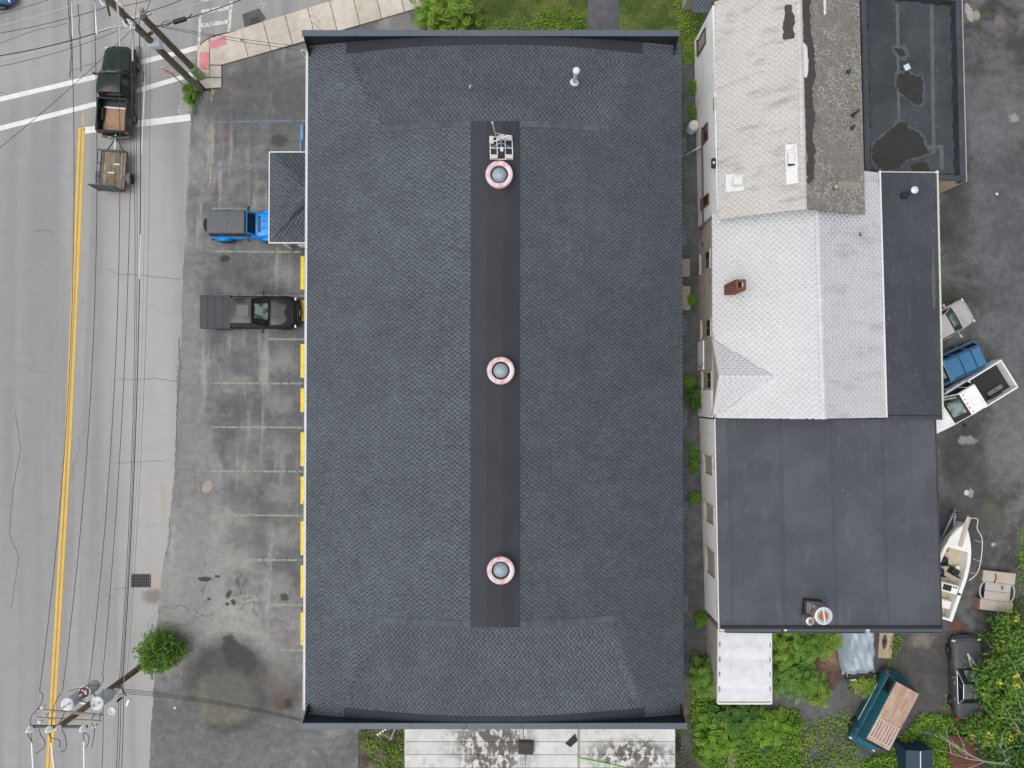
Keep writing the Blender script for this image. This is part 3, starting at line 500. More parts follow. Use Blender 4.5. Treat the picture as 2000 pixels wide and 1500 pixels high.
# shingle tabs (laminated shingles, too small to pick apart singly)
def tabs(name, x0, y0, x1, y1, zf, mode, expo, pitch, tw, parent, m, keep, t1=.009, jit=.12, alo=.66, ahi=.9, skip=0.0, wj=.12, dots=True):
    """mode: 'x+' courses run along y, downslope towards +x ; 'x-','y+','y-' alike"""
    r = RNG; ax = 0 if mode[0] == 'x' else 1; lo, hi = ((x0, x1), (y0, y1))[ax]; l2, h2 = ((y0, y1), (x0, x1))[ax]; sgn = 1 if mode[1] == '+' else -1
    nc = max(1, int(round((hi - lo) / expo))); npc = max(1, int((h2 - l2) / pitch)) + 2
    ci, pi = np.meshgrid(np.arange(nc), np.arange(npc), indexing='ij'); e0 = lo + (hi - lo) * ci / nc; ex = (hi - lo) / nc
    off = (ci % 2) * .5 * pitch + ((ci * 7919) % 13) / 13 * pitch * .18
    s0 = l2 - pitch + off + pi * pitch + r.uniform(-.5, .5, ci.shape) * pitch * jit; ww = tw * pitch * r.uniform(1 - wj, 1 + wj, ci.shape)
    e0 = e0.ravel(); s0 = s0.ravel(); ww = ww.ravel(); s1 = np.minimum(s0 + ww, h2); s0 = np.maximum(s0, l2); e1 = e0 + ex * 1.08
    cm = (e0 + ex / 2); sm = (s0 + s1) / 2; ok = (s1 - s0 > .03) & (keep(cm, sm) if ax == 0 else keep(sm, cm))
    if skip: ok &= r.uniform(0, 1, ok.shape) > skip
    e0, e1, s0, s1 = e0[ok], e1[ok], s0[ok], s1[ok]; n = len(e0)
    gl = np.minimum(s1 + pitch * (1 - tw) * r.uniform(.85, 1.15, n), h2)
    dn, up = (e1, e0) if sgn > 0 else (e0 - (e1 - e0) * .07, e0 + ex)
    def mk(e, s, h):
        X, Y = (e, s) if ax == 0 else (s, e); return np.stack([X, Y, zf(X, Y) + h], 1)
    A, B, C, D = mk(up, s0, .0015), mk(up, s1, .0015), mk(dn, s1, t1), mk(dn, s0, t1); C2, D2 = mk(dn, s1, -.004), mk(dn, s0, -.004); A2, B2 = mk(up, s0, -.004), mk(up, s1, -.004)
    V = np.stack([A, B, C, D, A2, B2, C2, D2], 1).reshape(-1, 3); b = np.arange(n)[:, None] * 8
    top = np.array([0, 1, 2, 3]); 
    fl = [top, np.array([3, 2, 6, 7]), np.array([0, 3, 7, 4]), np.array([2, 1, 5, 6])]
    # upward orientation
    p = V[:4]; nz = np.cross(p[1] - p[0], p[2] - p[1])[2]
    if nz < 0: fl = [q[::-1] for q in fl]
    Fq = np.concatenate([b + q for q in fl]); val = r.uniform(alo, ahi, n); val = np.clip(val + r.normal(0, .05, n), 0, 1); att = np.concatenate([val] * 4)
    if dots:   # dark lower ply showing in the notch between two tabs
        d0, d1 = (e0 + ex * .25, e0 + ex * .92) if sgn > 0 else (e0 + ex * .75, e0 + ex * .08); g = np.stack([mk(d0, s1, .001), mk(d0, gl, .001), mk(d1, gl, .002), mk(d1, s1, .002)], 1).reshape(-1, 3)
        fq = np.arange(n * 4).reshape(-1, 4) + len(V); fq = fq if nz > 0 else fq[:, ::-1]; V = np.concatenate([V, g]); Fq = np.concatenate([Fq, fq]); att = np.concatenate([att, r.uniform(0, .2, n)])
    return fastmesh(name, V, Fq, att, m, parent, 'stuff')
def inside_hip(x, y):
    u = np.abs(x - XC) / HW; d = np.where(y > RN, (YN - y) / (YN - RN), (y - YS) / (RS - YS)); return ((y > RN) | (y < RS)) & (u < ub(d))
def flash_n(x): u = np.clip(np.abs(x - XC) / HW, 0, 1); return YN - .46 - .25 * u ** 2
def flash_s(x): u = np.clip(np.abs(x - XC) / HW, 0, 1); return YS + .34 + .25 * u ** 2
def ok_side(x, y): return ~inside_hip(x, y) & (np.abs(x - XC) > 0)
kw = dict(expo=.152, pitch=.25, tw=.72)
tabs('shingles', XW, YS + .05, SX0, YN - .05, roofz, 'x-', parent=main, m='shingle_slate', keep=ok_side, **kw)
tabs('shingles', SX1, YS + .05, XE, YN - .05, roofz, 'x+', parent=main, m='shingle_slate', keep=ok_side, **kw)
tabs('shingles', XW, RN + .1, XE, YN, roofz, 'y+', parent=main, m='shingle_slate', keep=lambda x, y: inside_hip(x, y) & (y < flash_n(x)), **kw)
tabs('shingles', XW, YS, XE, RS - .1, roofz, 'y-', parent=main, m='shingle_slate', keep=lambda x, y: inside_hip(x, y) & (y > flash_s(x)), **kw)
# ridge cap shingles over the break between the arch and the end slopes
def caprow(y, x0, x1, out):
    n = int(round(abs(x1 - x0) / .30)); 
    for k in range(n):
        xa = x0 + (x1 - x0) * k / n; xb = x0 + (x1 - x0) * (k + 1.25) / n; q = []
        for xx, h in ((xa, .022), (xb, .034)):
            for yy in (y - .17, y, y + .17): q.append((xx, yy, float(roofz(xx, yy)) + h + (.012 if yy == y else 0)))
        mb = MB(); v = q + [(p[0], p[1], p[2] - .02) for p in q]; f = [(0, 1, 4, 3), (1, 2, 5, 4), (3, 4, 10, 9), (4, 5, 11, 10), (0, 3, 9, 6), (5, 2, 8, 11), (1, 0, 6, 7), (2, 1, 7, 8)]
        if x1 > x0: f = [tuple(reversed(z)) for z in f]
        mb.add(v, f, random.random()); mb.build('ridge_shingle', 'shingle_cap', main)
caprow(RN, SX0 - .02, P(752, 254, 6.3).x, 1); caprow(RN, SX1 + .02, P(1168, 248, 6.3).x, 1); caprow(RS, SX0 - .02, P(732, 1210, 6.3).x, -1); caprow(RS, SX1 + .02, P(1196, 1212, 6.3).x, -1)
# flashing sheets at the foot of the parapets
for fn, y0, sg in ((flash_n, YN, 1), (flash_s, YS, -1)):
    mb = MB(); ua = np.linspace(-.785, .785, 50)
    for k in range(49):
        q = []
        for u in (ua[k], ua[k + 1]):
            x = XC + u * HW; ym = float(fn(np.array(x))); q.append([(x, yy, float(roofz(x, yy)) + .014) for yy in np.linspace(ym, y0 + sg * .1 if sg > 0 else y0 - .1, 5)])
        for j in range(4): mb.add([q[0][j], q[1][j], q[1][j + 1], q[0][j + 1]], [(0, 1, 2, 3) if sg > 0 else (3, 2, 1, 0)])
    mb.build('flashing', 'flashing_dark', main, smooth=True)
# centre membrane strip: three sheets side by side
wst = (SX1 - SX0) / 3
for k in range(3):
    for (ya, yb) in ((RN + .12, RS - .16),):
        mb = MB(); n = 12; zz = .024 + .004 * k + (.003 if ya < 3 else 0); x0, x1 = SX0 + wst * k - .03, SX0 + wst * (k + 1) + .03
        z = [float(roofz(x, 0)) + zz for x in (x0, (x0 + x1) / 2, x1)]; v = []
        for yy in (ya, yb): v += [(x0, yy, z[0]), ((x0 + x1) / 2, yy, z[1]), (x1, yy, z[2])]
        v += [(p[0], p[1], p[2] - .02) for p in v[:6]]
        mb.add(v, [(1, 0, 3, 4), (2, 1, 4, 5), (0, 1, 7, 6), (1, 2, 8, 7), (3, 0, 6, 9), (2, 5, 11, 8), (4, 3, 9, 10), (5, 4, 10, 11)], .62 - .16 * k); mb.build('membrane_sheet', 'membrane_centre', main)
# parapets
ZP = 5.66
for sg, yw in ((1, YN), (-1, YS)):
    pl_, pr_ = (P(590, 62, ZP).x, P(1328, 64, ZP).x) if sg > 0 else (P(588, 1406, ZP).x, P(1342, 1406, ZP).x)
    mb = MB(); mb.box(((pl_ + pr_) / 2, yw + sg * .22, (3.9 + ZP - .05) / 2), (pr_ - pl_ - .08, .26, ZP - .05 - 3.9)); mb.build('parapet', 'parapet_black', main)
    n = 7
    for k in range(n):
        x0 = pl_ + (pr_ - pl_) * k / n; x1 = pl_ + (pr_ - pl_) * (k + 1) / n
        mb = MB(); mb.box(((x0 + x1) / 2, yw + sg * .22, ZP), (x1 - x0 - .006, .33, .07)); mb.build('parapet_cap', 'cap_metal', main, bevel=.01)
    for s in (-1, 1):
        q = P(0, 0, 0); mb = MB(); x1 = (pr_ - .06) if s > 0 else (pl_ + .06)
        mb.add([(x1, yw + sg * .02, ZP - .05), (x1, yw + sg * .02, ZE + .02), (x1, yw - sg * .55, ZE - .02), (x1 - s * .05, yw + sg * .02, ZP - .05), (x1 - s * .05, yw + sg * .02, ZE + .02), (x1 - s * .05, yw - sg * .55, ZE - .02)], [(0, 1, 2), (5, 4, 3), (0, 2, 5, 3), (1, 0, 3, 4), (2, 1, 4, 5)]); mb.build('return_flashing', 'parapet_black', main)
# gutters
yp0, yp1 = P(560, 475, 3.1).y, P(560, 298, 3.1).y
for i, (ya, yb) in enumerate(((YN - .1, 8.2), (8.2, -4.6), (-4.6, YS + .1))):
    mb = MB(); mb.box((XW - .05, (ya + yb) / 2, ZE - .04), (.10, abs(ya - yb) - .01, .1)); mb.box((XW - .105, (ya + yb) / 2, ZE + .02), (.03, abs(ya - yb) - .01, .03)); mb.build('gutter', 'trim_white', main)
mb = MB(); p0 = P(596, 98, ZE); mb.tube([p0, p0 + Vector((-.25, .05, -.1)), p0 + Vector((-.25, .05, -4))], .045, 8); mb.build('downspout', 'trim_white', main)
mb = MB(); p0 = P(597, 480, ZE - .1); mb.tube([p0, p0 + Vector((.05, -.3, -.3)), p0 + Vector((.1, -.8, -.6)), p0 + Vector((.1, -.8, -4))], .06, 8); mb.build('downspout', 'trim_white', main)
# buttresses with little shingled caps on both long sides
for ya, yb in ((270, 297), (446, 479), (623, 655), (802, 832), (980, 1011), (1163, 1194)):
    for s in (-1, 1):
        if s < 0 and ya < 500: continue
        q0, q1 = P(1341 if s > 0 else 590, ya, 3.3), P(1341 if s > 0 else 590, yb, 3.3); xo = q0.x; xi = XE - .3 if s > 0 else XW + .3
        if s > 0: xo = XE + .55
        else: xo = XW - .50
        bt = MB(); bt.box(((xo + xi) / 2 - s * .04, (q0.y + q1.y) / 2, 1.5), (abs(xo - xi) - .1, abs(q0.y - q1.y) - .1, 3.0)); bo = bt.build('buttress', 'wall_beige', main)
        zf = lambda X, Y, s=s, xi=xi: 3.75 - np.abs(X - xi) * .55
        mb = MB(); z0, z1 = float(zf(xi, 0)), float(zf(xo, 0)); mb.slab([(xi, q1.y, z0), (xo, q1.y, z1), (xo, q0.y, z1), (xi, q0.y, z0)], .1, .6); c = mb.build('cap', 'shingle_slate', bo)
        tabs('cap_shingles', min(xi, xo), q1.y, max(xi, xo), q0.y, zf, 'x+' if s > 0 else 'x-', parent=bo, m='shingle_slate', keep=lambda x, y: x == x, **kw)
# entrance porch
ZPO = 3.1; pa, pb = P(528, 298.5, ZPO), P(528, 473, ZPO); px0 = pa.x; pxi = XW + .3; yN_, yS_ = pa.y, pb.y; hp = 1.3
def porchz(x, y): return ZPO + .42 * np.minimum(np.minimum(np.asarray(x, float) - px0, yN_ - np.asarray(y, float)), np.asarray(y, float) - yS_)
porch = thing('entrance_porch', 'small hipped slate shingle porch roof with white trim beside the blue off-roader', 'porch', ((px0 + pxi) / 2, (yN_ + yS_) / 2, 0), world=True)
xm = px0 + (yN_ - yS_) / 2; xr = min(xm, pxi); rz_ = float(porchz(pxi, (yN_ + yS_) / 2)); yc = (yN_ + yS_) / 2; wy = pxi - px0
mb = MB(); za = ZPO; zb = float(porchz(pxi, yN_ - wy)) if wy < (yN_ - yS_) / 2 else rz_
mb.add([(px0, yN_, za), (px0, yS_, za), (pxi, yS_ + wy, zb), (pxi, yN_ - wy, zb), (pxi, yN_, za), (pxi, yS_, za)], [(0, 1, 2, 3), (0, 3, 4), (1, 5, 2)], .6); mb.build('roof', 'shingle_slate', porch)
kp = dict(expo=.152, pitch=.25, tw=.72)
pz = lambda x, y: porchz(x, y)
tabs('shingles', px0, yS_, pxi, yN_, pz, 'x-', parent=porch, m='shingle_slate', keep=lambda x, y: (x - px0 < yN_ - y - .08) & (x - px0 < y - yS_ - .08), **kp)
tabs('shingles', px0, yN_ - wy, pxi, yN_, pz, 'y+', parent=porch, m='shingle_slate', keep=lambda x, y: (yN_ - y < x - px0 - .08), **kp)
tabs('shingles', px0, yS_, pxi, yS_ + wy, pz, 'y-', parent=porch, m='shingle_slate', keep=lambda x, y: (y - yS_ < x - px0 - .08), **kp)
for q, d in ((((px0 - .04), (yN_ + yS_) / 2, ZPO - .03), (.07, yN_ - yS_ + .14, .16)), (((px0 + pxi) / 2, yN_ + .04, ZPO - .03), (pxi - px0, .07, .16)), (((px0 + pxi) / 2, yS_ - .04, ZPO - .03), (pxi - px0, .07, .16))):
    mb = MB(); mb.box(q, d); mb.build('fascia', 'trim_white', porch, bevel=.012)
for yy in (yN_ - .3, yS_ + .3):
    mb = MB(); mb.box((px0 + .3, yy, 1.5), (.14, .14, 2.98)); mb.build('post', 'trim_white', porch)
mb = MB(); mb.box((pxi - .95, yS_ - .02, 2.2), (1.0, .08, .55)); sg_ = mb.build('wall_sign', 'trim_white', porch, bevel=.01)
mb = MB(); p0 = P(562, 479, 2.2); mb.lathe((p0.x, yS_ + .02, 2.3), [(0, 0), (.10, .02), (.13, .1), (.05, .22)], 12, axis='y'); mb.build('lamp', 'stop_yellow', porch)
# ------------------------------------------------------------------ things on the roof
def ventilator(x, y, label, sc=1.0):
    p = P(x, y, ZE + RISE + .35); t_ = thing('roof_ventilator', label, 'ventilator', (p.x, p.y, ZE + RISE + .02), 0, 'round ventilators along the roof strip')
    mb = MB(); mb.lathe((0, 0, 0), [(.80, .01), (.66, .06), (.62, .3)], 40); mb.build('curb', 'membrane_centre', t_, smooth=True)
    mb = MB(); mb.lathe((0, 0, 0), [(.62, .22), (.70, .26), (.715, .42), (.69, .52), (.60, .56), (.47, .50), (.455, .40), (.455, .30)], 48); mb.build('collar', 'vent_pink', t_, smooth=True)
    mb = MB(); mb.lathe((0, 0, 0), [(.455, .28), (.3, .285), (0, .29)], 32); mb.build('well', 'black_plastic', t_)
    mb = MB(); mb.lathe((0, 0, 0), [(.40, .30), (.39, .38), (.34, .46), (.25, .53), (.12, .57), (.0, .58)], 32); mb.build('dome', 'vent_dome', t_, smooth=True)
    for k in range(8):
        a_ = R(45 * k + 10); mb = MB(); mb.tube([(.385 * math.cos(a_), .385 * math.sin(a_), .39), (.25 * math.cos(a_), .25 * math.sin(a_), .535), (.03 * math.cos(a_), .03 * math.sin(a_), .585)], .008, 5); mb.build('seam', 'galv_pale', t_)
ventilator(975, 342, 'pink-rimmed round roof ventilator next to the antenna mount'); ventilator(978, 724, 'pink-rimmed round roof ventilator in the middle of the strip'); ventilator(978, 1113, 'pink-rimmed round roof ventilator nearest the bottom of the strip')
zt = ZE + RISE + .05
def Q(x, y, h): return P(x, y, zt + h)
an = thing('antenna_mount', 'white steel roof antenna frame weighed down by concrete blocks', 'antenna', P(978, 288, zt), world=True)
def ipx(zx, zy): return (900 + zx / 8.336, 220 + zy / 8.336)
for a_, b_, in (((478, 390), (482, 760)), ((585, 400), (600, 760)), ((720, 420), (728, 760)), ((832, 380), (848, 760))):
    mb = MB(); mb.bar(Q(*ipx(*a_), .05), Q(*ipx(*b_), .05), .05, .05); mb.build('rail', 'galv_pale', an)
for a_, b_ in (((475, 578), (845, 578)), ((480, 762), (852, 762)), ((478, 402), (835, 385))):
    mb = MB(); mb.bar(Q(*ipx(*a_), .1), Q(*ipx(*b_), .1), .045, .045); mb.build('cross_rail', 'galv_pale', an)
for (x0, y0, x1, y1) in ((466, 388, 535, 510), (722, 375, 832, 455), (482, 690, 600, 755), (728, 688, 850, 755)):
    q0, q1 = Q(*ipx(x0, y0), .2), Q(*ipx(x1, y1), .2); mb = MB(); mb.box(((q0.x + q1.x) / 2, (q0.y + q1.y) / 2, zt + .215), (abs(q0.x - q1.x), abs(q0.y - q1.y), .17)); mb.build('ballast_block', 'conc_block', an, bevel=.015)
mast = Q(*ipx(660, 600), .05); mt_ = mast + Vector((-.02, .12, 1.35))
mb = MB(); mb.tube([mast, mt_], .035, 10); mb.build('mast', 'galv', an)
for q in ((480, 575), (832, 575), (600, 405)):
    mb = MB(); mb.tube([Q(*ipx(*q), .1), mast.lerp(mt_, .6)], .016, 6); mb.build('brace', 'galv_pale', an)
bm0, bm1 = P(*ipx(535, 470), zt + 1.0), P(*ipx(780, 368), zt + 1.0)
mb = MB(); mb.tube([bm0, bm1], .028, 8); mb.build('boom', 'wire_white', an)
tip = P(*ipx(515, 165), zt + 1.6); mid = P(*ipx(575, 400), zt + 1.05); mb = MB(); mb.tube([mid, mid.lerp(tip, .55), tip], [.022, .03, .05], 8); mb.build('arm', 'galv', an)
mb = MB(); mb.box(tip, (.10, .16, .1), R(20)); mb.build('feed_head', 'galv', an, bevel=.02)
mb = MB(); mb.tube([P(*ipx(570, 335), zt + 1.1), P(*ipx(740, 365), zt + 1.05)], .01, 5); mb.build('stay', 'wire_white', an)
mb = MB(); mb.box(mast + Vector((0, .35, .75)), (.34, .30, .06), R(10)); mb.build('bracket', 'galv', an, bevel=.02)
mb = MB(); mb.box(mast + Vector((.03, -.12, .35)), (.16, .22, .16), 0); mb.build('junction_box', 'galv_pale', an, bevel=.02)
zb_ = float(roofz(P(1121, 162, 6.3).x, P(1121, 162, 6.3).y)); bp = P(1121, 162, zb_); st = thing('flue_pipe', 'tall white capped flue pipe standing on the upper roof slope', 'flue', bp, world=True)
mb = MB(); mb.lathe(bp, [(.26, -.03), (.19, .04), (.12, .12)], 20); mb.build('boot', 'trim_white', st, smooth=True)
mb = MB(); mb.lathe(bp, [(.10, 0), (.10, 1.35)], 16); mb.build('pipe', 'galv_pale', st, smooth=True)
mb = MB(); mb.lathe(bp, [(.13, 1.32), (.185, 1.36), (.185, 1.48), (.12, 1.56), (0, 1.58)], 20); mb.build('cap', 'trim_white', st, smooth=True)
zb_ = float(roofz(P(919, 174, 6.5).x, P(919, 174, 6.5).y)); bp = P(919, 174, zb_); st = thing('vent_pipe', 'short stubby grey vent pipe alone on the upper roof slope', 'vent', bp, world=True)
mb = MB(); mb.lathe(bp, [(.14, -.03), (.07, .04), (.065, .1)], 14); mb.build('boot', 'black_rubber', st); mb = MB(); mb.lathe(bp, [(.055, 0), (.055, .38), (.04, .38), (.04, .2)], 14); mb.build('pipe', 'trim_white', st)
# ================================================================== buildings beyond the alley
def PW(x, y, A, B):
    """point where the view line through x,y meets the vertical wall plane over A-B"""
    o = Vector((0, 0, H)); d = P(x, y, 0) - o; n = Vector((B.y - A.y, -(B.x - A.x), 0)); t_ = n.dot(Vector((A.x, A.y, 0)) - o) / n.dot(d); return o + d * t_
def plane(a, b, c):
    n = (b - a).cross(c - a); return lambda X, Y: a.z - (n.x * (np.asarray(X) - a.x) + n.y * (np.asarray(Y) - a.y)) / n.z
def inpoly(poly):
    pts = [(p.x, p.y) for p in poly]
    def f(x, y):
        r_ = np.zeros(np.shape(x), bool); n = len(pts)
        for i in range(n):
            x0, y0 = pts[i]; x1, y1 = pts[i - 1]; c = ((y0 > y) != (y1 > y)) & (x < (x1 - x0) * (y - y0) / (y1 - y0 + 1e-12) + x0); r_ ^= c
        return r_
    return f
def flat4(pts):
    pts = [Vector(p) for p in pts]
    if len(pts) == 4: pts[3].z = float(plane(pts[0], pts[1], pts[2])(pts[3].x, pts[3].y))
    return pts
def roofplane(root, pts, m, mode, expo=.15, pitch=.3, tw=.96, thick=.1, jit=0.0, name='roof_slope', fine=True, **k):
    pts = flat4(pts); mb = MB(); mb.slab([tuple(p) for p in pts], thick, .6); o = mb.build(name, m, root)
    if fine: tabs('shingles', min(p.x for p in pts), min(p.y for p in pts), max(p.x for p in pts), max(p.y for p in pts), plane(pts[0], pts[1], pts[2]), mode, expo, pitch, tw, root, m, inpoly(pts), jit=jit, t1=.004, wj=0.0, alo=.7, ahi=.78, **k)
    return o
def walls(root, pts, z0, tops, m):
    """one wall mesh per side of a footprint, tops = z at each corner"""
    n = len(pts)
    for i in range(n):
        a, b = pts[i], pts[(i + 1) % n]; d = Vector((b.x - a.x, b.y - a.y, 0)).normalized(); s = Vector((d.y, -d.x, 0)) * .12
        q = [(a.x, a.y, z0), (b.x, b.y, z0), (b.x, b.y, tops[(i + 1) % n]), (a.x, a.y, tops[i])]; q2 = [(p[0] - s.x, p[1] - s.y, p[2]) for p in q]
        mb = MB(); mb.add(q + q2, [(0, 1, 2, 3), (7, 6, 5, 4), (0, 4, 5, 1), (1, 5, 6, 2), (2, 6, 7, 3), (3, 7, 4, 0)]); mb.build('wall', m, root)
def window(root, A, B, x0, x1, y0, y1, frame='frame_brown', pane='glass_dark', cols=1, rows=2, halfboard=False, name='window'):
    xm, ym = (x0 + x1) / 2, (y0 + y1) / 2; zlo, zhi = PW(x0, ym, A, B).z, PW(x1, ym, A, B).z; pa, pb = PW(xm, y0, A, B), PW(xm, y1, A, B)
    d = (pb - pa); d.z = 0; Lw = d.length; d.normalize(); out = Vector((-abs(d.y), 0, 0)); c = (pa + pb) / 2; c.z = (zlo + zhi) / 2; hh = zhi - zlo
    def bx(mb, u, v, du, dv, o0, o1):   # u along the wall, v up, o outwards
        q = []
        for o_ in (o0, o1):
            for (i, j) in ((-1, -1), (1, -1), (1, 1), (-1, 1)): q.append(c + d * (u + i * du / 2) + Vector((0, 0, v + j * dv / 2)) + out * o_)
        mb.add(q, [(0, 1, 2, 3), (7, 6, 5, 4), (0, 4, 5, 1), (1, 5, 6, 2), (2, 6, 7, 3), (3, 7, 4, 0)])
    mb = MB(); f = .07
    for s in (-1, 1): bx(mb, s * (Lw / 2 - f / 2), 0, f, hh, -.01, .07); bx(mb, 0, s * (hh / 2 - f / 2), Lw - 2 * f, f, -.01, .068)
    w_ = mb.build(name, frame, root); mb = MB(); bx(mb, 0, -hh / 2 - .03, Lw + .12, .06, 0, .13); mb.build('sill', frame, w_)
    for i in range(cols):
        for j in range(rows):
            cu = -Lw / 2 + f + (Lw - 2 * f) * (i + .5) / cols; cv = -hh / 2 + f + (hh - 2 * f) * (j + .5) / rows
            mb = MB(); bx(mb, cu, cv, (Lw - 2 * f) / cols - .03, (hh - 2 * f) / rows - .03, -.005, .02); mb.build('pane', 'board_grey' if (halfboard and j == 0) else pane, w_)
    mb = MB(); bx(mb, 0, 0, Lw - 2 * f, hh - 2 * f, -.006, .012); mb.build('sash', frame, w_)
# ---- white house with the pale gable roof
hA, hB = P(1355, 75, 0), P(1363, 447, 0)
NW, SW = P(1396, 3, 4.27), P(1404, 426, 4.27); NR, SR = P(1561, -40, 6.55), P(1572, 408, 6.55); NE, SE = P(1678, -9, 4.95), P(1690, 418, 4.95)
h1 = thing('white_house', 'white-walled house with a pale streaked gable roof, top of the row beyond the alley', 'house', ((NW.x + SE.x) / 2, (NW.y + SE.y) / 2, 0), world=True)
hA.y = NW.y - .1; f1 = [Vector((hA.x + .02, NW.y - .15, 0)), Vector((hB.x + .02, SW.y + .5, 0)), Vector((SE.x - .1, SE.y + .5, 0)), Vector((NE.x - .1, NE.y - .15, 0))]
walls(h1, f1, 0, [4.1, 4.1, 4.7, 4.7], 'wall_white')
for p, q, r_ in ((f1[0], f1[3], NR), (f1[1], f1[2], SR)):
    mb = MB(); t0 = [(p.x, p.y, 4.1), (q.x, q.y, 4.7), (r_.x, p.y * .5 + q.y * .5, 6.42)]; mb.add(t0 + [(a_, b_ - .1 if r_ is NR else b_ + .1, c_) for a_, b_, c_ in t0], [(0, 1, 2), (5, 4, 3), (0, 3, 4, 1), (1, 4, 5, 2), (2, 5, 3, 0)]); mb.build('gable', 'wall_white', h1)
roofplane(h1, [NW, SW, SR, NR], 'shingle_pale', 'x-', .145, .32, .982, dots=False)
roofplane(h1, [NR, SR, SE, NE], 'roof_mossy', 'x+', fine=False)
def patch(root, pts, z, m, name, amp=2, seed=1, zf=None, lift=.02, step=6):
    q = jag(pts, step, amp, seed); q = jag(q, 2.5, amp * .45, seed + 50) if m in ('puddle', 'roof_felt') else q; mb = MB(); vs = []
    for x, y in q:
        if zf is None: vs.append(P(x, y, z + lift))
        else:
            p = P(x, y, z)
            for _ in range(6): p = P(x, y, float(zf(p.x, p.y)) + lift)
            vs.append(p)
    mb.sheet(vs); return mb.build(name, m, root)
zE1 = plane(NR, SR, SE); zW1 = plane(NW, SW, SR)
patch(h1, [(1567, -10), (1583, -10), (1583, 60), (1590, 100), (1594, 150), (1586, 175), (1592, 230), (1587, 260), (1592, 290), (1592, 330), (1586, 356), (1577, 358), (1576, 320), (1573, 250), (1570, 160), (1569, 60)], 6.3, 'roof_felt', 'bare_felt_patch', 2.4, 4, zE1, .012)
patch(h1, [(1535, 8), (1545, 8), (1552, 40), (1551, 75), (1540, 78), (1530, 76), (1528, 55), (1532, 30)], 6, 'roof_felt', 'bare_felt_patch', 2.2, 5, zW1, .022)
patch(h1, [(1568, 82), (1577, 90), (1579, 130), (1575, 152), (1569, 150)], 6.4, 'patch_white', 'loose_shingle_patch', 1.6, 6, zE1, .02)
patch(h1, [(1533, 283), (1557, 281), (1559, 358), (1536, 361)], 6, 'patch_white', 'roof_patch', .8, 7, zW1, .03); patch(h1, [(1417, 341), (1454, 340), (1453, 372), (1417, 375)], 4.7, 'patch_white', 'roof_patch', .8, 8, zW1, .03)
patch(h1, [(1636, 354), (1680, 356), (1680, 370), (1640, 368)], 5.2, 'patch_beige', 'roof_patch', 1.5, 9, zE1, .012)
patch(h1, [(1608, -8), (1613, -8), (1614, 26), (1609, 30)], 6, 'patch_white', 'roof_patch', 1.0, 10, zE1, .012)
p0, p1 = NR + Vector((0, 0, .03)), SR + Vector((0, 0, .03)); n = 40
for k in range(n):
    a_, b_ = p0.lerp(p1, k / n), p0.lerp(p1, (k + 1.12) / n); mb = MB(); q = []
    for p in (a_, b_): q += [p + Vector((-.16, 0, -.055)), p + Vector((0, 0, .01)), p + Vector((.13, 0, -.05))]
    mb.add(q, [(0, 3, 4, 1), (1, 4, 5, 2)], random.uniform(.3, .8)); mb.build('ridge_shingle', 'shingle_pale', h1)
A, B = Vector((hA.x, hA.y, 0)), Vector((hB.x, SW.y, 0))
window(h1, A, B, 1364.5, 1379, 66, 96, cols=3, rows=1, pane='pane_dull'); window(h1, A, B, 1374, 1383, 244, 277, cols=2, rows=2); window(h1, A, B, 1372, 1385, 383, 404, cols=1, rows=2)
q = PW(1395.5, 203, A, B); mb = MB(); mb.box(q + Vector((-.03, 0, 0)), (.06, .7, .22)); mb.build('wall_vent', 'frame_wood', h1)
q = PW(1397, 319, A, B); mb = MB(); mb.box(q + Vector((-.1, 0, 0)), (.22, .55, .24)); lm = mb.build('wall_lamp', 'black_plastic', h1, bevel=.02); mb = MB(); mb.box(q + Vector((-.12, .0, .125)), (.1, .12, .02)); mb.build('lens', 'trim_white', lm)
mb = MB(); mb.tube([PW(1373, 285, A, B) + Vector((-.08, 0, 0)), PW(1374.5, 330, A, B) + Vector((-.08, 0, 0)), PW(1375, 400, A, B) + Vector((-.08, 0, 0)), PW(1375.5, 445, A, B) + Vector((-.08, 0, 0)), PW(1371, 447, A, B) + Vector((-.08, 0, 0)), PW(1370, 464, A, B) + Vector((-.08, 0, 0))], .05, 8); mb.build('drain_pipe', 'frame_brown', h1)
mb = MB(); qa = PW(1373, 284, A, B); mb.tube([qa + Vector((-.05, 0, 0)), qa + Vector((-.55, -.25, -.25)), qa + Vector((-1.3, -.55, -.9))], .025, 6); mb.build('service_mast', 'galv', h1)
mb = MB(); mb.tube([qa + Vector((-.05, -.1, .1)), qa + Vector((-.3, -.5, -.9))], .02, 6); mb.build('mast_brace', 'galv', h1)
mb = MB(); mb.box((SW.x - .02, SW.y - .2, 4.15), (.14, .14, .14)); mb.build('gutter_end', 'trim_white', h1)
def roofpipe(x, y, x2, y2, z, label, m='steel_dark', r_=.07, cap=True):
    b_ = P(x, y, z); k = ((x2 - 1000) / (x - 1000)); zt_ = H - (H - z) / k; h_ = max(.25, zt_ - z); t_ = thing('vent_pipe', label, 'vent', b_ - Vector((0, 0, .03)))
    mb = MB(); mb.lathe((0, 0, 0), [(r_ * 2.2, 0), (r_ * 1.5, .07), (r_ * 1.1, .1)], 14); mb.build('boot', 'roof_felt', t_); mb = MB(); mb.lathe((0, 0, 0), [(r_, 0), (r_, h_), (r_ * .75, h_), (r_ * .75, h_ - .1)], 14); mb.build('pipe', m, t_, smooth=True)
    if cap: mb = MB(); mb.lathe((0, 0, h_), [(r_ * 1.35, -.05), (r_ * 1.4, .02), (0, .03)], 14); mb.build('cap', m, t_)
def zat(zf, x, y, z=5):
    p = P(x, y, z)
    for _ in range(6): p = P(x, y, float(zf(p.x, p.y)))
    return p.z
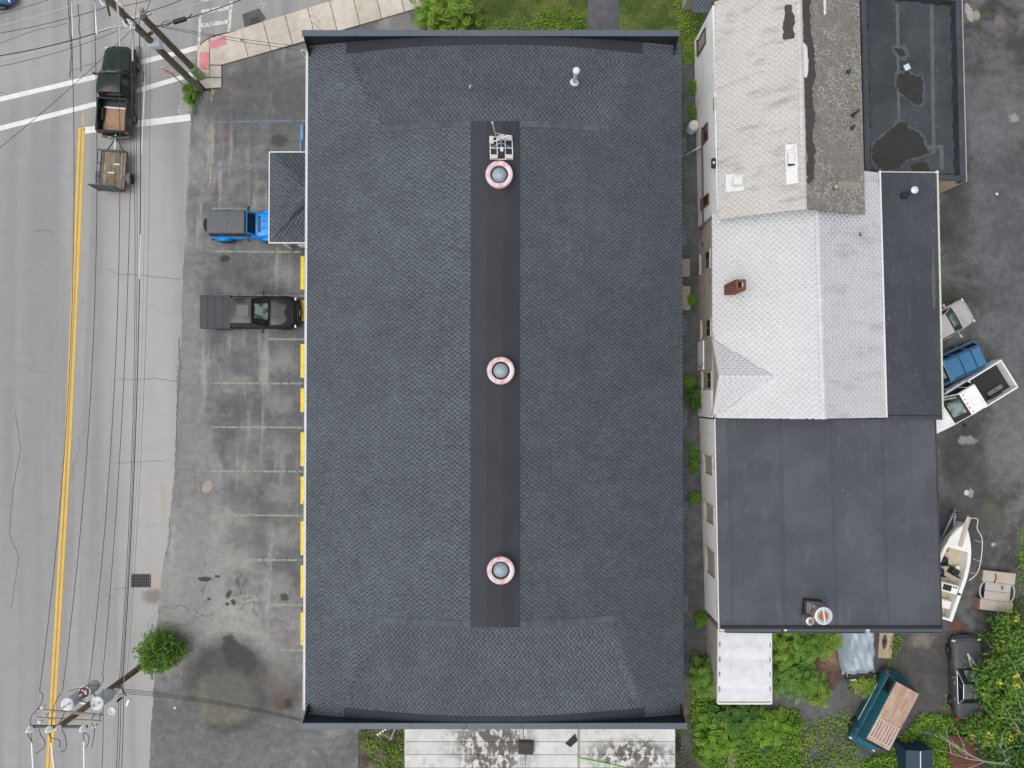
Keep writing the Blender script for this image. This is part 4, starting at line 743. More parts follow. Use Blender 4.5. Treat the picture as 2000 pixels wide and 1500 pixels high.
roofpipe(1655, 141, 1659, 136, zat(zE1, 1655, 141), 'small dark vent pipe, topmost on the mossy roof slope'); roofpipe(1664, 226, 1677, 216, zat(zE1, 1664, 226), 'tallest of the dark vent pipes on the mossy roof slope'); roofpipe(1663, 250, 1668, 246, zat(zE1, 1663, 250), 'short dark vent pipe just below the tallest one on the mossy slope'); roofpipe(1628, 368, 1634, 362, zat(zE1, 1628, 368), 'grey vent pipe near the lower end of the mossy slope', 'galv', .06)
zq = zat(zW1, 1438, 356); rv = thing('roof_vent', 'square white box vent on a white patch of the pale roof', 'vent', P(1438, 356, zq), world=True); c = P(1438, 356, zq)
mb = MB(); mb.box(c + Vector((0, 0, .12)), (.34, .36, .4)); mb.build('neck', 'galv', rv); mb = MB(); mb.box(c + Vector((0, 0, .36)), (.58, .56, .1), 0, .5, .8); mb.build('hood', 'trim_white', rv, bevel=.03)
zq = zat(zW1, 1545, 318); c = P(1545, 318, zq); sk = thing('ridge_vent_box', 'low white box vent with a dark slot near the ridge of the pale roof', 'vent', c, world=True); mb = MB(); mb.box(c + Vector((-.02, .2, .1)), (.38, .62, .2)); mb.build('box', 'patch_white', sk, bevel=.04); mb = MB(); mb.box(c + Vector((-.02, -.14, .09)), (.34, .07, .12)); mb.build('slot', 'black_hole', sk)
# ---- flat black annex with parapet
zf2, zp2 = 2.9, 3.2; c2 = [P(1681, -30, zp2), P(1878, -8, zp2), P(1887, 354, zp2), P(1690, 345, zp2)]
b2 = thing('flat_roof_annex', 'annex with a ponding black flat roof inside a wrapped parapet, top right', 'building', ((c2[0].x + c2[2].x) / 2, (c2[0].y + c2[2].y) / 2, 0), world=True)
walls(b2, [c2[0], c2[3], c2[2], c2[1]], 0, [zp2 - .08] * 4, 'wall_cream')
xs_ = [1681, 1752, 1819, 1878]
for k in range(3):
    mb = MB(); mb.slab([P(xs_[k], -8, zf2 + .003 * k), P(xs_[k + 1] + 2, -8, zf2 + .003 * k), P(xs_[k + 1] + (8 if k == 2 else 6), 352, zf2 + .003 * k), P(xs_[k] + 5, 350, zf2 + .003 * k)], .05, .4 + .1 * k); mb.build('membrane_sheet', 'membrane_dark', b2)
for k in (1, 2):
    patch(b2, [(xs_[k] - 3, 8), (xs_[k] + 4, 8), (xs_[k] + (8 if k == 2 else 6), 300 if k == 2 else 235), (xs_[k] + 1, 300 if k == 2 else 235)], zf2, 'seam_pale', 'lap_seam', .9, 20 + k, None, .014, 8)
patch(b2, [(1800, 284), (1842, 283), (1844, 330), (1836, 332), (1834, 290), (1802, 289)], zf2, 'seam_pale', 'lap_seam', .8, 24, None, .015, 8)
for sc_, cx_, cy_, pp in ((1.14, 1777, 173, [(1752, 146), (1772, 140), (1790, 150), (1801, 150), (1803, 175), (1802, 200), (1795, 206), (1775, 196), (1760, 182), (1750, 170)]), (1.1, 1757, 287, [(1754, 240), (1765, 237), (1772, 248), (1790, 258), (1803, 268), (1806, 282), (1818, 298), (1800, 305), (1772, 312), (1760, 325), (1745, 330), (1715, 326), (1703, 310), (1706, 285), (1728, 262)]), (1.5, 1757, 103, [(1745, 94), (1765, 92), (1772, 108), (1760, 114), (1748, 104)])): patch(b2, [(cx_ + (x - cx_) * sc_, cy_ + (y - cy_) * sc_) for x, y in pp], zf2, 'membrane_halo', 'dried_silt_ring', 2.5, 31, None, .0125, 5)
patch(b2, [(1752, 146), (1772, 140), (1790, 150), (1801, 150), (1803, 175), (1802, 200), (1795, 206), (1775, 196), (1760, 182), (1750, 170)], zf2, 'puddle', 'puddle', 2.0, 25, None, .018, 5); patch(b2, [(1754, 240), (1765, 237), (1772, 248), (1790, 258), (1803, 268), (1806, 282), (1818, 298), (1800, 305), (1772, 312), (1760, 325), (1745, 332), (1715, 328), (1703, 310), (1706, 285), (1728, 262)], zf2, 'puddle', 'puddle', 2.2, 26, None, .018, 5)
patch(b2, [(1778, 322), (1795, 317), (1812, 318), (1816, 336), (1780, 336)], zf2, 'puddle', 'puddle', 1.6, 27, None, .018, 5); patch(b2, [(1745, 94), (1765, 96), (1769, 108), (1760, 112), (1752, 102)], zf2, 'puddle', 'damp_patch', 1.6, 28, None, .016, 5)
for i in range(4):
    a_, b_ = c2[i], c2[(i + 1) % 4]; d_ = (b_ - a_).normalized(); cen = (c2[0] + c2[2]) / 2; inn = Vector((-d_.y, d_.x, 0)); inn = inn if inn.dot(cen - a_) > 0 else -inn
    o_ = [a_, b_, b_ + inn * .34, a_ + inn * .34]; mb = MB(); mb.slab([(p.x, p.y, p.z + .005 * i) for p in o_], .5); mb.build('parapet', 'membrane_blue', b2, bevel=.05, seg=2)
    Ld = (b_ - a_).length; mb = MB(); n = int(Ld / .22); sec = []
    for k in range(n + 1):
        p = a_ + d_ * (Ld * k / n); wv = .05 * math.sin(k * 1.9) + .04 * math.sin(k * .73 + i); sec.append([p + inn * .33 + Vector((0, 0, -.02)), p + inn * (.42 + wv * .6) + Vector((0, 0, -.17)), p + inn * (.52 + wv) + Vector((0, 0, -.33))])
    mb.loft([[tuple(q) for q in s_] for s_ in sec], cap=False); mb.build('wrinkled_upstand', 'parapet_black', b2, smooth=True)
mb = MB(); mb.bar(c2[1] + Vector((.05, 0, -.1)), c2[2] + Vector((.05, 0, -.1)), .05, .14); mb.build('edge_trim', 'frame_wood', b2)
c = P(1768, 135, zf2); rv = thing('roof_vent', 'small square pale roof vent between the puddles on the black flat roof', 'vent', c, R(25)); mb = MB(); mb.box((0, 0, .1), (.22, .26, .2)); mb.build('box', 'galv', rv, bevel=.02); mb = MB(); mb.box((0, .02, .22), (.34, .34, .04)); mb.build('lid', 'galv_pale', rv, bevel=.01)
# ---- white shingled house
W0, W1 = P(1391, 437, 3.2), P(1397, 816.5, 3.2); R0, R1 = P(1597, 400, 5.4), P(1610, 817.5, 5.4); E0, E1 = P(1717, 337, 4.0), P(1730, 815, 4.0); W0b = P(1390, 400, 3.2); E00 = P(1686, 329, 4.45)
h3 = thing('white_roof_house', 'house with a broad white shingle gable roof, small cross gable and brick chimney', 'house', ((W0.x + E1.x) / 2, (W0.y + W1.y) / 2, 0), world=True)
hA, hB = Vector((P(1363, 445).x, W0b.y, 0)), Vector((P(1364.5, 817).x, W1.y, 0))
walls(h3, [Vector((hA.x, W0.y + .3, 0)), Vector((hB.x, W1.y + .05, 0)), Vector((E1.x - .1, W1.y + .05, 0)), Vector((E0.x - .1, W0.y + .3, 0))], 0, [3.05, 3.05, 3.8, 3.8], 'wall_beige')
zW3 = plane(W0, W1, R1); zE3 = plane(R0, R1, E1)
R00 = Vector((R0.x - .02, E0.y, float(zE3(R0.x - .02, E0.y)))); W00 = Vector((W0.x, W0b.y, float(zW3(W0.x, W0b.y)))); Rw = Vector((R0.x, W0b.y, float(zW3(R0.x, W0b.y))))
roofplane(h3, [W00, W1, R1, Rw], 'shingle_white', 'x-', .15, .33, .982, dots=False); roofplane(h3, [R00, R1, E1, E0], 'shingle_white_worn', 'x+', .15, .33, .982, dots=False)
n = 46; p0, p1 = R0 + Vector((0, 0, .035)), R1 + Vector((0, 0, .035))
for k in range(n):
    a_, b_ = p0.lerp(p1, k / n), p0.lerp(p1, (k + 1.12) / n); mb = MB(); q = []
    for p in (a_, b_): q += [p + Vector((-.16, 0, -.04)), p + Vector((0, 0, .01)), p + Vector((.14, 0, -.055))]
    mb.add(q, [(0, 3, 4, 1), (1, 4, 5, 2)], random.uniform(.4, .8)); mb.build('ridge_shingle', 'shingle_white', h3)
dz = 4.42; g0, g1 = P(1404, 735, dz), P(1511, 735, dz - .02); ga, gc = P(1393, 664, 3.23), P(1397, 812, 3.23); ga.x = gc.x = g0.x - .02
for pts, md in (([g0, g1, ga], 'y+'), ([g0, g1, gc], 'y-')):
    up = .05; q = [p + Vector((0, 0, up)) for p in pts]; mb = MB(); mb.slab([tuple(p) for p in q], .09, .2); mb.build('cross_gable_slope', 'shingle_white', h3)
    tabs('shingles', min(p.x for p in q), min(p.y for p in q), max(p.x for p in q), max(p.y for p in q), plane(*q), md, .15, .33, .982, h3, 'shingle_white', inpoly(q), jit=0.0, t1=.004, dots=False, wj=0.0, alo=.7, ahi=.78)
mb = MB(); mb.add([(g0.x + .06, ga.y - .1, 3.0), (g0.x + .06, gc.y + .1, 3.0), (g0.x + .06, g0.y, dz - .05)], [(0, 1, 2)]); mb.build('cross_gable_wall', 'wall_beige', h3); mb = MB(); mb.bar(ga + Vector((-.03, 0, 0)), g0 + Vector((-.03, 0, .02)), .05, .16); mb.bar(gc + Vector((-.03, 0, 0)), g0 + Vector((-.032, 0, .02)), .05, .16); mb.build('bargeboard', 'frame_wood', h3)
A, B = hA, hB
for y0, y1, x0, x1 in ((492, 529, 1370, 1388), (624, 660, 1372, 1389.5), (726, 760, 1374, 1391)): window(h3, A, B, x0, x1, y0, y1, 'frame_wood', 'glass_dark', 2, 2, True)
q0, q1 = PW(1365, 668, A, B), PW(1376, 722, A, B); mb = MB(); mb.box((q0.x - .05, (q0.y + q1.y) / 2, (q0.z + q1.z) / 2), (.06, abs(q0.y - q1.y), abs(q1.z - q0.z))); mb.build('boarded_panel', 'wall_plaster', h3)
q0, q1 = PW(1365, 762, A, B), PW(1394, 816, A, B); mb = MB(); mb.box((q0.x - .03, (q0.y + q1.y) / 2, 1.6), (.05, abs(q0.y - q1.y), 3.0)); mb.build('plaster_panel', 'wall_plaster', h3)
mb = MB(); q = PW(1373, 476, A, B); mb.bar(q + Vector((-.05, .1, 0)), q + Vector((-.05, -.2, .15)), .05, .05); mb.build('bracket', 'steel_dark', h3)
mb = MB(); mb.bar(E0 + Vector((.03, .1, .03)), E1 + Vector((.03, 0, .03)), .09, .06); mb.build('drip_edge', 'trim_white', h3)
zc = zat(zW3, 1424, 567, 3.5); cb = P(1424, 567, zc); ch = thing('brick_chimney', 'leaning-looking red brick chimney on the white shingle roof', 'chimney', (cb.x, cb.y, zc - .3), 0); hC = 2.35; wC = .27
mb = MB(); mb.box((0, 0, hC / 2), (wC * 2 - .02, wC * 2 - .02, hC)); mb.build('core', 'mortar', ch); mb = MB(); nr = int(hC / .072)
for k in range(nr):
    for s in range(4):
        for j in range(3):
            u = -wC + wC * 2 * (j + (.5 if k % 2 else .25)) / 3 * 1.0
            if abs(u) > wC - .06: continue
            c_, s_ = math.cos(s * math.pi / 2), math.sin(s * math.pi / 2); x_, y_ = u, wC - .01; mb.box((x_ * c_ - y_ * s_, x_ * s_ + y_ * c_, .036 + k * .072), (.165, .045, .06), s * math.pi / 2, random.random())
    for sx in (-1, 1):
        for sy in (-1, 1): mb.box((sx * (wC - .03), sy * (wC - .03), .036 + k * .072), (.095, .095, .06), 0, random.random())
mb.build('bricks', 'brick_red', ch, kind='stuff')
mb = MB(); rw = .15
for s in range(4): 
    c_, s_ = math.cos(s * math.pi / 2), math.sin(s * math.pi / 2); mb.box((-s_ * .22, c_ * .22, hC + .03), (.56, .13, .08 + .002 * (s % 2)), s * math.pi / 2, .3)
mb.build('crown', 'brick_red', ch, bevel=.01); mb = MB(); mb.box((0, 0, hC + .005), (.3, .3, .012)); mb.build('flue_opening', 'black_hole', ch); mb = MB(); mb.box((.1, 0, hC + .02), (.06, .26, .03)); mb.build('flue_tile', 'conc_block', ch)
mb = MB(); mb.prism([(-.36, -.34), (.34, -.34), (.34, .34), (-.36, .34)], .22, .26); mb.build('flashing', 'galv_pale', ch)
roofpipe(1680, 458, 1686, 455, zat(zE3, 1680, 458), 'small grey vent pipe on the white roof slope farther from the alley', 'galv', .06)
# ---- lean-to with dark membrane
l0, l1, l2, l3 = P(1714, 337, 3.85), P(1829, 338, 3.45), P(1840, 820, 3.45), P(1727, 819, 3.85)
b4 = thing('lean_to', 'dark-roofed lean-to with pale eave trim behind the white-roofed house', 'building', ((l0.x + l2.x) / 2, (l0.y + l2.y) / 2, 0), world=True)
walls(b4, [l0 + Vector((.1, -.2, 0)), l3 + Vector((.1, .2, 0)), l2 + Vector((-.75, .2, 0)), l1 + Vector((-.75, -.2, 0))], 0, [3.2, 3.2, 2.85, 2.85], 'wall_beige')
fr = [0, .22, .5, .74, 1]
for k in range(4):
    up = Vector((0, 0, .004 * k)); mb = MB(); mb.slab([tuple(l0.lerp(l1, fr[k]) + up), tuple(l0.lerp(l1, min(1, fr[k + 1] + .015)) + up), tuple(l3.lerp(l2, min(1, fr[k + 1] + .015)) + up), tuple(l3.lerp(l2, fr[k]) + up)], .08, .5 + .12 * (k % 2)); mb.build('membrane_sheet', 'membrane_blue', b4)
mb = MB(); mb.bar(l1 + Vector((.04, .05, 0)), l2 + Vector((.04, -.02, 0)), .1, .1); mb.build('eave_trim', 'trim_green', b4); mb = MB(); mb.bar(l0 + Vector((0, .03, .02)), l1 + Vector((0, .03, .02)), .04, .08); mb.build('verge_trim', 'trim_white', b4); mb = MB(); mb.bar(l3 + Vector((0, .22, .03)), l2 + Vector((0, .22, .03)), .05, .03); mb.build('end_bead', 'parapet_black', b4)
mb = MB(); mb.box(l1 + Vector((-.02, .02, .05)), (.14, .14, .16)); mb.build('gutter_end', 'trim_white', b4)
patch(b4, [(1822, 480), (1826, 530), (1828, 600), (1823, 605), (1819, 540)], 3.48, 'mud_thin', 'mud_streak', 1.2, 33, plane(l0, l1, l2), .025)
zq = float(plane(l0, l1, l2)(P(1762, 384, 3.3).x, 0)); c = P(1763, 383, 3.65); vp = thing('vent_pipe', 'tall dark vent pipe with a pale cap on the lean-to roof', 'vent', (c.x, c.y, 3.6)); mb = MB(); mb.box((0, 0, .1), (.34, .34, .3)); mb.build('curb', 'parapet_black', vp, bevel=.03); mb = MB(); mb.lathe((0, 0, 0), [(.13, .2), (.13, 1.2)], 18); mb.build('pipe', 'membrane_blue', vp, smooth=True); mb = MB(); mb.lathe((0, 0, 0), [(.15, 1.18), (.2, 1.22), (.2, 1.3), (.1, 1.36), (0, 1.37)], 18); mb.build('cap', 'galv_pale', vp, smooth=True)
# ---- flat membrane roof building
z5 = 3.25; k5 = [P(1396.5, 818, z5), P(1826, 819, z5), P(1838.5, 1226, z5), P(1404.5, 1226, z5)]
b5 = thing('flat_roof_workshop', 'workshop with a wide grey membrane flat roof and whitewashed alley wall', 'building', ((k5[0].x + k5[2].x) / 2, (k5[0].y + k5[2].y) / 2, 0), world=True)
hA, hB = Vector((P(1366, 820).x, k5[0].y, 0)), Vector((P(1377, 1205).x, k5[3].y, 0))
walls(b5, [hA + Vector((0, -.05, 0)), hB + Vector((0, .1, 0)), k5[2] + Vector((-.75, .1, 0)), k5[1] + Vector((-.75, -.05, 0))], 0, [3.08] * 4, 'wall_plaster')
fr = [0, .062, .295, .528, .757, 1.0]
for k in range(5):
    up = Vector((0, 0, .005 * (k % 2) + (.003 if k > 2 else 0))); mb = MB(); mb.slab([tuple(k5[0].lerp(k5[1], fr[k]) + up), tuple(k5[0].lerp(k5[1], fr[k + 1]) + up), tuple(k5[3].lerp(k5[2], fr[k + 1]) + up), tuple(k5[3].lerp(k5[2], fr[k]) + up)], .1, (.5, .45, .55, .48, .52)[k]); mb.build('membrane_sheet', 'membrane_slate', b5)
    if 0 < k: 
        for j, dx in enumerate((-.06, .08)): mb = MB(); mb.bar(k5[0].lerp(k5[1], fr[k]) + Vector((dx, 0, .014)), k5[3].lerp(k5[2], fr[k]) + Vector((dx, 0, .014)), .025, .012); mb.build('lap_bead', 'membrane_seam', b5)
mb = MB(); mb.bar(k5[0] + Vector((-.03, 0, 0)), k5[3] + Vector((-.03, 0, 0)), .06, .12); mb.build('edge_trim', 'trim_white', b5); mb = MB(); mb.bar(k5[1] + Vector((.02, 0, 0)), k5[2] + Vector((.02, 0, 0)), .05, .12); mb.build('edge_trim', 'membrane_blue', b5); mb = MB(); mb.bar(k5[0] + Vector((0, .02, .02)), k5[1] + Vector((0, .02, .02)), .05, .06); mb.build('edge_trim', 'parapet_black', b5)
mb = MB(); mb.bar(k5[3] + Vector((.1, .03, .05)), k5[2] + Vector((0, .03, .05)), .16, .16); mb.build('gravel_stop', 'parapet_black', b5)
for x0, x1, zz in ((1416, 1526, 3.05), (1536, 1690, 3.0), (1700, 1840, 2.95)):
    q0, q1 = P(x0, 1231, zz), P(x1, 1232, zz); mb = MB()
    for dy, h_ in ((-.12, .12), (.10, .12)): mb.bar(q0 + Vector((0, dy, 0)), q1 + Vector((0, dy, 0)), .03, h_)
    mb.bar(q0 + Vector((0, -.01, -.04)), q1 + Vector((0, -.01, -.04)), .2, .03); mb.build('gutter', 'cap_metal', b5)
for x0 in (1533, 1694, 1409):
    q = P(x0, 1229, 3.05); mb = MB(); mb.lathe(q, [(.09, -.35), (.09, .1), (0, .11)], 12); mb.build('gutter_outlet', 'trim_white', b5, smooth=True)
for y0, y1, x0, x1 in ((891, 927, 1378, 1393), (986, 1022, 1380, 1395.5), (1076, 1124, 1382, 1398)): window(b5, hA, hB, x0, x1, y0, y1, 'frame_wood', 'pane_dull', 3, 1, False)
c = P(1584, 1184, z5); ex = thing('rusty_exhaust_fan', 'rusty rooftop exhaust fan drum with a small can beside it on the membrane roof', 'exhaust fan', c, R(-4))
mb = MB(); mb.box((0, 0, .14), (1.05, .85, .28)); mb.build('curb', 'parapet_black', ex, bevel=.03); mb = MB(); mb.loft([[(-.4, -.34, .28), (.42, -.34, .28), (.42, .36, .28), (-.4, .36, .28)], [(-.25, -.3, .95), (.4, -.3, .95), (.4, .3, .95), (-.25, .3, .95)]], closed=True); mb.build('duct', 'galv', ex, bevel=.02)
for k, (z0_, z1_, r_, m_) in enumerate(((.5, .8, .46, 'galv'), (.8, 1.05, .475, 'rust'), (1.05, 1.38, .465, 'galv'))): mb = MB(); mb.lathe((.12, -.12, 0), [(r_, z0_), (r_, z1_)], 32); mb.build('drum_band', m_, ex, smooth=True)
mb = MB(); mb.lathe((.12, -.12, 0), [(.475, 1.36), (.49, 1.40), (.40, 1.415), (.38, 1.36), (0, 1.37)], 32); mb.build('rim', 'galv_pale', ex, smooth=True); mb = MB(); mb.lathe((.12, -.12, 0), [(.37, 1.372), (.2, 1.385), (0, 1.39)], 28); mb.build('rusty_lid', 'rust', ex); mb = MB(); mb.box((.14, -.12, 1.41), (.09, .8, .04), R(12)); mb.build('strap', 'galv_pale', ex)
mb = MB(); mb.lathe((-.42, -.58, 0), [(.2, .25), (.22, .3), (.22, .95), (.24, .98), (.1, 1.02), (0, 1.02)], 22); mb.build('small_can', 'galv', ex, smooth=True); mb = MB(); mb.lathe((-.42, -.58, 1.022), [(.13, 0), (.06, .008), (0, .01)], 16); mb.build('rust_stain_cap', 'rust', ex)
# ---- white metal shed
z6 = 2.4; s6 = [P(1403, 1229, z6), P(1506, 1231, z6), P(1506.5, 1374, z6), P(1402, 1374, z6)]
b6 = thing('metal_shed', 'white ribbed metal shed roof at the lower end of the alley', 'shed', ((s6[0].x + s6[2].x) / 2, (s6[0].y + s6[2].y) / 2, 0), world=True)
walls(b6, [s6[0] + Vector((-.05, 0, 0)), s6[3] + Vector((.05, .1, 0)), s6[2] + Vector((-.1, .1, 0)), s6[1] + Vector((-.1, 0, 0))], 0, [2.3] * 4, 'wall_beige')
for k in range(5):
    f0, f1_ = k / 5, (k + 1) / 5; a_, b_, c_, d_ = s6[0].lerp(s6[3], f0), s6[1].lerp(s6[2], f0), s6[1].lerp(s6[2], f1_), s6[0].lerp(s6[3], f1_); mb = MB(); sec = []
    for j in range(7):
        t_ = j / 6; hz = .07 * math.sin(math.pi * t_) ; sec.append([tuple(a_.lerp(d_, t_) + Vector((0, 0, hz))), tuple(b_.lerp(c_, t_) + Vector((0, 0, hz)))])
    mb.loft(sec, cap=False, a=.35 + .3 * (k % 2)); mb.build('roof_panel', 'metal_white', b6, smooth=True)
for i in range(4):
    a_, b_ = s6[i], s6[(i + 1) % 4]; mb = MB(); mb.bar(a_ + Vector((0, 0, -.04)), b_ + Vector((0, 0, -.041)), .09, .14 + .004 * (i % 2)); mb.build('edge_angle', 'trim_white', b6)
mb = MB(); 
for i in range(3): mb.bar(s6[i].lerp((s6[0] + s6[2]) / 2, .045) + Vector((0, 0, .03)), s6[(i + 1) % 4].lerp((s6[0] + s6[2]) / 2, .045) + Vector((0, 0, .03)), .07, .012)
mb.bar(s6[3].lerp((s6[0] + s6[2]) / 2, .045) + Vector((0, 0, .03)), s6[0].lerp((s6[0] + s6[2]) / 2, .045) + Vector((0, 0, .03)), .11, .014)
mb.build('weathered_strip', 'patch_beige', b6)
# ---- corner of a dark roof at the top edge
q = [P(1352, -60, 3.0), P(1391, -60, 3.0), P(1391, 22, 3.0), P(1353, 23, 3.0)]; sh = thing('dark_roof_shed', 'corner of a small dark shingled roof at the top edge beside the white house', 'shed', (q[0] + q[2]) / 2 - Vector((0, 0, 3)), world=True)
roofplane(sh, q, 'shingle_slate', 'y-', .152, .25, .72, .1, .1); walls(sh, [q[0] + Vector((.1, 0, 0)), q[3] + Vector((.1, 1.7, 0)), q[2] + Vector((-.1, 1.7, 0)), q[1] + Vector((-.1, 0, 0))], 0, [2.88] * 4, 'wall_beige'); mb = MB(); mb.bar(q[3] + Vector((0, -.03, -.02)), q[2] + Vector((0, -.03, -.02)), .06, .12); mb.build('fascia', 'cap_metal', sh)
# ---- peeling white roof at the bottom
z7 = 3.0; s7 = thing('peeling_roof_shed', 'low shed with a peeling white panel roof below the lower parapet', 'shed', P(1050, 1480, 0), world=True)
for x0, x1, zz in ((790, 1129, 3.0), (1133, 1319, 3.0)):
    rows = 8; y0 = 1398
    for k in range(rows):
        cols = (1,) if zz == 3.0 and x0 == 790 else (1,)
        ya, yb = y0 + k * 25.5, y0 + (k + 1) * 25.5 - .8; xx = [x0, x1] if x0 > 1000 else [x0, 1024 + random.uniform(-3, 3), x1]
        for j in range(len(xx) - 1):
            mb = MB(); mb.slab(L([(xx[j] + .4, ya), (xx[j + 1] - .6, ya), (xx[j + 1] - .6, yb), (xx[j] + .4, yb)], zz + random.uniform(0, .012)), .1, random.uniform(.3, .7)); mb.build('roof_panel', 'peeling_white', s7, bevel=.012)
q = L([(790, 1396), (1319, 1396), (1319, 1602), (790, 1602)], 2.88); mb = MB(); mb.prism(q, 0, 2.88); mb.build('walls', 'wall_beige', s7)
c = P(1027, 1458, 3.05); hb = thing('roof_hatch', 'square brown hatch on the peeling white roof', 'hatch', c, R(-2)); mb = MB(); mb.box((0, 0, .09), (.86, .72, .2)); mb.build('frame', 'roof_felt', hb, bevel=.02); mb = MB(); mb.box((0, 0, .2), (.74, .6, .03)); mb.build('lid', 'roof_felt', hb, bevel=.01)
c = [P(1104, 1452, 3.03), P(1123, 1434, 3.12), P(1128, 1447, 3.08), P(1114, 1460, 3.04)]; mb = MB(); mb.slab([tuple(p) for p in c], .02); tag(mb.build('loose_roof_flap', 'parapet_black'), 'black loose triangular flap on the peeling white roof', 'flap')
mb = MB(); mb.tube([P(1130, 1481, 3.06), P(1160, 1487, 3.06), P(1195, 1494, 3.06), P(1230, 1503, 3.06), P(1290, 1530, 3.06)], .045, 8); tag(mb.build('garden_hose', 'hose_green', smooth=True), 'pale green hose lying across the peeling white roof', 'hose')
c = P(769, 1440, 0); gp = thing('service_bracket', 'grey angled service mast with white insulators beside the lower parapet', 'mast', c, world=True); mb = MB(); mb.tube([P(763, 1444, 3.4), P(775, 1415, 4.6)], .05, 8); mb.build('mast', 'galv', gp); mb = MB(); mb.tube([P(763, 1444, 3.4), P(764, 1440, 0)], .05, 8); mb.build('post', 'galv', gp)
for k in range(5): mb = MB(); mb.lathe(P(738 + 5 * k, 1434 - 3.2 * k, 3.6), [(.02, -.08), (.06, -.05), (.06, .05), (0, .07)], 8); mb.build('insulator', 'porcelain', gp)
mb = MB(); mb.tube([P(736, 1436, 3.6), P(750, 1434, 3.5), P(763, 1444, 3.4)], .02, 6); mb.build('arm', 'galv', gp)
# white gas cylinder in the alley
c = P(1347.5, 256, 0); gc_ = thing('gas_cylinder', 'white upright gas cylinder against the white house wall', 'gas cylinder', c); mb = MB(); mb.lathe((0, 0, 0), [(.24, .02), (.3, .1), (.315, .2), (.315, .95), (.29, 1.05), (.2, 1.14), (.1, 1.17)], 28); mb.build('tank', 'trim_white', gc_, smooth=True); mb = MB(); mb.lathe((0, 0, 0), [(.15, 1.12), (.16, 1.3), (.13, 1.31), (.12, 1.2)], 20); mb.build('collar', 'trim_white', gc_, smooth=True); mb = MB(); mb.lathe((0, 0, 0), [(.05, 1.12), (.05, 1.24), (0, 1.25)], 10); mb.build('valve', 'galv', gc_); mb = MB(); mb.lathe((0, 0, 0), [(.25, 0), (.25, .06)], 20); mb.build('foot_ring', 'galv', gc_)
# old skid and boards in the alley
c = P(1336, 545, 0); al = thing('timber_skid', 'worn timber planks on the ground beside the alley eave', 'planks', (c.x, c.y, .006))
for k in range(2): mb = MB(); mb.box((-.15 + .02 * k, .7 - 1.9 * k, .06), (1.0, 1.1 + .4 * k, .1)); mb.build('plank', 'patch_beige', al, bevel=.02)
# ================================================================== vehicles  (local x forward, y left, origin on the ground)
def ring(x, wd, zb, zs, zt):
    hf = [(wd * .86, zb), (wd * .97, zb + .10), (wd, (zb + zs) / 2), (wd * .985, zs - .06), (wd * .945, zs), (wd * .86, zs + (zt - zs) * .7), (wd * .68, zt)]
    return [(x, y, z) for y, z in hf] + [(x, 0, zt + .015)] + [(x, -y, z) for y, z in hf[::-1]]
def carbody(root, st, m, name='body'):
    mb = MB(); mb.loft([ring(*s) for s in st][::-1], closed=True); return mb.build(name, m, root, smooth=True)
def facequad(mb, q, ml, mr_, mbt, mt, off, curve=0.0, n=6):
    """inset pane on quad q = bottom-left, bottom-right, top-right, top-left"""
    p = [Vector(v) for v in q]; nrm = (p[1] - p[0]).cross(p[3] - p[0]).normalized()
    f = lambda u, v: (p[0] * (1 - u) + p[1] * u) * (1 - v) + (p[3] * (1 - u) + p[2] * u) * v
    top = []; rows = []
    for j in (mbt, 1 - mt): rows.append([f(ml + (1 - ml - mr_) * k / n, j) + nrm * (off + curve * math.sin(math.pi * k / n)) for k in range(n + 1)])
    b = rows; vs = [tuple(v) for v in b[0] + b[1]]; m = n + 1
    fs = [(k, k + 1, m + k + 1, m + k) for k in range(n)]; vs2 = [tuple(Vector(v) - nrm * (off + .01)) for v in vs]
    k2 = 2 * m; edge = [(0, m, k2 + m, k2)] + [(n, k2 + n, k2 + m + n, m + n)] + [(k + 1, k, k2 + k, k2 + k + 1) for k in range(n)] + [(m + k, m + k + 1, k2 + m + k + 1, k2 + m + k) for k in range(n)]
    mb.add(vs + vs2, fs + edge)
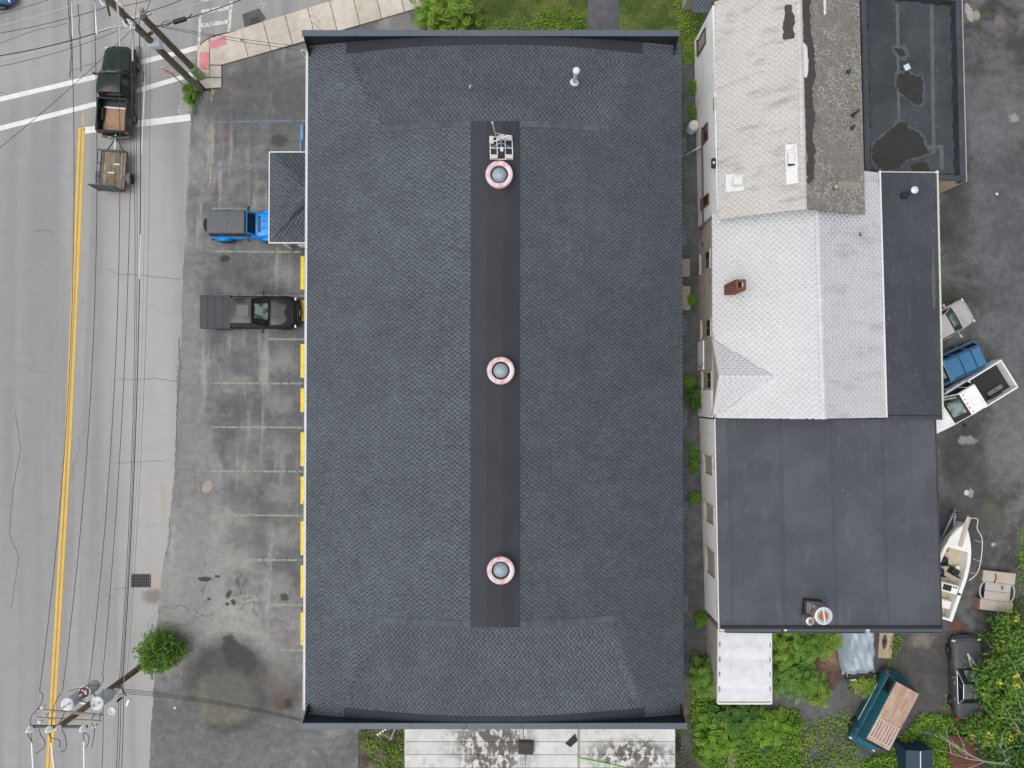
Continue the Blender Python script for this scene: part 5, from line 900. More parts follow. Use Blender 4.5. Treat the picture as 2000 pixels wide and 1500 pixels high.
def cabin(root, xb0, xb1, zb, wb, xr0, xr1, zr, wr, paint, glass='glass_dark', wsglass='glass_green', split=(.5,), roofmat=None, crown=.05, rear=True, side=(.04, .06, .14, .16), wins=None):
    b = [(xb0, -wb, zb), (xb1, -wb, zb), (xb1, wb, zb), (xb0, wb, zb)]; r = [(xr0, -wr, zr), (xr1, -wr, zr), (xr1, wr, zr), (xr0, wr, zr)]
    mb = MB(); mb.add(b + r, [(3, 2, 1, 0), (0, 1, 5, 4), (1, 2, 6, 5), (2, 3, 7, 6), (3, 0, 4, 7), (4, 5, 6, 7)]); mb.build('cabin', paint, root, bevel=.05, seg=2, smooth=True)
    mb = MB(); n = 6; sec = []
    for k in range(n + 1):
        x = xr0 + .03 + (xr1 - xr0 - .06) * k / n; e = 1 - abs(2 * k / n - 1) ** 3; sec.append([(x, wr * .97 * j / 4, zr + .004 + crown * e * (1 - (j / 4) ** 2) + .006) for j in range(-4, 5)])
    mb.loft(sec[::-1], cap=False); mb.build('roof', roofmat or paint, root, smooth=True)
    mb = MB(); facequad(mb, [b[1], b[2], r[2], r[1]], .03, .03, .0, .04, .006, .05); wf = mb.build('windshield', 'glass_dark', root, smooth=True); mb = MB(); facequad(mb, [b[1], b[2], r[2], r[1]], .10, .10, .10, .16, .012, .05); mb.build('pane', wsglass, wf, smooth=True)
    for k in (-1, 1): mb = MB(); mb.tube([(xb1 - .02, k * .1, zb + .06), (xb1 - .12, k * wb * .75 + .1, zb + .14)], .012, 5); mb.build('wiper', 'black_plastic', root)
    if rear: mb = MB(); facequad(mb, [b[3], b[0], r[0], r[3]], .08, .08, .12, .14, .008, .02); mb.build('rear_window', glass, root, smooth=True)
    sp = [0] + list(split) + [1]
    for s in (0, 1):
        q = [b[0], b[1], r[1], r[0]] if s == 0 else [b[2], b[3], r[3], r[2]]
        for i in (range(len(sp) - 1) if wins is None else wins):
            u0, u1 = (sp[i], sp[i + 1]) if s == 0 else (1 - sp[i + 1], 1 - sp[i]); mb = MB(); facequad(mb, q, u0 + side[0] * .6, 1 - u1 + side[0] * .6, side[2], side[3], .006); mb.build('side_window', glass, root)
def wheels(root, xs, wd, r, rim='galv', tw=.24, nm='wheel'):
    for x in xs:
        for s in (-1, 1):
            mb = MB(); y0 = s * (wd - tw * .55); prof = [(r * .55, -tw / 2), (r * .93, -tw / 2), (r, -tw * .33), (r, tw * .33), (r * .93, tw / 2), (r * .55, tw / 2)]
            mb.lathe((x, y0, r), prof, 24, axis='y'); w_ = mb.build(nm, 'black_rubber', root, smooth=True)
            mb = MB(); mb.lathe((x, y0 + s * tw * .36, r), [(r * .58, -.02 * s), (r * .52, .02 * s), (r * .2, .0), (0, .03 * s)], 20, axis='y'); rm = mb.build('rim', rim, w_, smooth=True)
            for k in range(5):
                a_ = 2 * math.pi * k / 5; mb = MB(); d = Vector((math.cos(a_), 0, math.sin(a_))); c = Vector((x, y0 + s * tw * .44, r)); mb.bar(c + d * r * .08, c + d * r * .52, .05, .03); mb.build('spoke', rim, w_)
            mb = MB(); n = 18; sec = []
            for k in range(n + 1):
                a_ = math.pi * k / n; sec.append([(x + math.cos(a_) * rr_, s * yy, r + math.sin(a_) * rr_) for rr_, yy in ((r * 1.06, wd - .04), (r * 1.2, wd + .015), (r * 1.28, wd - .02))])
            mb.loft(sec if s > 0 else sec[::-1], cap=False); mb.build('wheel_arch', 'black_plastic', root, smooth=True)
def mirrors(root, x, wd, z, m='black_plastic'):
    for s in (-1, 1): mb = MB(); mb.tube([(x, s * (wd - .06), z - .02), (x - .03, s * (wd + .12), z + .02)], .03, 6); mb.box((x - .05, s * (wd + .19), z + .03), (.13, .2, .17), s * -.2); mb.build('mirror', m, root, bevel=.02)
def lights(root, x, wd, z, front=True, m=None, h=.16):
    for s in (-1, 1): mb = MB(); mb.box((x, s * (wd - (.22 if front else .14)), z), (.12, .36 if front else .13, h), s * (-.25 if front else .0)); mb.build('headlight' if front else 'taillight', m or ('galv_pale' if front else 'red_paint'), root, bevel=.03)
def handles(root, xs, wd, z, m='black_plastic'):
    for x in xs:
        for s in (-1, 1): mb = MB(); mb.box((x, s * (wd * .99 + .012), z), (.18, .03, .035)); mb.build('door_handle', m, root, bevel=.008)
def bumper(root, x, wd, z, s, m='black_plastic', h=.22):
    mb = MB(); n = 8; mb.tube([(x + s * (.10 * (1 - (2 * k / n - 1) ** 2)), -wd + 2 * wd * k / n, z) for k in range(n + 1)], h / 2, 8); mb.build('bumper', m, root, smooth=True)
def panel(root, name, sec, m, t_=.012, bev=0.0):
    mb = MB(); mb.loft(sec, cap=False); o = mb.build(name, m, root, smooth=True); return o
def hood(root, x0, x1, w0, w1, z0, z1, m, rise=.03):
    n, q = 6, 8; sec = []
    for i in range(n + 1):
        t_ = i / n; x = x0 + (x1 - x0) * t_; w_ = w0 + (w1 - w0) * t_; z = z0 + (z1 - z0) * t_ ** 1.5; sec.append([(x, w_ * (2 * j / q - 1), z + rise * (1 - (2 * j / q - 1) ** 6) - (.015 if i in (0, n) else 0)) for j in range(q + 1)])
    mb = MB(); mb.loft(sec[::-1], cap=False); h_ = mb.build('hood', m, root, smooth=True)
    mb = MB(); mb.tube([(x1 + .02, -w1, z1 + .0)] + [(x0 - .02 if i == 1 else x0 - .02, -w0 * 1.0 if i == 1 else w0, z0 + .012) for i in (1, 2)] + [(x1 + .02, w1, z1)], .010, 5); mb.build('panel_gap', 'black_hole', h_)
    for s in (-1, 1): mb = MB(); mb.tube([(x0 + .1, s * w0 * .42, z0 + rise + .004), (x1 - .25, s * w1 * .34, z1 + rise + (z0 - z1) * .22 + .004)], .016, 6); mb.build('crease', m, h_, smooth=True)
def pickup(label, loc, rz, Ln, W_, paint, xcowl, xcab, zroof=1.78, bed='open', zh=1.08, belt=1.16, glass='glass_dark', wheelr=.38, bedfloor='black_plastic', rim='galv', split=(.45,), name='pickup_truck', roofmat=None, railm='black_plastic', xr=None, group=None, bumperm='chrome'):
    t_ = thing(name, label, 'pickup', loc, rz, group); w = W_ / 2; xf = Ln / 2; xr_ = -Ln / 2; bz = belt
    carbody(t_, [(xf, w * .52, .45, .66, .74), (xf - .05, w * .74, .40, .72, .82), (xf - .16, w * .90, .34, .80, .92), (xf - .40, w * .98, .30, .86, zh - .08), (xcowl + .25, w, .30, belt - .12, zh), (xcowl - .05, w, .30, belt - .06, belt), (xcab + .02, w, .30, belt - .06, belt)], paint)
    hood(t_, xcowl + .12, xf - .24, w * .80, w * .68, zh + .0, zh - .14, paint)
    xx = xr or (xcab + .12, xcowl - .55)
    cabin(t_, xcab + .03, xcowl + .12, belt - .03, w * .93, xx[0], xx[1], zroof, w * .74, paint, glass, 'glass_green', split, roofmat)
    z0, z1 = .48, belt + .10
    for s in (-1, 1):
        mb = MB(); sec = []
        for x in (xcab - .02, (xcab + xr_) / 2, xr_ + .03): sec.append([(x, s * (w - .11), z0), (x, s * (w * .97), z0), (x, s * w, (z0 + z1) / 2), (x, s * w * .985, z1 - .05), (x, s * (w - .03), z1), (x, s * (w - .11), z1)])
        mb.loft(sec if s < 0 else sec[::-1], closed=True); mb.build('bed_side', paint, t_, smooth=True)
        mb = MB(); mb.box(((xcab + xr_) / 2, s * (w - .07), z1 + .008), (xcab - xr_ - .05, .085, .025)); mb.build('bed_rail', railm, t_, bevel=.008)
    mb = MB(); mb.box((xr_ + .04, 0, (z0 + z1) / 2), (.09, W_ - .24, z1 - z0 - .02)); tg = mb.build('tailgate', paint, t_, bevel=.02); mb = MB(); mb.box((xr_ - .015, 0, z1 - .18), (.02, .3, .1)); mb.build('tailgate_handle', 'black_plastic', tg)
    mb = MB(); mb.box((xcab - .06, 0, (z0 + z1) / 2), (.08, W_ - .24, z1 - z0)); mb.build('bed_front', paint, t_)
    mb = MB(); mb.box(((xcab + xr_) / 2, 0, .70), (xcab - xr_ - .18, W_ - .23, .05)); mb.build('bed_floor', bedfloor, t_)
    xw = (xf - .92, xr_ + 1.15)
    if bed == 'open':
        for s in (-1, 1): mb = MB(); mb.box((xw[1], s * (w - .22), .85), (.9, .2, .28), 0, .5, .85); mb.build('wheel_hump', bedfloor, t_, bevel=.04)
    else:
        mb = MB(); n = 8; sec = []
        for k in range(n + 1):
            x = xcab - .01 + (xr_ + .0 - xcab + .01) * k / n; e = 1 if 0 < k < n else 0; sec.append([(x, (w - .0) * (2 * j / 8 - 1), z1 + .02 + (.035 * (1 - (2 * j / 8 - 1) ** 4) if e else 0) - (.04 if j in (0, 8) else 0)) for j in range(9)])
        mb.loft(sec, cap=False); mb.build('tonneau_cover', 'vinyl_grey', t_, smooth=True)
        for k in range(3):
            x = xcab + (xr_ - xcab) * (k + 1) / 4; mb = MB(); mb.tube([(x, (w - .08) * (2 * j / 8 - 1), z1 + .055 + (.0 if 0 < j < 8 else -.02)) for j in range(9)], .012, 5); mb.build('cover_rib', 'vinyl_grey', t_)
    wheels(t_, xw, w, wheelr, rim); mirrors(t_, xcowl - .18, w, belt + .10); lights(t_, xf - .17, w - .04, .80, True); lights(t_, xr_ + .01, w + .08, .98, False, None, .34)
    handles(t_, (xcowl - .95, (xcab + .35)), w, belt - .22); bumper(t_, xf - .10, w * .82, .52, 1, bumperm if bumperm != 'chrome' else 'black_plastic'); bumper(t_, xr_ - .04, w * .9, .52, -1, bumperm)
    mb = MB(); mb.box((xf - .02, 0, .72), (.06, W_ * .52, .2)); mb.build('grille', 'black_plastic', t_, bevel=.02); mb = MB(); mb.box((xf + .06, 0, .56), (.02, .3, .15)); mb.build('number_plate', 'galv_pale', t_)
    return t_
def car(label, loc, rz, Ln, W_, paint, xcowl, xcr, xr0, xr1, zroof, zh, belt, name='car', cat='car', deck=None, boxy=False, glass='glass_dark', wheelr=.33, split=(.5,), rim='galv', roofmat=None, crown=.05, trim='black_plastic', ws='glass_green', wins=None):
    """xcowl base of windshield, xcr base of rear glass, xr0..xr1 roof"""
    t_ = thing(name, label, cat, loc, rz); w = W_ / 2; xf, xr_ = Ln / 2, -Ln / 2; dk = deck if deck else belt
    st = [(xf, w * .70, .36, .52, .62), (xf - .10, w * .88, .28, .60, .72), (xf - .45, w * .97, .24, .74, zh - .06), (xcowl + .1, w, .24, belt - .12, zh), (xcowl - .2, w, .24, belt - .04, belt), (xcr, w, .24, belt - .04, belt)]
    if xcr - xr_ > .4: st += [(xcr - .25, w * .99, .24, dk - .1, dk), (xr_ + .25, w * .95, .28, dk - .14, dk - .02), (xr_, w * .82, .40, dk - .24, dk - .12)]
    else: st += [(xr_ + .06, w * .97, .30, belt - .08, belt), (xr_, w * .9, .36, belt - .12, belt - .04)]
    carbody(t_, st, paint); hood(t_, xcowl + .1, xf - .2, w * .78, w * .66, zh, zh - .16, paint)
    cabin(t_, xcr, xcowl + .12, belt - .03, w * .92, xr0, xr1, zroof, w * .72 if not boxy else w * .84, paint, glass, ws, split, roofmat, crown, wins=wins)
    if xcr - xr_ > .6:
        sec = [[(x, w * .76 * (2 * j / 6 - 1), dk + .022 - (.02 if i in (0, 3) else 0) - (.03 if i == 3 else 0)) for j in range(7)] for i, x in enumerate((xcr - .2, xcr - .35, xr_ + .3, xr_ + .12))]; mb = MB(); mb.loft(sec, cap=False); mb.build('trunk_lid', paint, t_, smooth=True)
    wheels(t_, (xf - .85, xr_ + .85), w, wheelr, rim, .2); mirrors(t_, xcowl - .25, w, belt + .06, paint); lights(t_, xf - .16, w, .66, True, None, .12); lights(t_, xr_ + .03, w + .06, .82, False, None, .2 if not boxy else .4)
    handles(t_, ((xcowl + xcr) / 2 + .25, (xcowl + xcr) / 2 - .75), w, belt - .16, trim); bumper(t_, xf - .1, w * .8, .42, 1, paint); bumper(t_, xr_ + .02, w * .82, .45, -1, paint)
    mb = MB(); mb.box((xf - .01, 0, .56), (.06, W_ * .42, .12)); mb.build('grille', 'black_plastic', t_)
    return t_
# -- black pickup towing the trailer
c = P(223.5, 172, 1.1); hd = R(90 - 3.2)
tk = pickup('black-green pickup with dirt in its open bed waiting at the stop bar', (c.x, c.y, 0.004), hd, 5.40, 1.92, 'car_black_green', .98, -.62, 1.74, 'open', 1.06, 1.14, bedfloor='black_plastic', xr=(-.5, .60), split=(.33,), railm='car_black_green', wheelr=.37, bumperm='steel_dark')
mb = MB(); n = 12; V_ = []
for i in range(n + 1):
    for j in range(n + 1):
        u, v = i / n, j / n; V_.append((-2.55 + 1.42 * u, -.84 + 1.56 * v, .735 + .10 * math.sin(math.pi * u) * math.sin(math.pi * v) + random.uniform(0, .03)))
mb.add(V_, [(i * (n + 1) + j, (i + 1) * (n + 1) + j, (i + 1) * (n + 1) + j + 1, i * (n + 1) + j + 1) for i in range(n) for j in range(n)]); ob = mb.build('dirt_load', 'dirt_load', None, smooth=True); ob.location = tk.location; ob.rotation_euler = tk.rotation_euler; tag(ob, 'brown dirt spread over the open bed of the black pickup', 'dirt')
tb = thing('toolbox_bar', 'pale bar lying across the black pickup bed in front of the dirt', 'bar', tk.location, hd); mb = MB(); mb.bar((-1.12, -.72, .78), (-1.08, .66, .78), .1, .08); mb.build('bar', 'galv_pale', tb, bevel=.02); mb = MB(); mb.box((-1.1, .72, .76), (.14, .08, .06)); mb.build('end_bracket', 'galv', tb)
mb = MB(); mb.box((-.44, 0, 1.765), (.07, .3, .03)); mb.build('brake_light', 'red_paint', tk, bevel=.01)
mb = MB(); mb.bar((-2.7, 0, .45), (-2.98, 0, .45), .07, .07); mb.lathe((-2.98, 0, .48), [(.03, 0), (.03, .05), (.045, .07), (.03, .11), (0, .12)], 10); mb.build('tow_hitch', 'steel_dark', tk)
# -- utility trailer
c = P(220.5, 334, .62); tr = thing('utility_trailer', 'small utility trailer with grey plank deck and raised rear ramp behind the black pickup', 'trailer', (c.x, c.y, .004), hd)
for k in range(9):
    y = -.74 + 1.48 * (k + .5) / 9; mb = MB(); mb.box((0, y, .60 + random.uniform(0, .006)), (2.34, 1.48 / 9 - .014, .045), 0, random.random()); mb.build('plank', 'deck_wood', tr)
mb = MB()
for s in (-1, 1): mb.bar((-1.22, s * .78, .58), (1.22, s * .78, .58), .06, .12); mb.bar((s * 1.22, -.75, .58), (s * 1.22, .75, .58), .06, .12)
mb.build('chassis', 'steel_dark', tr)
mb = MB()
for s in (-1, 1):
    mb.tube([(-1.2, s * .8, .95), (1.2, s * .8, .95)], .025, 6)
    for x in (-1.2, -.4, .4, 1.2): mb.tube([(x, s * .8, .6), (x, s * .8, .95)], .022, 6)
mb.tube([(1.2, -.8, .95), (1.2, .8, .95)], .025, 6); mb.build('side_rail', 'steel_dark', tr)
for s in (-1, 1):
    mb = MB(); mb.lathe((-.35, s * .95, .31), [(.16, -.09), (.29, -.09), (.31, -.05), (.31, .05), (.29, .09), (.16, .09)], 22, axis='y'); w_ = mb.build('wheel', 'black_rubber', tr, smooth=True); mb = MB(); mb.lathe((-.35, s * 1.0, .31), [(.17, 0), (.15, .04 * s), (.06, .02 * s), (0, .04 * s)], 18, axis='y'); mb.build('rim', 'trim_white', w_, smooth=True)
    mb = MB(); sec = [[(-.35 + math.cos(a_) * .4, s * y, .31 + math.sin(a_) * .36) for y in (.82, 1.06)] for a_ in np.linspace(.15, math.pi - .15, 7)]; mb.loft(sec if s > 0 else sec[::-1], cap=False); mb.build('fender', 'grey_plastic', tr)
mb = MB(); mb.tube([(1.2, .55, .5), (2.15, 0, .48), (1.2, -.55, .5)], .04, 8); mb.build('drawbar', 'steel_dark', tr); mb = MB(); mb.bar((1.3, 0, .53), (2.5, 0, .56), .1, .09); mb.build('coupler', 'galv_pale', tr, bevel=.02); mb = MB(); mb.tube([(1.95, .06, .2), (1.95, .06, 1.0)], .035, 8); mb.tube([(1.95, .06, 1.0), (1.95, .22, 1.0)], .015, 6); mb.build('jack', 'galv_pale', tr)
mb = MB()
for s in (-1, 1): mb.bar((-1.25, s * .74, .62), (-1.22, s * .74, 1.85), .05, .05)
for f_ in (0.02, .98): mb.bar((-1.25 + .03 * f_, -.74, .62 + 1.23 * f_), (-1.25 + .03 * f_, .74, .62 + 1.23 * f_), .05, .05)
rg = mb.build('ramp_gate', 'steel_dark', tr)
for k in range(5): f_ = .14 + .17 * k; mb = MB(); mb.bar((-1.25 + .03 * f_, -.72, .62 + 1.23 * f_), (-1.25 + .03 * f_, .72, .62 + 1.23 * f_), .02, .14); mb.build('ramp_slat', 'steel_dark', rg)
for x, y in ((.42, -.25), (-.12, .1), (-.98, .0)): mb = MB(); mb.box((x, y, .645), (.07, .42, .035)); mb.build('deck_cleat', 'trim_white', tr)
for s in (-1, 1): mb = MB(); mb.box((-1.28, s * .78, .66), (.05, .14, .09)); mb.build('taillight', 'red_paint', tr)
# -- charcoal pickup
a_, b_ = P(390, 611, 1.3), P(583, 609, .75); c = (a_ + b_) / 2
ck = pickup('charcoal crew-cab pickup with a covered bed parked nose to the building', (c.x, c.y, .006), 0, 5.78, 2.02, 'car_charcoal', 1.15, -1.02, 1.86, 'cover', 1.12, 1.2, xr=(-.94, .42), split=(.46,), rim='steel_dark', wheelr=.4, bumperm='black_plastic')
mb = MB(); mb.add([(-.42, -.34, 1.93), (.28, -.34, 1.93), (.28, .34, 1.93), (-.42, .34, 1.93)], [(0, 1, 2, 3)]); mb.build('sunroof', 'glass_dark', ck)
for s in (-1, 1): mb = MB(); mb.box((-.72, s * .32, 1.915), (.3, .03, .02)); mb.build('roof_seam', 'black_plastic', ck); 
# -- blue off-roader
c = P(404, 441, 1.0); jl = 4.5; jx = c.x + jl / 2 + .1; jc = P(440, 443, 1.0); jp = thing('off_roader', 'bright blue boxy off-roader with grey hardtop parked under the porch roof', 'off-roader', (jx, jc.y + .1, .006), 0)
carbody(jp, [(1.95, .62, .5, .95, 1.05), (1.85, .72, .45, 1.0, 1.12), (.95, .78, .45, 1.05, 1.16), (.80, .80, .42, 1.02, 1.16)], 'car_blue', 'engine_bay'); carbody(jp, [(.82, .80, .42, 1.05, 1.14), (.6, .80, .42, 1.08, 1.18), (-2.05, .80, .42, 1.08, 1.18), (-2.12, .78, .46, 1.05, 1.12)], 'car_blue', 'tub')
hood(jp, .84, 1.88, .70, .60, 1.16, 1.08, 'car_blue', .05)
for x in (1.15, 1.15): pass
for s in (-1, 1): mb = MB(); mb.box((1.2, s * .22, 1.215), (.2, .045, .02)); mb.build('hood_vent', 'black_plastic', jp)
mb = MB(); mb.box((.93, .02, 1.20), (.14, 1.0, .05)); mb.build('cowl_grille', 'black_plastic', jp)
mb = MB(); b = [(-2.08, -.76, 1.16), (.44, -.76, 1.16), (.44, .76, 1.16), (-2.08, .76, 1.16)]; r = [(-2.0, -.66, 1.84), (.24, -.66, 1.84), (.24, .66, 1.84), (-2.0, .66, 1.84)]; mb.add(b + r, [(3, 2, 1, 0), (0, 1, 5, 4), (1, 2, 6, 5), (2, 3, 7, 6), (3, 0, 4, 7), (4, 5, 6, 7)]); mb.build('hardtop', 'hardtop_grey', jp, bevel=.07, seg=3, smooth=True)
for k in range(8): y = -.52 + 1.04 * k / 7; mb = MB(); mb.box((-1.42, y, 1.842), (1.0, .018, .016)); mb.box((-.28, y, 1.842), (.84, .018, .016)); mb.build('roof_groove', 'steel_dark', jp)
mb = MB(); mb.tube([(-.78, -.62, 1.845), (-.86, -.2, 1.848), (-.72, .0, 1.848), (-.86, .2, 1.848), (-.78, .62, 1.845)], .012, 5); mb.build('panel_joint', 'steel_dark', jp)
wsq = [(.68, -.74, 1.16), (.68, .74, 1.16), (.36, .66, 1.82), (.36, -.66, 1.82)]; mb = MB(); facequad(mb, wsq, .0, .0, .0, .0, .02); mb.build('windshield_frame', 'car_blue', jp); mb = MB(); facequad(mb, wsq, .08, .08, .1, .12, .03); mb.build('windshield', 'glass_dark', jp)
for s in (0, 1):
    q = [b[0], b[1], r[1], r[0]] if s == 0 else [b[2], b[3], r[3], r[2]]
    for u0, u1 in ((.04, .3), (.33, .64), (.67, .97)):
        if s: u0, u1 = 1 - u1, 1 - u0
        mb = MB(); facequad(mb, q, u0, 1 - u1, .1, .2, .006); mb.build('side_window', 'glass_dark', jp)
for x in (1.32, -1.42):
    for s in (-1, 1): mb = MB(); sec = [[(x + math.cos(t_) * .50, s * y, .42 + math.sin(t_) * .52) for y in (.74, .96)] for t_ in np.linspace(.1, math.pi - .1, 9)]; sec = sec if s > 0 else sec[::-1]; mb.loft(sec, cap=False); mb.build('fender_flare', 'car_blue', jp, smooth=True)
wheels(jp, (1.32, -1.42), .93, .42, 'steel_dark', .27); mirrors(jp, .35, .80, 1.28)
mb = MB(); mb.lathe((-2.28, .0, 1.0), [(.16, -.12), (.38, -.12), (.42, -.06), (.42, .06), (.38, .12), (.16, .12)], 26, axis='x'); sp_ = mb.build('spare_wheel', 'black_rubber', jp, smooth=True); mb = MB(); mb.lathe((-2.34, 0, 1.0), [(.2, 0), (.1, -.03), (0, -.03)], 20, axis='x'); mb.build('rim', 'steel_dark', sp_)
handles(jp, (.0, -.85), .81, 1.0); bumper(jp, 2.0, .8, .55, 1, 'black_plastic'); bumper(jp, -2.15, .8, .5, -1, 'black_plastic')
for s in (-1, 1): mb = MB(); mb.lathe((1.96, s * .42, .88), [(.11, -.02), (.10, .03), (0, .05)], 16, axis='x'); mb.build('headlight', 'galv_pale', jp); mb = MB(); mb.box((-2.13, s * .68, .95), (.06, .12, .24)); mb.build('taillight', 'red_paint', jp)
# -- cars behind the lean-to
def head(px_, py_, z, ang, back):
    p = P(px_, py_, z); a = R(ang); return (p.x - math.cos(a) * back, p.y - math.sin(a) * back, 0.004)
car('silver sedan nosing out from under the lean-to eave', head(1893, 604, .6, 29, 2.2), R(29), 4.4, 1.74, 'car_silver', .92, -1.15, -.62, .28, 1.38, .92, 1.0, deck=1.02, wheelr=.31, name='sedan', trim='car_silver')
suv = car('navy blue estate with red tail lamps between the silver sedan and the white pickup', head(1916, 690, 1.0, 204, -2.30), R(204), 4.6, 1.82, 'car_navy', 1.02, -2.15, -1.95, .42, 1.68, 1.02, 1.08, name='estate_car', cat='car', boxy=False, split=(.3, .62), wheelr=.35)
for x in (-1.3, -.5): mb = MB(); mb.tube([(x, -.58, 1.75), (x, 0, 1.785), (x, .58, 1.75)], .022, 6); mb.build('roof_bar', 'black_plastic', suv)
for s in (-1, 1): mb = MB(); mb.tube([(-1.8, s * .6, 1.74), (.2, s * .6, 1.74)], .02, 6); mb.build('roof_rail', 'black_plastic', suv)
wp = pickup('white crew pickup with amber roof lamps and an open black bed', head(1971, 729, 1.25, 211.5, -3.05), R(211.5), 6.1, 2.02, 'car_white', 1.20, -.62, 1.92, 'open', 1.16, 1.24, xr=(-.55, .52), split=(.36,), wheelr=.4, railm='car_white')
for k in range(5): mb = MB(); mb.lathe((.40 + (.06 if k in (1, 2, 3) else 0), -.56 + .28 * k, 1.945), [(.05, 0), (.045, .03), (0, .05)], 10); mb.build('roof_lamp', 'amber', wp)
wsb, wst_ = Vector((1.32, -.94, 1.21)), Vector((.52, -.747, 1.92)); inw = Vector((0, 1, 0)); nrm_ = Vector((.66, 0, .75))
for k in range(7): f0 = .2 + .085 * k; p_ = wsb.lerp(wst_, f0) + inw * .12 + nrm_ * .04; mb = MB(); mb.bar(p_, p_ + inw * random.uniform(.10, .14), random.uniform(.03, .05), .01); mb.build('windshield_lettering', 'trim_white', wp)
it = thing('orange_can', 'small orange can in the white pickup bed', 'can', wp.matrix_world @ Vector((0, 0, 0))); mw = Matrix.Translation(wp.location) @ Matrix.Rotation(R(211.5), 4, 'Z'); it.location = mw @ Vector((-.95, .2, .73)); mb = MB(); mb.lathe((0, 0, 0), [(.11, 0), (.12, .25), (.05, .3), (0, .3)], 14); mb.build('can', 'amber', it, smooth=True); mb = MB(); mb.lathe((0, 0, .3), [(.04, 0), (.04, .04), (0, .045)], 10); mb.build('lid', 'black_plastic', it)
tl = thing('tool_case', 'long black tool case lying in the white pickup bed', 'tool case', mw @ Vector((-2.0, .55, .73)), R(211.5)); mb = MB(); mb.box((0, 0, .1), (1.0, .26, .2)); mb.build('case', 'grey_plastic', tl, bevel=.03); mb = MB(); mb.tube([(-.12, 0, .2), (-.1, 0, .25), (.1, 0, .25), (.12, 0, .2)], .012, 6); mb.build('handle', 'black_plastic', tl)
# -- teal wagon with a rusty roof
c = P(1723, 1394, 1.0); tw = car('teal boxy wagon with rust-brown roof and white roof rack in the weeds', (c.x, c.y, .0), R(241.5), 4.75, 1.86, 'car_teal', 1.75, -2.3, -2.22, 1.62, 1.92, 1.10, 1.2, name='wagon', cat='wagon', boxy=True, split=(.26, .5, .76), wheelr=.37, rim='chrome', roofmat='roof_rusty', ws='glass_dark', crown=.06, wins=(0,))
for s in (-1, 1): mb = MB(); mb.box((-.2, s * .935, .72), (2.5, .03, .05)); mb.build('side_trim', 'galv_pale', tw, bevel=.008); 
for k in range(7): y = -.58 + 1.16 * k / 6; mb = MB(); mb.tube([(.15, y, 2.06), (1.35, y, 2.05)], .016, 6); mb.build('rack_bar', 'trim_white', tw)
for x in (.15, 1.35): mb = MB(); mb.tube([(x, -.66, 1.98), (x, -.62, 2.04), (x, .62, 2.04), (x, .66, 1.98)], .02, 6); mb.build('rack_cross_bar', 'trim_white', tw)
mb = MB(); mb.tube([(-.05, -.72, 2.0), (1.4, -.72, 2.0)], .03, 6); mb.build('rack_side_rail', 'trim_white', tw)
# -- dusty dark coupe half under the tree
c = P(1896, 1327, .95); cp = car('dusty dark coupe half hidden under the yellow-flowered tree', (c.x, c.y, 0), R(92), 4.8, 1.86, 'car_dusty', .55, -1.45, -.95, -.15, 1.36, .95, 1.0, name='coupe', deck=1.02, split=(.62,), rim='chrome', trim='chrome')
for q in (((.75, -.05), (1.55, .1)), ((.8, -.34), (1.55, .12))): mb = MB(); mb.bar((q[0][0], q[0][1], .99), (q[1][0], q[1][1], .935), .09, .008); mb.build('hood_stripe', 'galv_pale', cp)
for s in (-1, 1): mb = MB(); mb.tube([(-1.4, s * .86, 1.02), (-.95, s * .72, 1.33), (-.1, s * .7, 1.37), (.6, s * .86, 1.03), (-1.4, s * .87, 1.02)], .014, 5); mb.build('window_trim', 'chrome', cp)
# -- dark car clipped by the corner of the picture
car('corner of a dark car driving past at the top left edge', (P(-51, -11, .6).x, P(-51, -11, .6).y, .004), R(8), 4.6, 1.8, 'car_navy', .9, -1.3, -.8, .2, 1.42, .95, 1.02, name='passing_car', deck=1.0)
# -- covered vehicle
c = P(1672, 1262, .6); cv = thing('covered_vehicle', 'small vehicle under a silver-blue tarpaulin with its black bumper showing', 'covered vehicle', (c.x, c.y, 0), R(-84)); mb = MB(); nx_, ny_ = 34, 26; V_ = []; Fs = []
def tarpz(u, v):
    e = min(1, (1 - abs(u)) * 3.2) * min(1, (1 - abs(v)) * 2.6); base = .42 + .78 * e ** .6 + (.38 * max(0, 1 - ((u + .5) / .6) ** 2) * e); return base
for i in range(nx_ + 1):
    for j in range(ny_ + 1):
        u, v = 2 * i / nx_ - 1, 2 * j / ny_ - 1; fold = .035 * math.sin(9 * v + 5 * u) + .03 * math.sin(17 * v - 7 * u + 2) + .02 * math.sin(23 * u + 4 * v)
        V_.append((u * 1.75 + .03 * math.sin(8 * v), v * 1.12 * (1 - .12 * max(0, u)) + .03 * math.sin(9 * u), tarpz(u, v) + fold * (.5 + abs(v))))
for i in range(nx_):
    for j in range(ny_): Fs.append((i * (ny_ + 1) + j, (i + 1) * (ny_ + 1) + j, (i + 1) * (ny_ + 1) + j + 1, i * (ny_ + 1) + j + 1))
mb.add(V_, Fs); mb.build('tarpaulin', 'tarp', cv, smooth=True)
bumper(cv, 1.85, .85, .55, 1, 'black_plastic', .2); mb = MB(); mb.box((1.72, 0, .62), (.3, 1.5, .35)); mb.build('grille', 'black_plastic', cv, bevel=.04); mb = MB(); mb.box((1.95, -.45, .68), (.05, .3, .16)); mb.build('number_plate', 'trim_white', cv)
wheels(cv, (1.3, -1.2), .85, .34, 'steel_dark', .22)
mb = MB(); q = cv.location
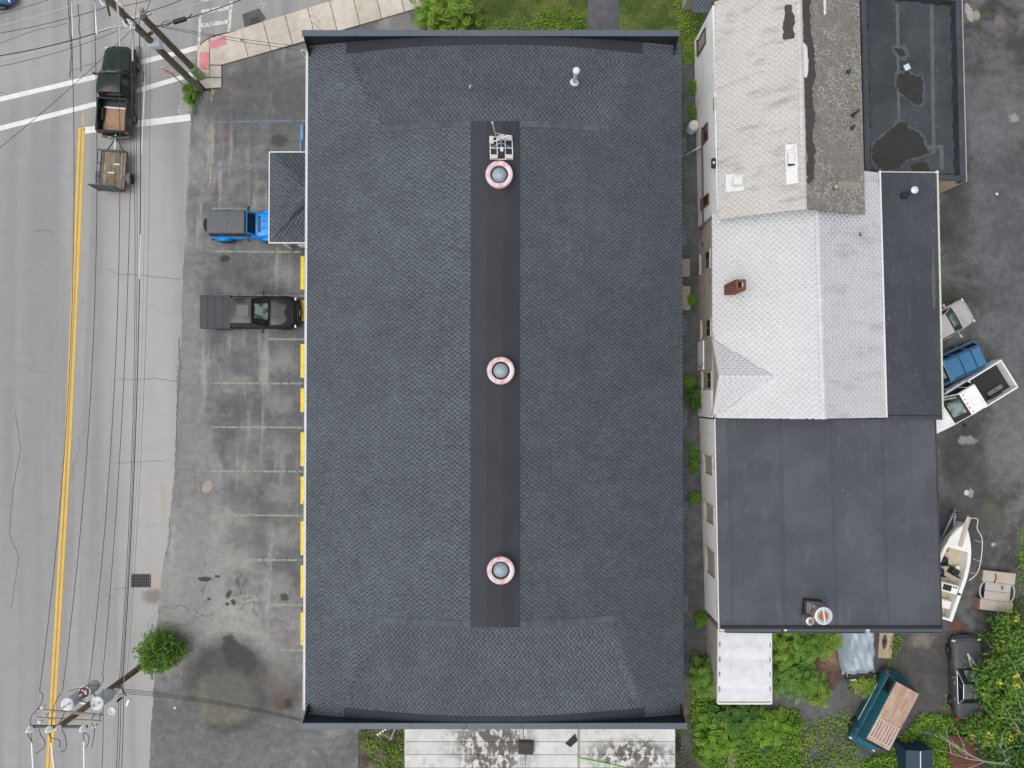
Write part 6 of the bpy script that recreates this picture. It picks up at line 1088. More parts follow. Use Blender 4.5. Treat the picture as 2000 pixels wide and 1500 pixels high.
tt = thing('scrap_wheel', 'worn grey tyre leaning in the leaf litter beside the covered vehicle', 'scrap wheel', P(1647, 1310, 0)); mb = MB(); mb.lathe((0, 0, .34), [(.2, -.1), (.32, -.11), (.35, -.05), (.35, .05), (.32, .11), (.2, .1), (.2, -.1)], 24, axis='x'); o = mb.build('tyre', 'grey_plastic', tt, smooth=True); mb = MB(); mb.lathe((0, 0, .34), [(.2, 0), (.0, .0)], 16, axis='x'); mb.build('hub', 'black_plastic', tt)
c = P(1683, 1338, .3); gcart = thing('rusty_cart', 'rusty low garden cart with a grey box among the weeds', 'cart', (c.x, c.y, 0), R(-4)); mb = MB(); mb.box((0, 0, .4), (1.0, .9, .06)); mb.build('deck', 'rust', gcart); mb = MB(); mb.box((.12, -.2, .5), (.45, .5, .16)); mb.build('box', 'grey_plastic', gcart, bevel=.02); mb = MB(); mb.tube([(-.45, -.4, .42), (-.45, .9, .55)], .04, 8); mb.tube([(.45, -.4, .42), (.45, .5, .42)], .03, 8); mb.build('shaft', 'patch_beige', gcart)
for s in (-1, 1):
    for y in (-.32, .32): mb = MB(); mb.lathe((s * .55, y, .2), [(.08, -.05), (.19, -.05), (.2, 0), (.19, .05), (.08, .05)], 16, axis='x'); mb.build('wheel', 'black_rubber', gcart, smooth=True)
c = P(1729, 1258, 0); cb_ = thing('plywood_sheet', 'pale plywood sheet with an oval hole beside the covered vehicle', 'plywood', (c.x, c.y, .02), R(-5)); mb = MB(); n = 24; o_, i_ = [], []
for k in range(n): t_ = 2 * math.pi * k / n; cx_, sx_ = math.cos(t_), math.sin(t_); m_ = max(abs(cx_), abs(sx_)); o_.append((.42 * cx_ / m_, .85 * sx_ / m_)); i_.append((-.08 + .16 * cx_, .15 + .45 * sx_))
vs_ = [(x, y, .03) for x, y in o_ + i_] + [(x, y, 0) for x, y in o_ + i_]; fs_ = []
for k in range(n): k2 = (k + 1) % n; fs_ += [(k, k2, n + k2, n + k), (k2, k, 2 * n + k, 2 * n + k2), (n + k, n + k2, 3 * n + k2, 3 * n + k)]
mb.add(vs_, fs_); mb.build('sheet', 'cardboard', cb_); mb = MB(); mb.lathe((-.08, .15, .002), [(.14, 0), (0, .002)], 16); mb.build('painted_hole_shade', 'black_rubber', cb_)  # black disc under the oval hole, painted-in shade, not a real mat
# -- upturned pickup bed
c = P(1948, 1155, .55); ub_ = thing('upturned_bed', 'upturned beige pickup bed with wheel-arch notches lying in the yard', 'truck bed', (c.x, c.y, 0), R(-6.5)); hb_ = .55; wv = 1.02
for k, (y0_, y1_) in enumerate(((1.2, .52), (.50, -.02), (-.04, -.56), (-.58, -1.2))):
    mb = MB(); x0_, x1_ = (-.98, 1.0) if k in (0, 3) else (-.78, .78); mb.box(((x0_ + x1_) / 2, (y0_ + y1_) / 2, hb_), (x1_ - x0_, y0_ - y1_, .05)); mb.build('floor_panel', 'bed_beige', ub_, bevel=.012)
    for j in range(11): x = -.9 + 1.8 * j / 10; mb = MB()
    mb = MB()
    for j in range(14):
        x = x0_ + .1 + (x1_ - x0_ - .2) * j / 13; mb.box((x, (y0_ + y1_) / 2, hb_ + .03), (.035, y0_ - y1_ - .06, .018))
    mb.build('floor_ribs', 'bed_beige', ub_)
for s in (-1, 1):
    for y0_, y1_ in ((1.22, .5), (-.56, -1.22)): mb = MB(); mb.loft([[(s * 1.0, y, hb_ + .03), (s * 1.03, y, hb_ - .08), (s * 1.05, y, .0), (s * 1.0, y, .0)] for y in (y0_, y1_)], closed=True); mb.build('side_panel', 'bed_brown' if s < 0 else 'bed_beige', ub_, bevel=.01)
    mb = MB(); sec = [[(s * (.80 + z), math.cos(t_) * .5 - .03, hb_ - .02 + (.0 if z == 0 else -.0) - .45 * (1 - math.sin(t_)) * 0) for z in (0, .3)] for t_ in np.linspace(0, math.pi, 9)]
    mb.tube([(s * (.80 + .26 * math.sin(t_)), math.cos(t_) * .52 - .03, hb_ - .02) for t_ in np.linspace(0, math.pi, 11)], .045, 8); mb.build('wheel_arch', 'bed_beige', ub_, smooth=True)
for q in ([(-.25, 1.05, .61), (-.2, .8, .61), (-.28, .5, .61)], [(.15, .35, .61), (.28, .28, .61), (.2, .15, .61)]): mb = MB(); mb.tube(q, .03, 6); mb.build('strap', 'black_rubber', ub_)
# -- boat
c = P(1852, 1116, 1.5); bt = thing('motor_boat', 'cluttered white motor boat beside the workshop wall, its bow rail pointing up', 'boat', (c.x + .12, c.y + .1, 0), R(90 - 15.5)); Lb = 5.9; zg = 1.65
def bw(x):
    t_ = (x + Lb / 2) / Lb; return 1.0 * (0.80 + .20 * min(1, t_ / .45)) if t_ < .45 else 1.0 * max(0.02, (1 - ((t_ - .45) / .55) ** 2.4))
xs_ = list(np.linspace(-Lb / 2, Lb / 2 - .02, 26)); mb = MB(); sec = []
for x in xs_:
    wv_ = bw(x); t_ = (x + Lb / 2) / Lb; kz = .55 + .75 * max(0, t_ - .6) ** 1.5 * 2; zz = zg + .18 * max(0, t_ - .5); sec.append([(x, wv_, zz), (x, wv_ * .93, zz - .45), (x, wv_ * .80, kz + .35), (x, 0, kz), (x, -wv_ * .80, kz + .35), (x, -wv_ * .93, zz - .45), (x, -wv_, zz)])
mb.loft(sec, cap=False); mb.add(sec[0], [tuple(range(7))]); mb.build('hull', 'boat_side', bt, smooth=True)
x_f = 1.45; mb = MB(); g = .22; fs = []
o = [(x, bw(x), zg + .18 * max(0, (x + Lb / 2) / Lb - .5)) for x in xs_]; inn = [(x, max(.05, bw(x) - g), zg + .02 + .18 * max(0, (x + Lb / 2) / Lb - .5)) for x in xs_ if x < x_f]
for s in (-1, 1):
    for i in range(len(inn) - 1): q = [(o[i][0], s * o[i][1], o[i][2] + .01), (o[i + 1][0], s * o[i + 1][1], o[i + 1][2] + .01), (inn[i + 1][0], s * inn[i + 1][1], inn[i + 1][2]), (inn[i][0], s * inn[i][1], inn[i][2])]; mb.add(q, [(0, 1, 2, 3) if s < 0 else (3, 2, 1, 0)])
mb.build('gunwale', 'boat_white', bt, smooth=True)
mb = MB(); k0 = len(inn) - 1; sec = [[(o[i][0], o[i][1] * (j / 4), o[i][2] + .05 * (1 - (j / 4) ** 2) + .008) for j in range(-4, 5)] for i in range(k0, len(o))]; mb.loft(sec[::-1], cap=False); mb.build('foredeck', 'boat_white', bt, smooth=True)
mb = MB()
for s in (-1, 1):
    for i in range(len(inn) - 1): a, b2_ = inn[i], inn[i + 1]; mb.add([(a[0], s * a[1], a[2]), (b2_[0], s * b2_[1], b2_[2]), (b2_[0], s * b2_[1] * .93, 1.1), (a[0], s * a[1] * .93, 1.1)], [(0, 1, 2, 3) if s < 0 else (3, 2, 1, 0)])
mb.add([(x_f - .12, -.8, 1.1), (x_f - .12, .8, 1.1), (x_f - .12, .8, 1.72), (x_f - .12, -.8, 1.72)], [(3, 2, 1, 0)]); mb.build('cockpit_liner', 'boat_white', bt)
mb = MB(); mb.sheet([(a[0], a[1] * .94, 1.1) for a in inn] + [(a[0], -a[1] * .94, 1.1) for a in inn[::-1]]); mb.build('cockpit_floor', 'boat_floor', bt)
mb = MB(); mb.box((-Lb / 2 + .08, 0, 1.35), (.14, 1.6, .62)); mb.build('transom', 'boat_white', bt, bevel=.02)
mb = MB(); mb.bar((1.5, .0, 1.86), (3.35, 0, 1.95), .22, .05); mb.build('bow_pulpit', 'bed_beige', bt, bevel=.02)
for s in (-1, 1):
    pts = [(3.3, s * .1, 2.0), (3.34, s * .3, 2.25), (2.8, s * .42, 2.25), (2.3, s * .85, 2.25), (1.2, s * 1.12, 2.2), (.3, s * 1.18, 2.12), (-.3, s * 1.08, 1.75)]; smp = []
    for i in range(len(pts) - 1):
        p0, p1, p2, p3 = [Vector(pts[min(max(i + d_, 0), len(pts) - 1)]) for d_ in (-1, 0, 1, 2)]
        for k in range(5): t_ = k / 5; smp.append(.5 * ((2 * p1) + (p2 - p0) * t_ + (2 * p0 - 5 * p1 + 4 * p2 - p3) * t_ ** 2 + (3 * p1 - p0 - 3 * p2 + p3) * t_ ** 3))
    smp.append(Vector(pts[-1])); mb = MB(); mb.tube(smp, .022, 7); mb.build('bow_rail', 'trim_white', bt, smooth=True)
    for x, y in ((2.1, .84), (1.0, 1.04), (.2, 1.06)): mb = MB(); mb.tube([(x, s * y * .95, 1.72), (x, s * (y + .06), 2.2)], .015, 6); mb.build('rail_post', 'trim_white', bt)
mb = MB(); mb.box((-1.05, .0, 1.45), (.55, 1.2, .7)); con = mb.build('console', 'boat_white', bt, bevel=.05); mb = MB(); mb.box((-1.05, .1, 1.81), (.34, .5, .02)); mb.build('gauge_panel', 'black_plastic', con)
for k in range(4): mb = MB(); mb.lathe((-.92, -.42 + .16 * k, 1.815), [(.055, 0), (.05, .015), (0, .018)], 12); mb.build('gauge', 'black_rubber', con)
for x, y, rr_ in ((.4, .45, .3), (-.05, -.35, -.3), (-.3, .5, .2), (-1.05, -.6, .0)): mb = MB(); mb.box((x, y, 1.32), (.46, .5, .42), rr_, .5, .85); mb.box((x - .2, y, 1.6), (.1, .46, .4), rr_); mb.build('seat', 'black_plastic', bt, bevel=.06, seg=2, smooth=True)
mb = MB(); mb.box((-2.05, -.1, 1.35), (.5, .9, .5)); mb.build('stern_box', 'boat_white', bt, bevel=.06); mb = MB(); mb.box((-2.55, .05, 1.25), (.42, .5, .35), .2); mb.build('crate', 'bed_brown', bt, bevel=.03); mb = MB(); mb.box((-2.0, .55, 1.25), (.5, .36, .3), .4); mb.build('duffel', 'black_rubber', bt, bevel=.08, seg=2)
mb = MB(); mb.lathe((.2, -.45, 1.1), [(.13, 0), (.15, .36), (.12, .36), (.12, .3)], 16); mb.build('bucket', 'trim_white', bt, smooth=True); mb = MB(); mb.box((1.1, .35, 1.2), (.3, .25, .2), .5); mb.build('orange_jacket', 'rust', bt, bevel=.06, seg=2); mb = MB(); mb.box((.85, .6, 1.2), (.3, .28, .2), .2); mb.build('grey_bag', 'board_grey', bt, bevel=.06, seg=2)
btr = thing('boat_trailer', 'steel boat trailer under the white motor boat', 'trailer', bt.location, R(90 - 15.5)); mb = MB()
for s in (-1, 1): mb.bar((-2.4, s * .5, .5), (1.6, s * .35, .5), .08, .1); mb.bar((1.6, s * .35, .5), (3.6, 0, .5), .079, .1)
mb.bar((-1.2, -.95, .42), (-1.2, .95, .42), .09, .09); mb.build('frame', 'galv', btr); mb = MB(); mb.tube([(3.4, .1, .2), (3.4, .1, 1.1)], .04, 8); mb.bar((3.2, .3, .8), (3.4, -.3, .8), .05, .05); mb.build('jack', 'iron', btr)
for s in (-1, 1): mb = MB(); mb.lathe((-1.2, s * .98, .32), [(.15, -.1), (.3, -.1), (.32, 0), (.3, .1), (.15, .1)], 20, axis='y'); w_ = mb.build('wheel', 'black_rubber', btr, smooth=True); mb = MB(); mb.lathe((-1.2, s * 1.0, .32), [(.16, 0), (.05, .04 * s), (0, .04 * s)], 16, axis='y'); mb.build('rim', 'galv', w_)
# ================================================================== poles and wires
def zfor(base, pxx, pyy):
    """height of the point of a vertical line over `base` that appears at photo x"""
    k = (pxx - 1000) / (base[0] - 1000); return H - H / k
def pole(base, h, r0, r1, label, m):
    b = P(*base, 0); t_ = thing('utility_pole', label, 'utility pole', b, group=None); mb = MB(); mb.lathe((0, 0, 0), [(r0, -.1), (r0 * .97, .5), ((r0 + r1) / 2, h / 2), (r1, h - .05), (r1 * .7, h), (0, h + .01)], 16); mb.build('shaft', m, t_, smooth=True); OFF[t_.name] = tuple(b); return t_, b
pA, bA = pole((300, 1284), 9.35, .19, .14, 'brown wooden utility pole with transformers and cross arms rising from the round bush', 'pole_wood_brown')
pB, bB = pole((392, 176), 11.2, .215, .16, 'tall dark wooden utility pole carrying a white box at the corner', 'pole_wood')
pC, bC = pole((394, 151), 7.2, .20, .17, 'shorter grey utility pole with a green sleeve at its foot', 'pole_wood')
for o in list(pA.children) + list(pB.children) + list(pC.children):
    for v in (): pass
mb = MB(); mb.lathe(bC, [(.27, 0), (.275, .9), (.27, 1.45), (.21, 1.5)], 20); mb.build('green_sleeve', 'green_sleeve', pC, smooth=True); mb = MB(); mb.lathe(bC, [(.282, .85), (.285, .95), (.28, 1.0)], 20); mb.build('strap', 'galv', pC)
def on(b, z, dx=0, dy=0): return Vector((b.x + dx, b.y + dy, z))
# pole A fittings
def arm(parent, a, b, w_, h_, m, name='cross_arm'): mb = MB(); mb.bar(a, b, w_, h_); return mb.build(name, m, parent, bevel=.008)
zA1, zA2, zA3 = 8.05, 8.35, 9.2
dA = Vector((0, .14, 0))
arm(pA, P(72, 1386, zA1), P(200, 1397, zA1), .10, .13, 'arm_wood'); arm(pA, P(72, 1402, zA2), P(197, 1409, zA2), .09, .11, 'arm_wood'); arm(pA, P(58, 1419, zA3), P(171, 1419.5, zA3), .11, .12, 'steel_dark')
def insul(parent, p, r_=.13, h_=.28):
    mb = MB(); mb.lathe(p, [(.03, -.1), (r_ * .8, -.06), (r_, -.02), (r_ * .6, .02), (r_ * .95, .06), (r_ * .55, .1), (r_ * .8, .14), (.04, h_), (0, h_)], 16); mb.build('insulator', 'porcelain', parent, smooth=True)
for x, y in ((59, 1424), (97, 1424), (163, 1423)): insul(pA, P(x, y, zA3 + .1), .16)
insul(pA, P(116, 1420, zA3 + .1), .1)
def transformer(x, y, z, r_, h_, lid='transformer_paint'):
    c = P(x, y, z); mb = MB(); mb.lathe(c, [(r_ * .95, -h_), (r_, -h_ + .05), (r_, -.05)], 24); t_ = mb.build('transformer', 'transformer_paint', pA, smooth=True); mb = MB(); mb.lathe(c, [(r_ * 1.06, -.07), (r_ * 1.06, 0), (r_ * .9, .03), (0, .05)], 24); mb.build('lid', 'porcelain', t_, smooth=True)
    if lid != 'transformer_paint':
        mb = MB(); mb.lathe(c, [(r_ * .9, .055), (0, .06)], 24); mb.build('oxide_top', lid, t_)
        for dx, dy in ((.1, .1), (-.1, -.12), (.12, -.05), (-.05, .12)): mb = MB(); mb.box(c + Vector((dx, dy, .075)), (.10, .07, .02), dx * 8); mb.build('bracket', 'porcelain', t_)
    for dx, dy in ((-.12, -.1), (.13, .06)): mb = MB(); mb.lathe(c + Vector((dx * r_ / .3, dy, .04)), [(.05, 0), (.07, .06), (.04, .1), (.06, .14), (0, .25)], 12); mb.build('bushing', 'porcelain', t_, smooth=True)
    mb = MB(); e = Vector((bA.x, bA.y, c.z - h_ * .5)); mb.bar(c + Vector((0, 0, -h_ * .5)), e, .1, .12); mb.build('hanger', 'galv', t_)
transformer(165, 1352, 6.55, .30, .95, 'red_oxide'); transformer(131, 1376, 7.2, .31, 1.05); transformer(189, 1374, 6.9, .33, 1.1)
for x, y, z in ((85, 1380, 8.0), (80, 1408, 8.0), (187, 1417, 8.0), (90, 1397, 8.1)): mb = MB(); mb.lathe(P(x, y, z), [(.03, -.22), (.06, -.18), (.06, .12), (.09, .15), (.03, .2)], 10); mb.build('fuse_cutout', 'porcelain', pA, smooth=True)
mb = MB(); c = P(250, 1372, 5.6); mb.box(c, (.16, .42, .12), R(-20)); lm = mb.build('street_lamp_head', 'galv_pale', pA, bevel=.03); mb = MB(); mb.tube([on(bA, 5.4), P(235, 1340, 5.7), P(247, 1360, 5.7)], .03, 7); mb.build('lamp_arm', 'frame_brown', pA)
def loop(parent, pts, r_=.018, m='wire_black', name='jumper'):
    pts = [Vector(p) for p in pts]; out = []
    for i in range(len(pts) - 1):
        p0, p1, p2, p3 = pts[max(i - 1, 0)], pts[i], pts[i + 1], pts[min(i + 2, len(pts) - 1)]
        for k in range(6):
            t_ = k / 6; out.append(.5 * ((2 * p1) + (p2 - p0) * t_ + (2 * p0 - 5 * p1 + 4 * p2 - p3) * t_ ** 2 + (3 * p1 - p0 - 3 * p2 + p3) * t_ ** 3))
    out.append(pts[-1]); mb = MB(); mb.tube(out, r_, 5); return mb.build(name, m, parent)
def zA(x, y): return (40 + x / 6.818, 1280 + y / 6.818)
for q, z in (([(165, 1160), (110, 1080), (95, 1020), (120, 980)], 9.0), ([(180, 960), (130, 900), (150, 800), (210, 740)], 8.6), ([(250, 980), (270, 1060), (325, 1150), (300, 1240), (200, 1310)], 8.7), ([(370, 1000), (390, 1080), (440, 1110), (520, 1130), (520, 1230)], 9.0), ([(550, 980), (600, 1100), (605, 1240), (530, 1290)], 9.0), ([(845, 1020), (910, 1080), (900, 1180), (850, 1250)], 9.0),
             ([(980, 790), (945, 880), (985, 1010), (950, 1230)], 8.2), ([(265, 480), (300, 540), (270, 650), (215, 730)], 8.2), ([(540, 500), (480, 600), (430, 740), (410, 950)], 8.4), ([(640, 480), (700, 460), (800, 440), (930, 400), (1080, 400)], 6.6), ([(590, 740), (560, 820), (500, 950)], 8.4), ([(1080, 380), (1110, 300), (1085, 250)], 6.8), ([(1090, 750), (1060, 790), (1060, 860)], 8.2)):
    loop(pA, [P(*zA(x, y), z) for x, y in q])
mb = MB(); q = [P(*zA(1290, 340), 4.6), P(*zA(1400, 525), 5.2)]; mb.tube(q, .03, 6); mb.build('brace', 'frame_brown', pA)
mb = MB(); mb.box(P(231, 1349, 5.7), (.5, .3, .2), .2); mb.build('splice_bracket', 'galv', pA, bevel=.03); mb = MB(); mb.lathe(P(230, 1369, 5.8), [(.05, -.4), (.06, 0), (.03, .1)], 10); o_ = mb.build('drop_sleeve', 'black_rubber', pA)
mb = MB(); c = P(219, 1388, 5.8); mb.lathe(c, [(.2, -.02), (.2, .03), (.14, .03), (.14, -.02), (.2, -.02)], 18); mb.tube([c + Vector((-.14, -.1, 0)), c + Vector((0, -.55, 0)), c + Vector((.14, -.1, 0))], .02, 5); mb.build('cable_bracket', 'trim_white', pA)
# pole B / C fittings
mb = MB(); c = P(304, 86, 6.0); mb.box(c, (.62, .42, .5), R(8)); bx_ = mb.build('equipment_box', 'galv_pale', pB, bevel=.04); mb = MB(); mb.box(c + Vector((.0, -.22, -.1)), (.3, .02, .2), R(8)); mb.build('hatch', 'galv', bx_)
mb = MB(); mb.box((bB.x + .2, bB.y + .1, 6.7), (.4, .12, .12), R(30)); mb.build('bracket', 'frame_brown', pB)
for a_, b_, z0, z1 in (((207, -4), (214, 30), 10.2, 9.0), ((240, 18), (247, 47), 9.6, 8.4)): mb = MB(); mb.bar(P(*a_, z0), P(*b_, z1), .11, .08); mb.build('arm_brace', 'frame_brown', pB)
for x, y, z in ((202, 6, 10.2), (234, 5, 10.2), (246, 48, 8.4)): insul(pB, P(x, y, z), .12)
for x, y, z in ((254, 43, 8.6), (258, 45, 8.6), (261, 53, 8.4)): insul(pB, P(x, y, z), .09)
arm(pB, P(245, 42, 8.5), P(264, 48, 8.5), .1, .1, 'galv', 'bracket')
mb = MB(); mb.box(P(277, 20, 7.2), (.22, .2, .2), .2); mb.build('junction_box', 'patch_beige', pC, bevel=.02); mb = MB(); mb.box(P(283, 30, 7.0), (.7, .16, .14), .4); mb.box(P(268, 33, 7.0), (.5, .14, .12), .3); mb.build('bracket', 'galv', pC, bevel=.02)
# ---- wires
def wire(a, b, sag, r_, m, label, n=28, extra=None, group='overhead lines'):
    a, b = Vector(a), Vector(b); pts = []
    for k in range(n + 1): t_ = k / n; p = a.lerp(b, t_); p.z -= sag * 4 * t_ * (1 - t_); pts.append(p)
    mb = MB(); mb.tube(pts, r_, 6); o = mb.build('overhead_wire', m, smooth=True); tag(o, label, 'wire', group); return o
def sleeve(pts, r_, m, label, nm='insulating_sleeve'):
    mb = MB(); mb.tube(pts, r_, 8); tag(mb.build(nm, m, smooth=True), label, 'sleeve')
zpr = 9.6
prim = [((77, 1352, 8.3), (137, -12, 10.4), 1.25, 'outermost left black wire along the street'), ((122, 1350, 8.4), (183, -12, 10.4), 1.25, 'second black wire from the left along the street'), ((172, 1352, 8.3), (229, -12, 10.4), 1.2, 'third black wire from the left along the street'), ((201, 1316, 6.9), (257, 48, 8.5), .75, 'fourth black wire from the left along the street')]
for a_, b_, sg, lb in prim: wire(P(a_[0], a_[1], a_[2]), P(b_[0], b_[1], b_[2]), sg, .017, 'wire_black', lb)
bun = [((232, 1345, 5.8), (255, 56, 7.8), .95, .016, 'wire_black'), ((235, 1345, 5.8), (261, 57, 7.7), .9, .014, 'wire_black'), ((238, 1345, 5.6), (272, 40, 7.0), .75, .026, 'wire_black'), ((241, 1345, 5.5), (281, 42, 7.0), .8, .02, 'wire_grey'), ((248, 1322, 5.0), (293, 60, 6.4), .7, .009, 'wire_black')]
lbl = ['leftmost dark cable of the bundle along the street', 'thin second cable of the bundle along the street', 'thick black middle cable of the bundle along the street', 'pale grey cable of the bundle along the street', 'hair-thin rightmost line beside the street bundle']
for (a_, b_, sg, r_, m_), lb in zip(bun, lbl): wire(P(*a_), P(*b_), sg, r_, m_, lb)
for i, (x, y, x2, m_, r_, lb) in enumerate(((60, 1430, 66, 'wire_white', .035, 'white sleeved line leaving the pole top at the bottom edge, leftmost'), (97, 1430, 113, 'wire_white', .035, 'white sleeved line leaving the pole top at the bottom edge, middle'), (163, 1428, 160, 'wire_white', .035, 'white sleeved line leaving the pole top at the bottom edge, rightmost'))):
    a_ = P(x, y, 9.3); b_ = P(x2, 1640, 9.2); wire(a_, b_, .15, .016, 'wire_black', lb.replace('white sleeved line', 'black line'), 10); pa, pb = a_.lerp(b_, .10), a_.lerp(b_, .42); sleeve([pa + Vector((0, 0, -.05)), pb + Vector((0, 0, -.12))], .04, 'wire_white', lb.replace('line leaving', 'stretch of line leaving'))
for x, x2, z, lb in ((201, 190, 6.8, 'single black line running off the bottom edge right of the pole top'), (232, 216, 5.8, 'left cable of the bundle running off the bottom edge'), (236, 221, 5.7, 'middle cable of the bundle running off the bottom edge'), (241, 227, 5.6, 'right cable of the bundle running off the bottom edge')): wire(P(x, 1345, z), P(x2, 1640, z), .2, .018, 'wire_black', lb, 12)
for k, lb in enumerate(('upper', 'second', 'third', 'lowest')): wire(P(234, 1345 + 3 * k, 5.9 - .12 * k), P(589, 1404 + 1.6 * k, 5.4 - .05 * k), .42, .013, 'wire_black', lb + ' service line from the transformer pole to the building corner', 24, group='service lines')
left = [((-60, 118, 6.9), (283, 30, 7.0), .5, .028, 'wire_black', 'thick black cable crossing the street to the left edge'), ((-60, 126, 6.8), (281, 33, 7.0), .5, .022, 'wire_grey', 'pale cable just below the thick one crossing to the left edge'), ((-60, 140, 6.7), (280, 36, 6.9), .6, .013, 'wire_black', 'thin line below the paired cables crossing to the left edge'), ((-60, 74, 8.4), (236, 4, 9.6), .3, .016, 'wire_black', 'upper black wire crossing the street corner to the left edge'), ((-60, 62, 8.2), (225, -22, 10), .3, .02, 'wire_grey', 'pale line crossing the very top left corner'), ((-60, 42, 8.6), (130, -12, 9.6), .1, .012, 'wire_black', 'thin topmost line cutting the top left corner'), ((-60, 335, 8.2), (257, 58, 8.6), .25, .013, 'wire_black', 'diagonal line from the tall pole down to the left edge')]
for a_, b_, sg, r_, m_, lb in left: wire(P(*a_), P(*b_), sg, r_, m_, lb, 20)
ne = [((305, 52, 6.6), (520, -22, 6.6), .25, .026, 'wire_black', 'thick black cable running from the short pole to the top edge'), ((287, 31, 7.0), (470, -22, 7.2), .2, .02, 'wire_grey', 'pale cable running from the short pole to the top edge'), ((284, 24, 7.1), (380, -12, 7.4), .1, .018, 'wire_black', 'short dark cable from the short pole to the top edge'), ((300, 48, 6.6), (603, 92, 5.0), .2, .013, 'wire_black', 'upper thin service line from the short pole to the building corner'), ((300, 50, 6.5), (603, 99, 4.8), .25, .013, 'wire_black', 'lower thin service line from the short pole to the building corner'), ((240, 12, 9.4), (330, -14, 9.6), .1, .016, 'wire_black', 'dark line leaving the tall pole towards the top edge'), ((262, 50, 8), (268, -30, 8.4), .05, .013, 'wire_black', 'left vertical jumper line above the short pole'), ((283, 28, 7.1), (303, -30, 7.4), .05, .016, 'wire_black', 'right vertical line above the short pole')]
for a_, b_, sg, r_, m_, lb in ne: wire(P(*a_), P(*b_), sg, r_, m_, lb, 18)
# sleeves and boxes riding on the wires
for (x, y, z), (x2, y2, z2), r_, lb in (((138.5, 2, 10.1), (142, 73, 9.7), .045, 'white insulating sleeve on the leftmost top wire'), ((184, 2, 10.1), (189, 66, 9.7), .045, 'white insulating sleeve on the second top wire'), ((229.5, 2, 10.1), (233, 90, 9.6), .045, 'white insulating sleeve on the third top wire'), ((256.5, 50, 8.4), (258.5, 119, 8.1), .05, 'white insulating sleeve below the tall pole fittings')): sleeve([P(x, y, z), P((x + x2) / 2 + .6, (y + y2) / 2, (z + z2) / 2 - .02), P(x2, y2, z2)], r_, 'wire_white', lb)
sl2 = thing('cable_splice_case', 'long black splice case hanging on the cable by the short pole', 'splice case', P(351, 40, 6.5), R(17)); mb = MB(); mb.box((0, 0, 0), (.72, .2, .2)); mb.build('case', 'black_plastic', sl2, bevel=.03); mb = MB(); mb.tube([(.36, .0, 0), (.55, .03, 0), (.75, .12, .05)], .03, 6); mb.tube([(-.36, 0, 0), (-.6, -.02, 0), (-.8, -.08, 0)], .02, 6); mb.build('tail', 'wire_black', sl2)
sn = thing('cable_snowshoe', 'looped black slack-cable bracket next to the splice case', 'cable loop', P(322, 47, 6.5), R(20)); mb = MB(); mb.tube([(.32 * math.cos(t_) if math.cos(t_) > 0 else .2 * math.cos(t_), .13 * math.sin(t_), 0) for t_ in np.linspace(0, 2 * math.pi, 20)], .018, 6); mb.build('loop', 'black_plastic', sn)
sleeve([P(281.5, 140, 6.6), P(281, 160, 6.55)], .055, 'black_plastic', 'black splice sleeve on the cable beside the pickup', 'splice_sleeve'); sleeve([P(282.5, 150, 6.62), P(277, 300, 6.3)], .022, 'wire_white', 'pale lashed stretch of cable beside the black pickup', 'cable_wrap'); sleeve([P(275, 458, 6.0), P(272, 545, 5.95)], .03, 'wire_white', 'pale lashed stretch of cable at the middle of the street', 'cable_wrap')
sleeve([P(190, 62, 6.9), P(215, 54, 6.95), P(240, 49, 7.0)], .05, 'wire_grey', 'bulky grey wrapped joint on the crossing cable', 'cable_wrap')
# ---- stop sign, street-name post, a-frame
sb = P(364, 171, 0); ss = thing('stop_sign', 'stop sign seen edge-on from above beside the tall pole', 'sign', sb, R(60), world=False); mb = MB(); mb.tube([(0, 0, 0), (0, 0, 2.75)], .03, 8); mb.build('post', 'steel_dark', ss)
oc = [(.375 * math.cos(R(22.5 + 45 * k)), .375 * math.sin(R(22.5 + 45 * k))) for k in range(8)]
def octplate(s, x0, x1, m, nm, par): mb = MB(); n = 8; vs = [(x0, y * s, z * s + 2.4) for y, z in oc] + [(x1, y * s, z * s + 2.4) for y, z in oc]; mb.add(vs, [tuple(range(n - 1, -1, -1)), tuple(range(n, 2 * n))] + [(i, (i + 1) % n, n + (i + 1) % n, n + i) for i in range(n)]); return mb.build(nm, m, par)
ss.rotation_euler = (0, 0, R(-112)); pl = octplate(1.06, .035, .06, 'trim_white', 'plate', ss); octplate(1.0, .0605, .066, 'red_paint', 'red_face', pl)
def text(body, size, m, parent, loc, rot, name='lettering', ext=.002):
    cu = bpy.data.curves.new(name, 'FONT'); cu.body = body; cu.size = size; cu.align_x = 'CENTER'; cu.align_y = 'CENTER'; cu.extrude = ext; o = bpy.data.objects.new(name + '_tmp', cu); COL.objects.link(o); bpy.context.view_layer.update()
    me = bpy.data.meshes.new_from_object(o.evaluated_get(bpy.context.evaluated_depsgraph_get())); bpy.data.objects.remove(o); me.name = name; me.materials.clear(); me.materials.append(M[m]); q = bpy.data.objects.new(name, me); COL.objects.link(q); q.parent = parent; q.location = loc; q.rotation_euler = rot; return q
text('STOP', .26, 'trim_white', pl, (.069, 0, 2.4), (R(90), 0, R(90)))
c = P(472, 79, .13); bs = thing('corner_post', 'small round blue-topped post on the sidewalk', 'post', c); mb = MB(); mb.lathe((0, 0, 0), [(.12, 0), (.13, .012), (.05, .02)], 16); mb.build('base_plate', 'galv_pale', bs); mb = MB(); mb.lathe((0, 0, 0), [(.07, .02), (.07, .1), (0, .12)], 14); mb.build('cap', 'car_navy', bs)
c = P(617, 52, .13); af = thing('sandwich_board', 'pale grey folding frame standing on the sidewalk behind the upper parapet', 'frame', c, R(10))
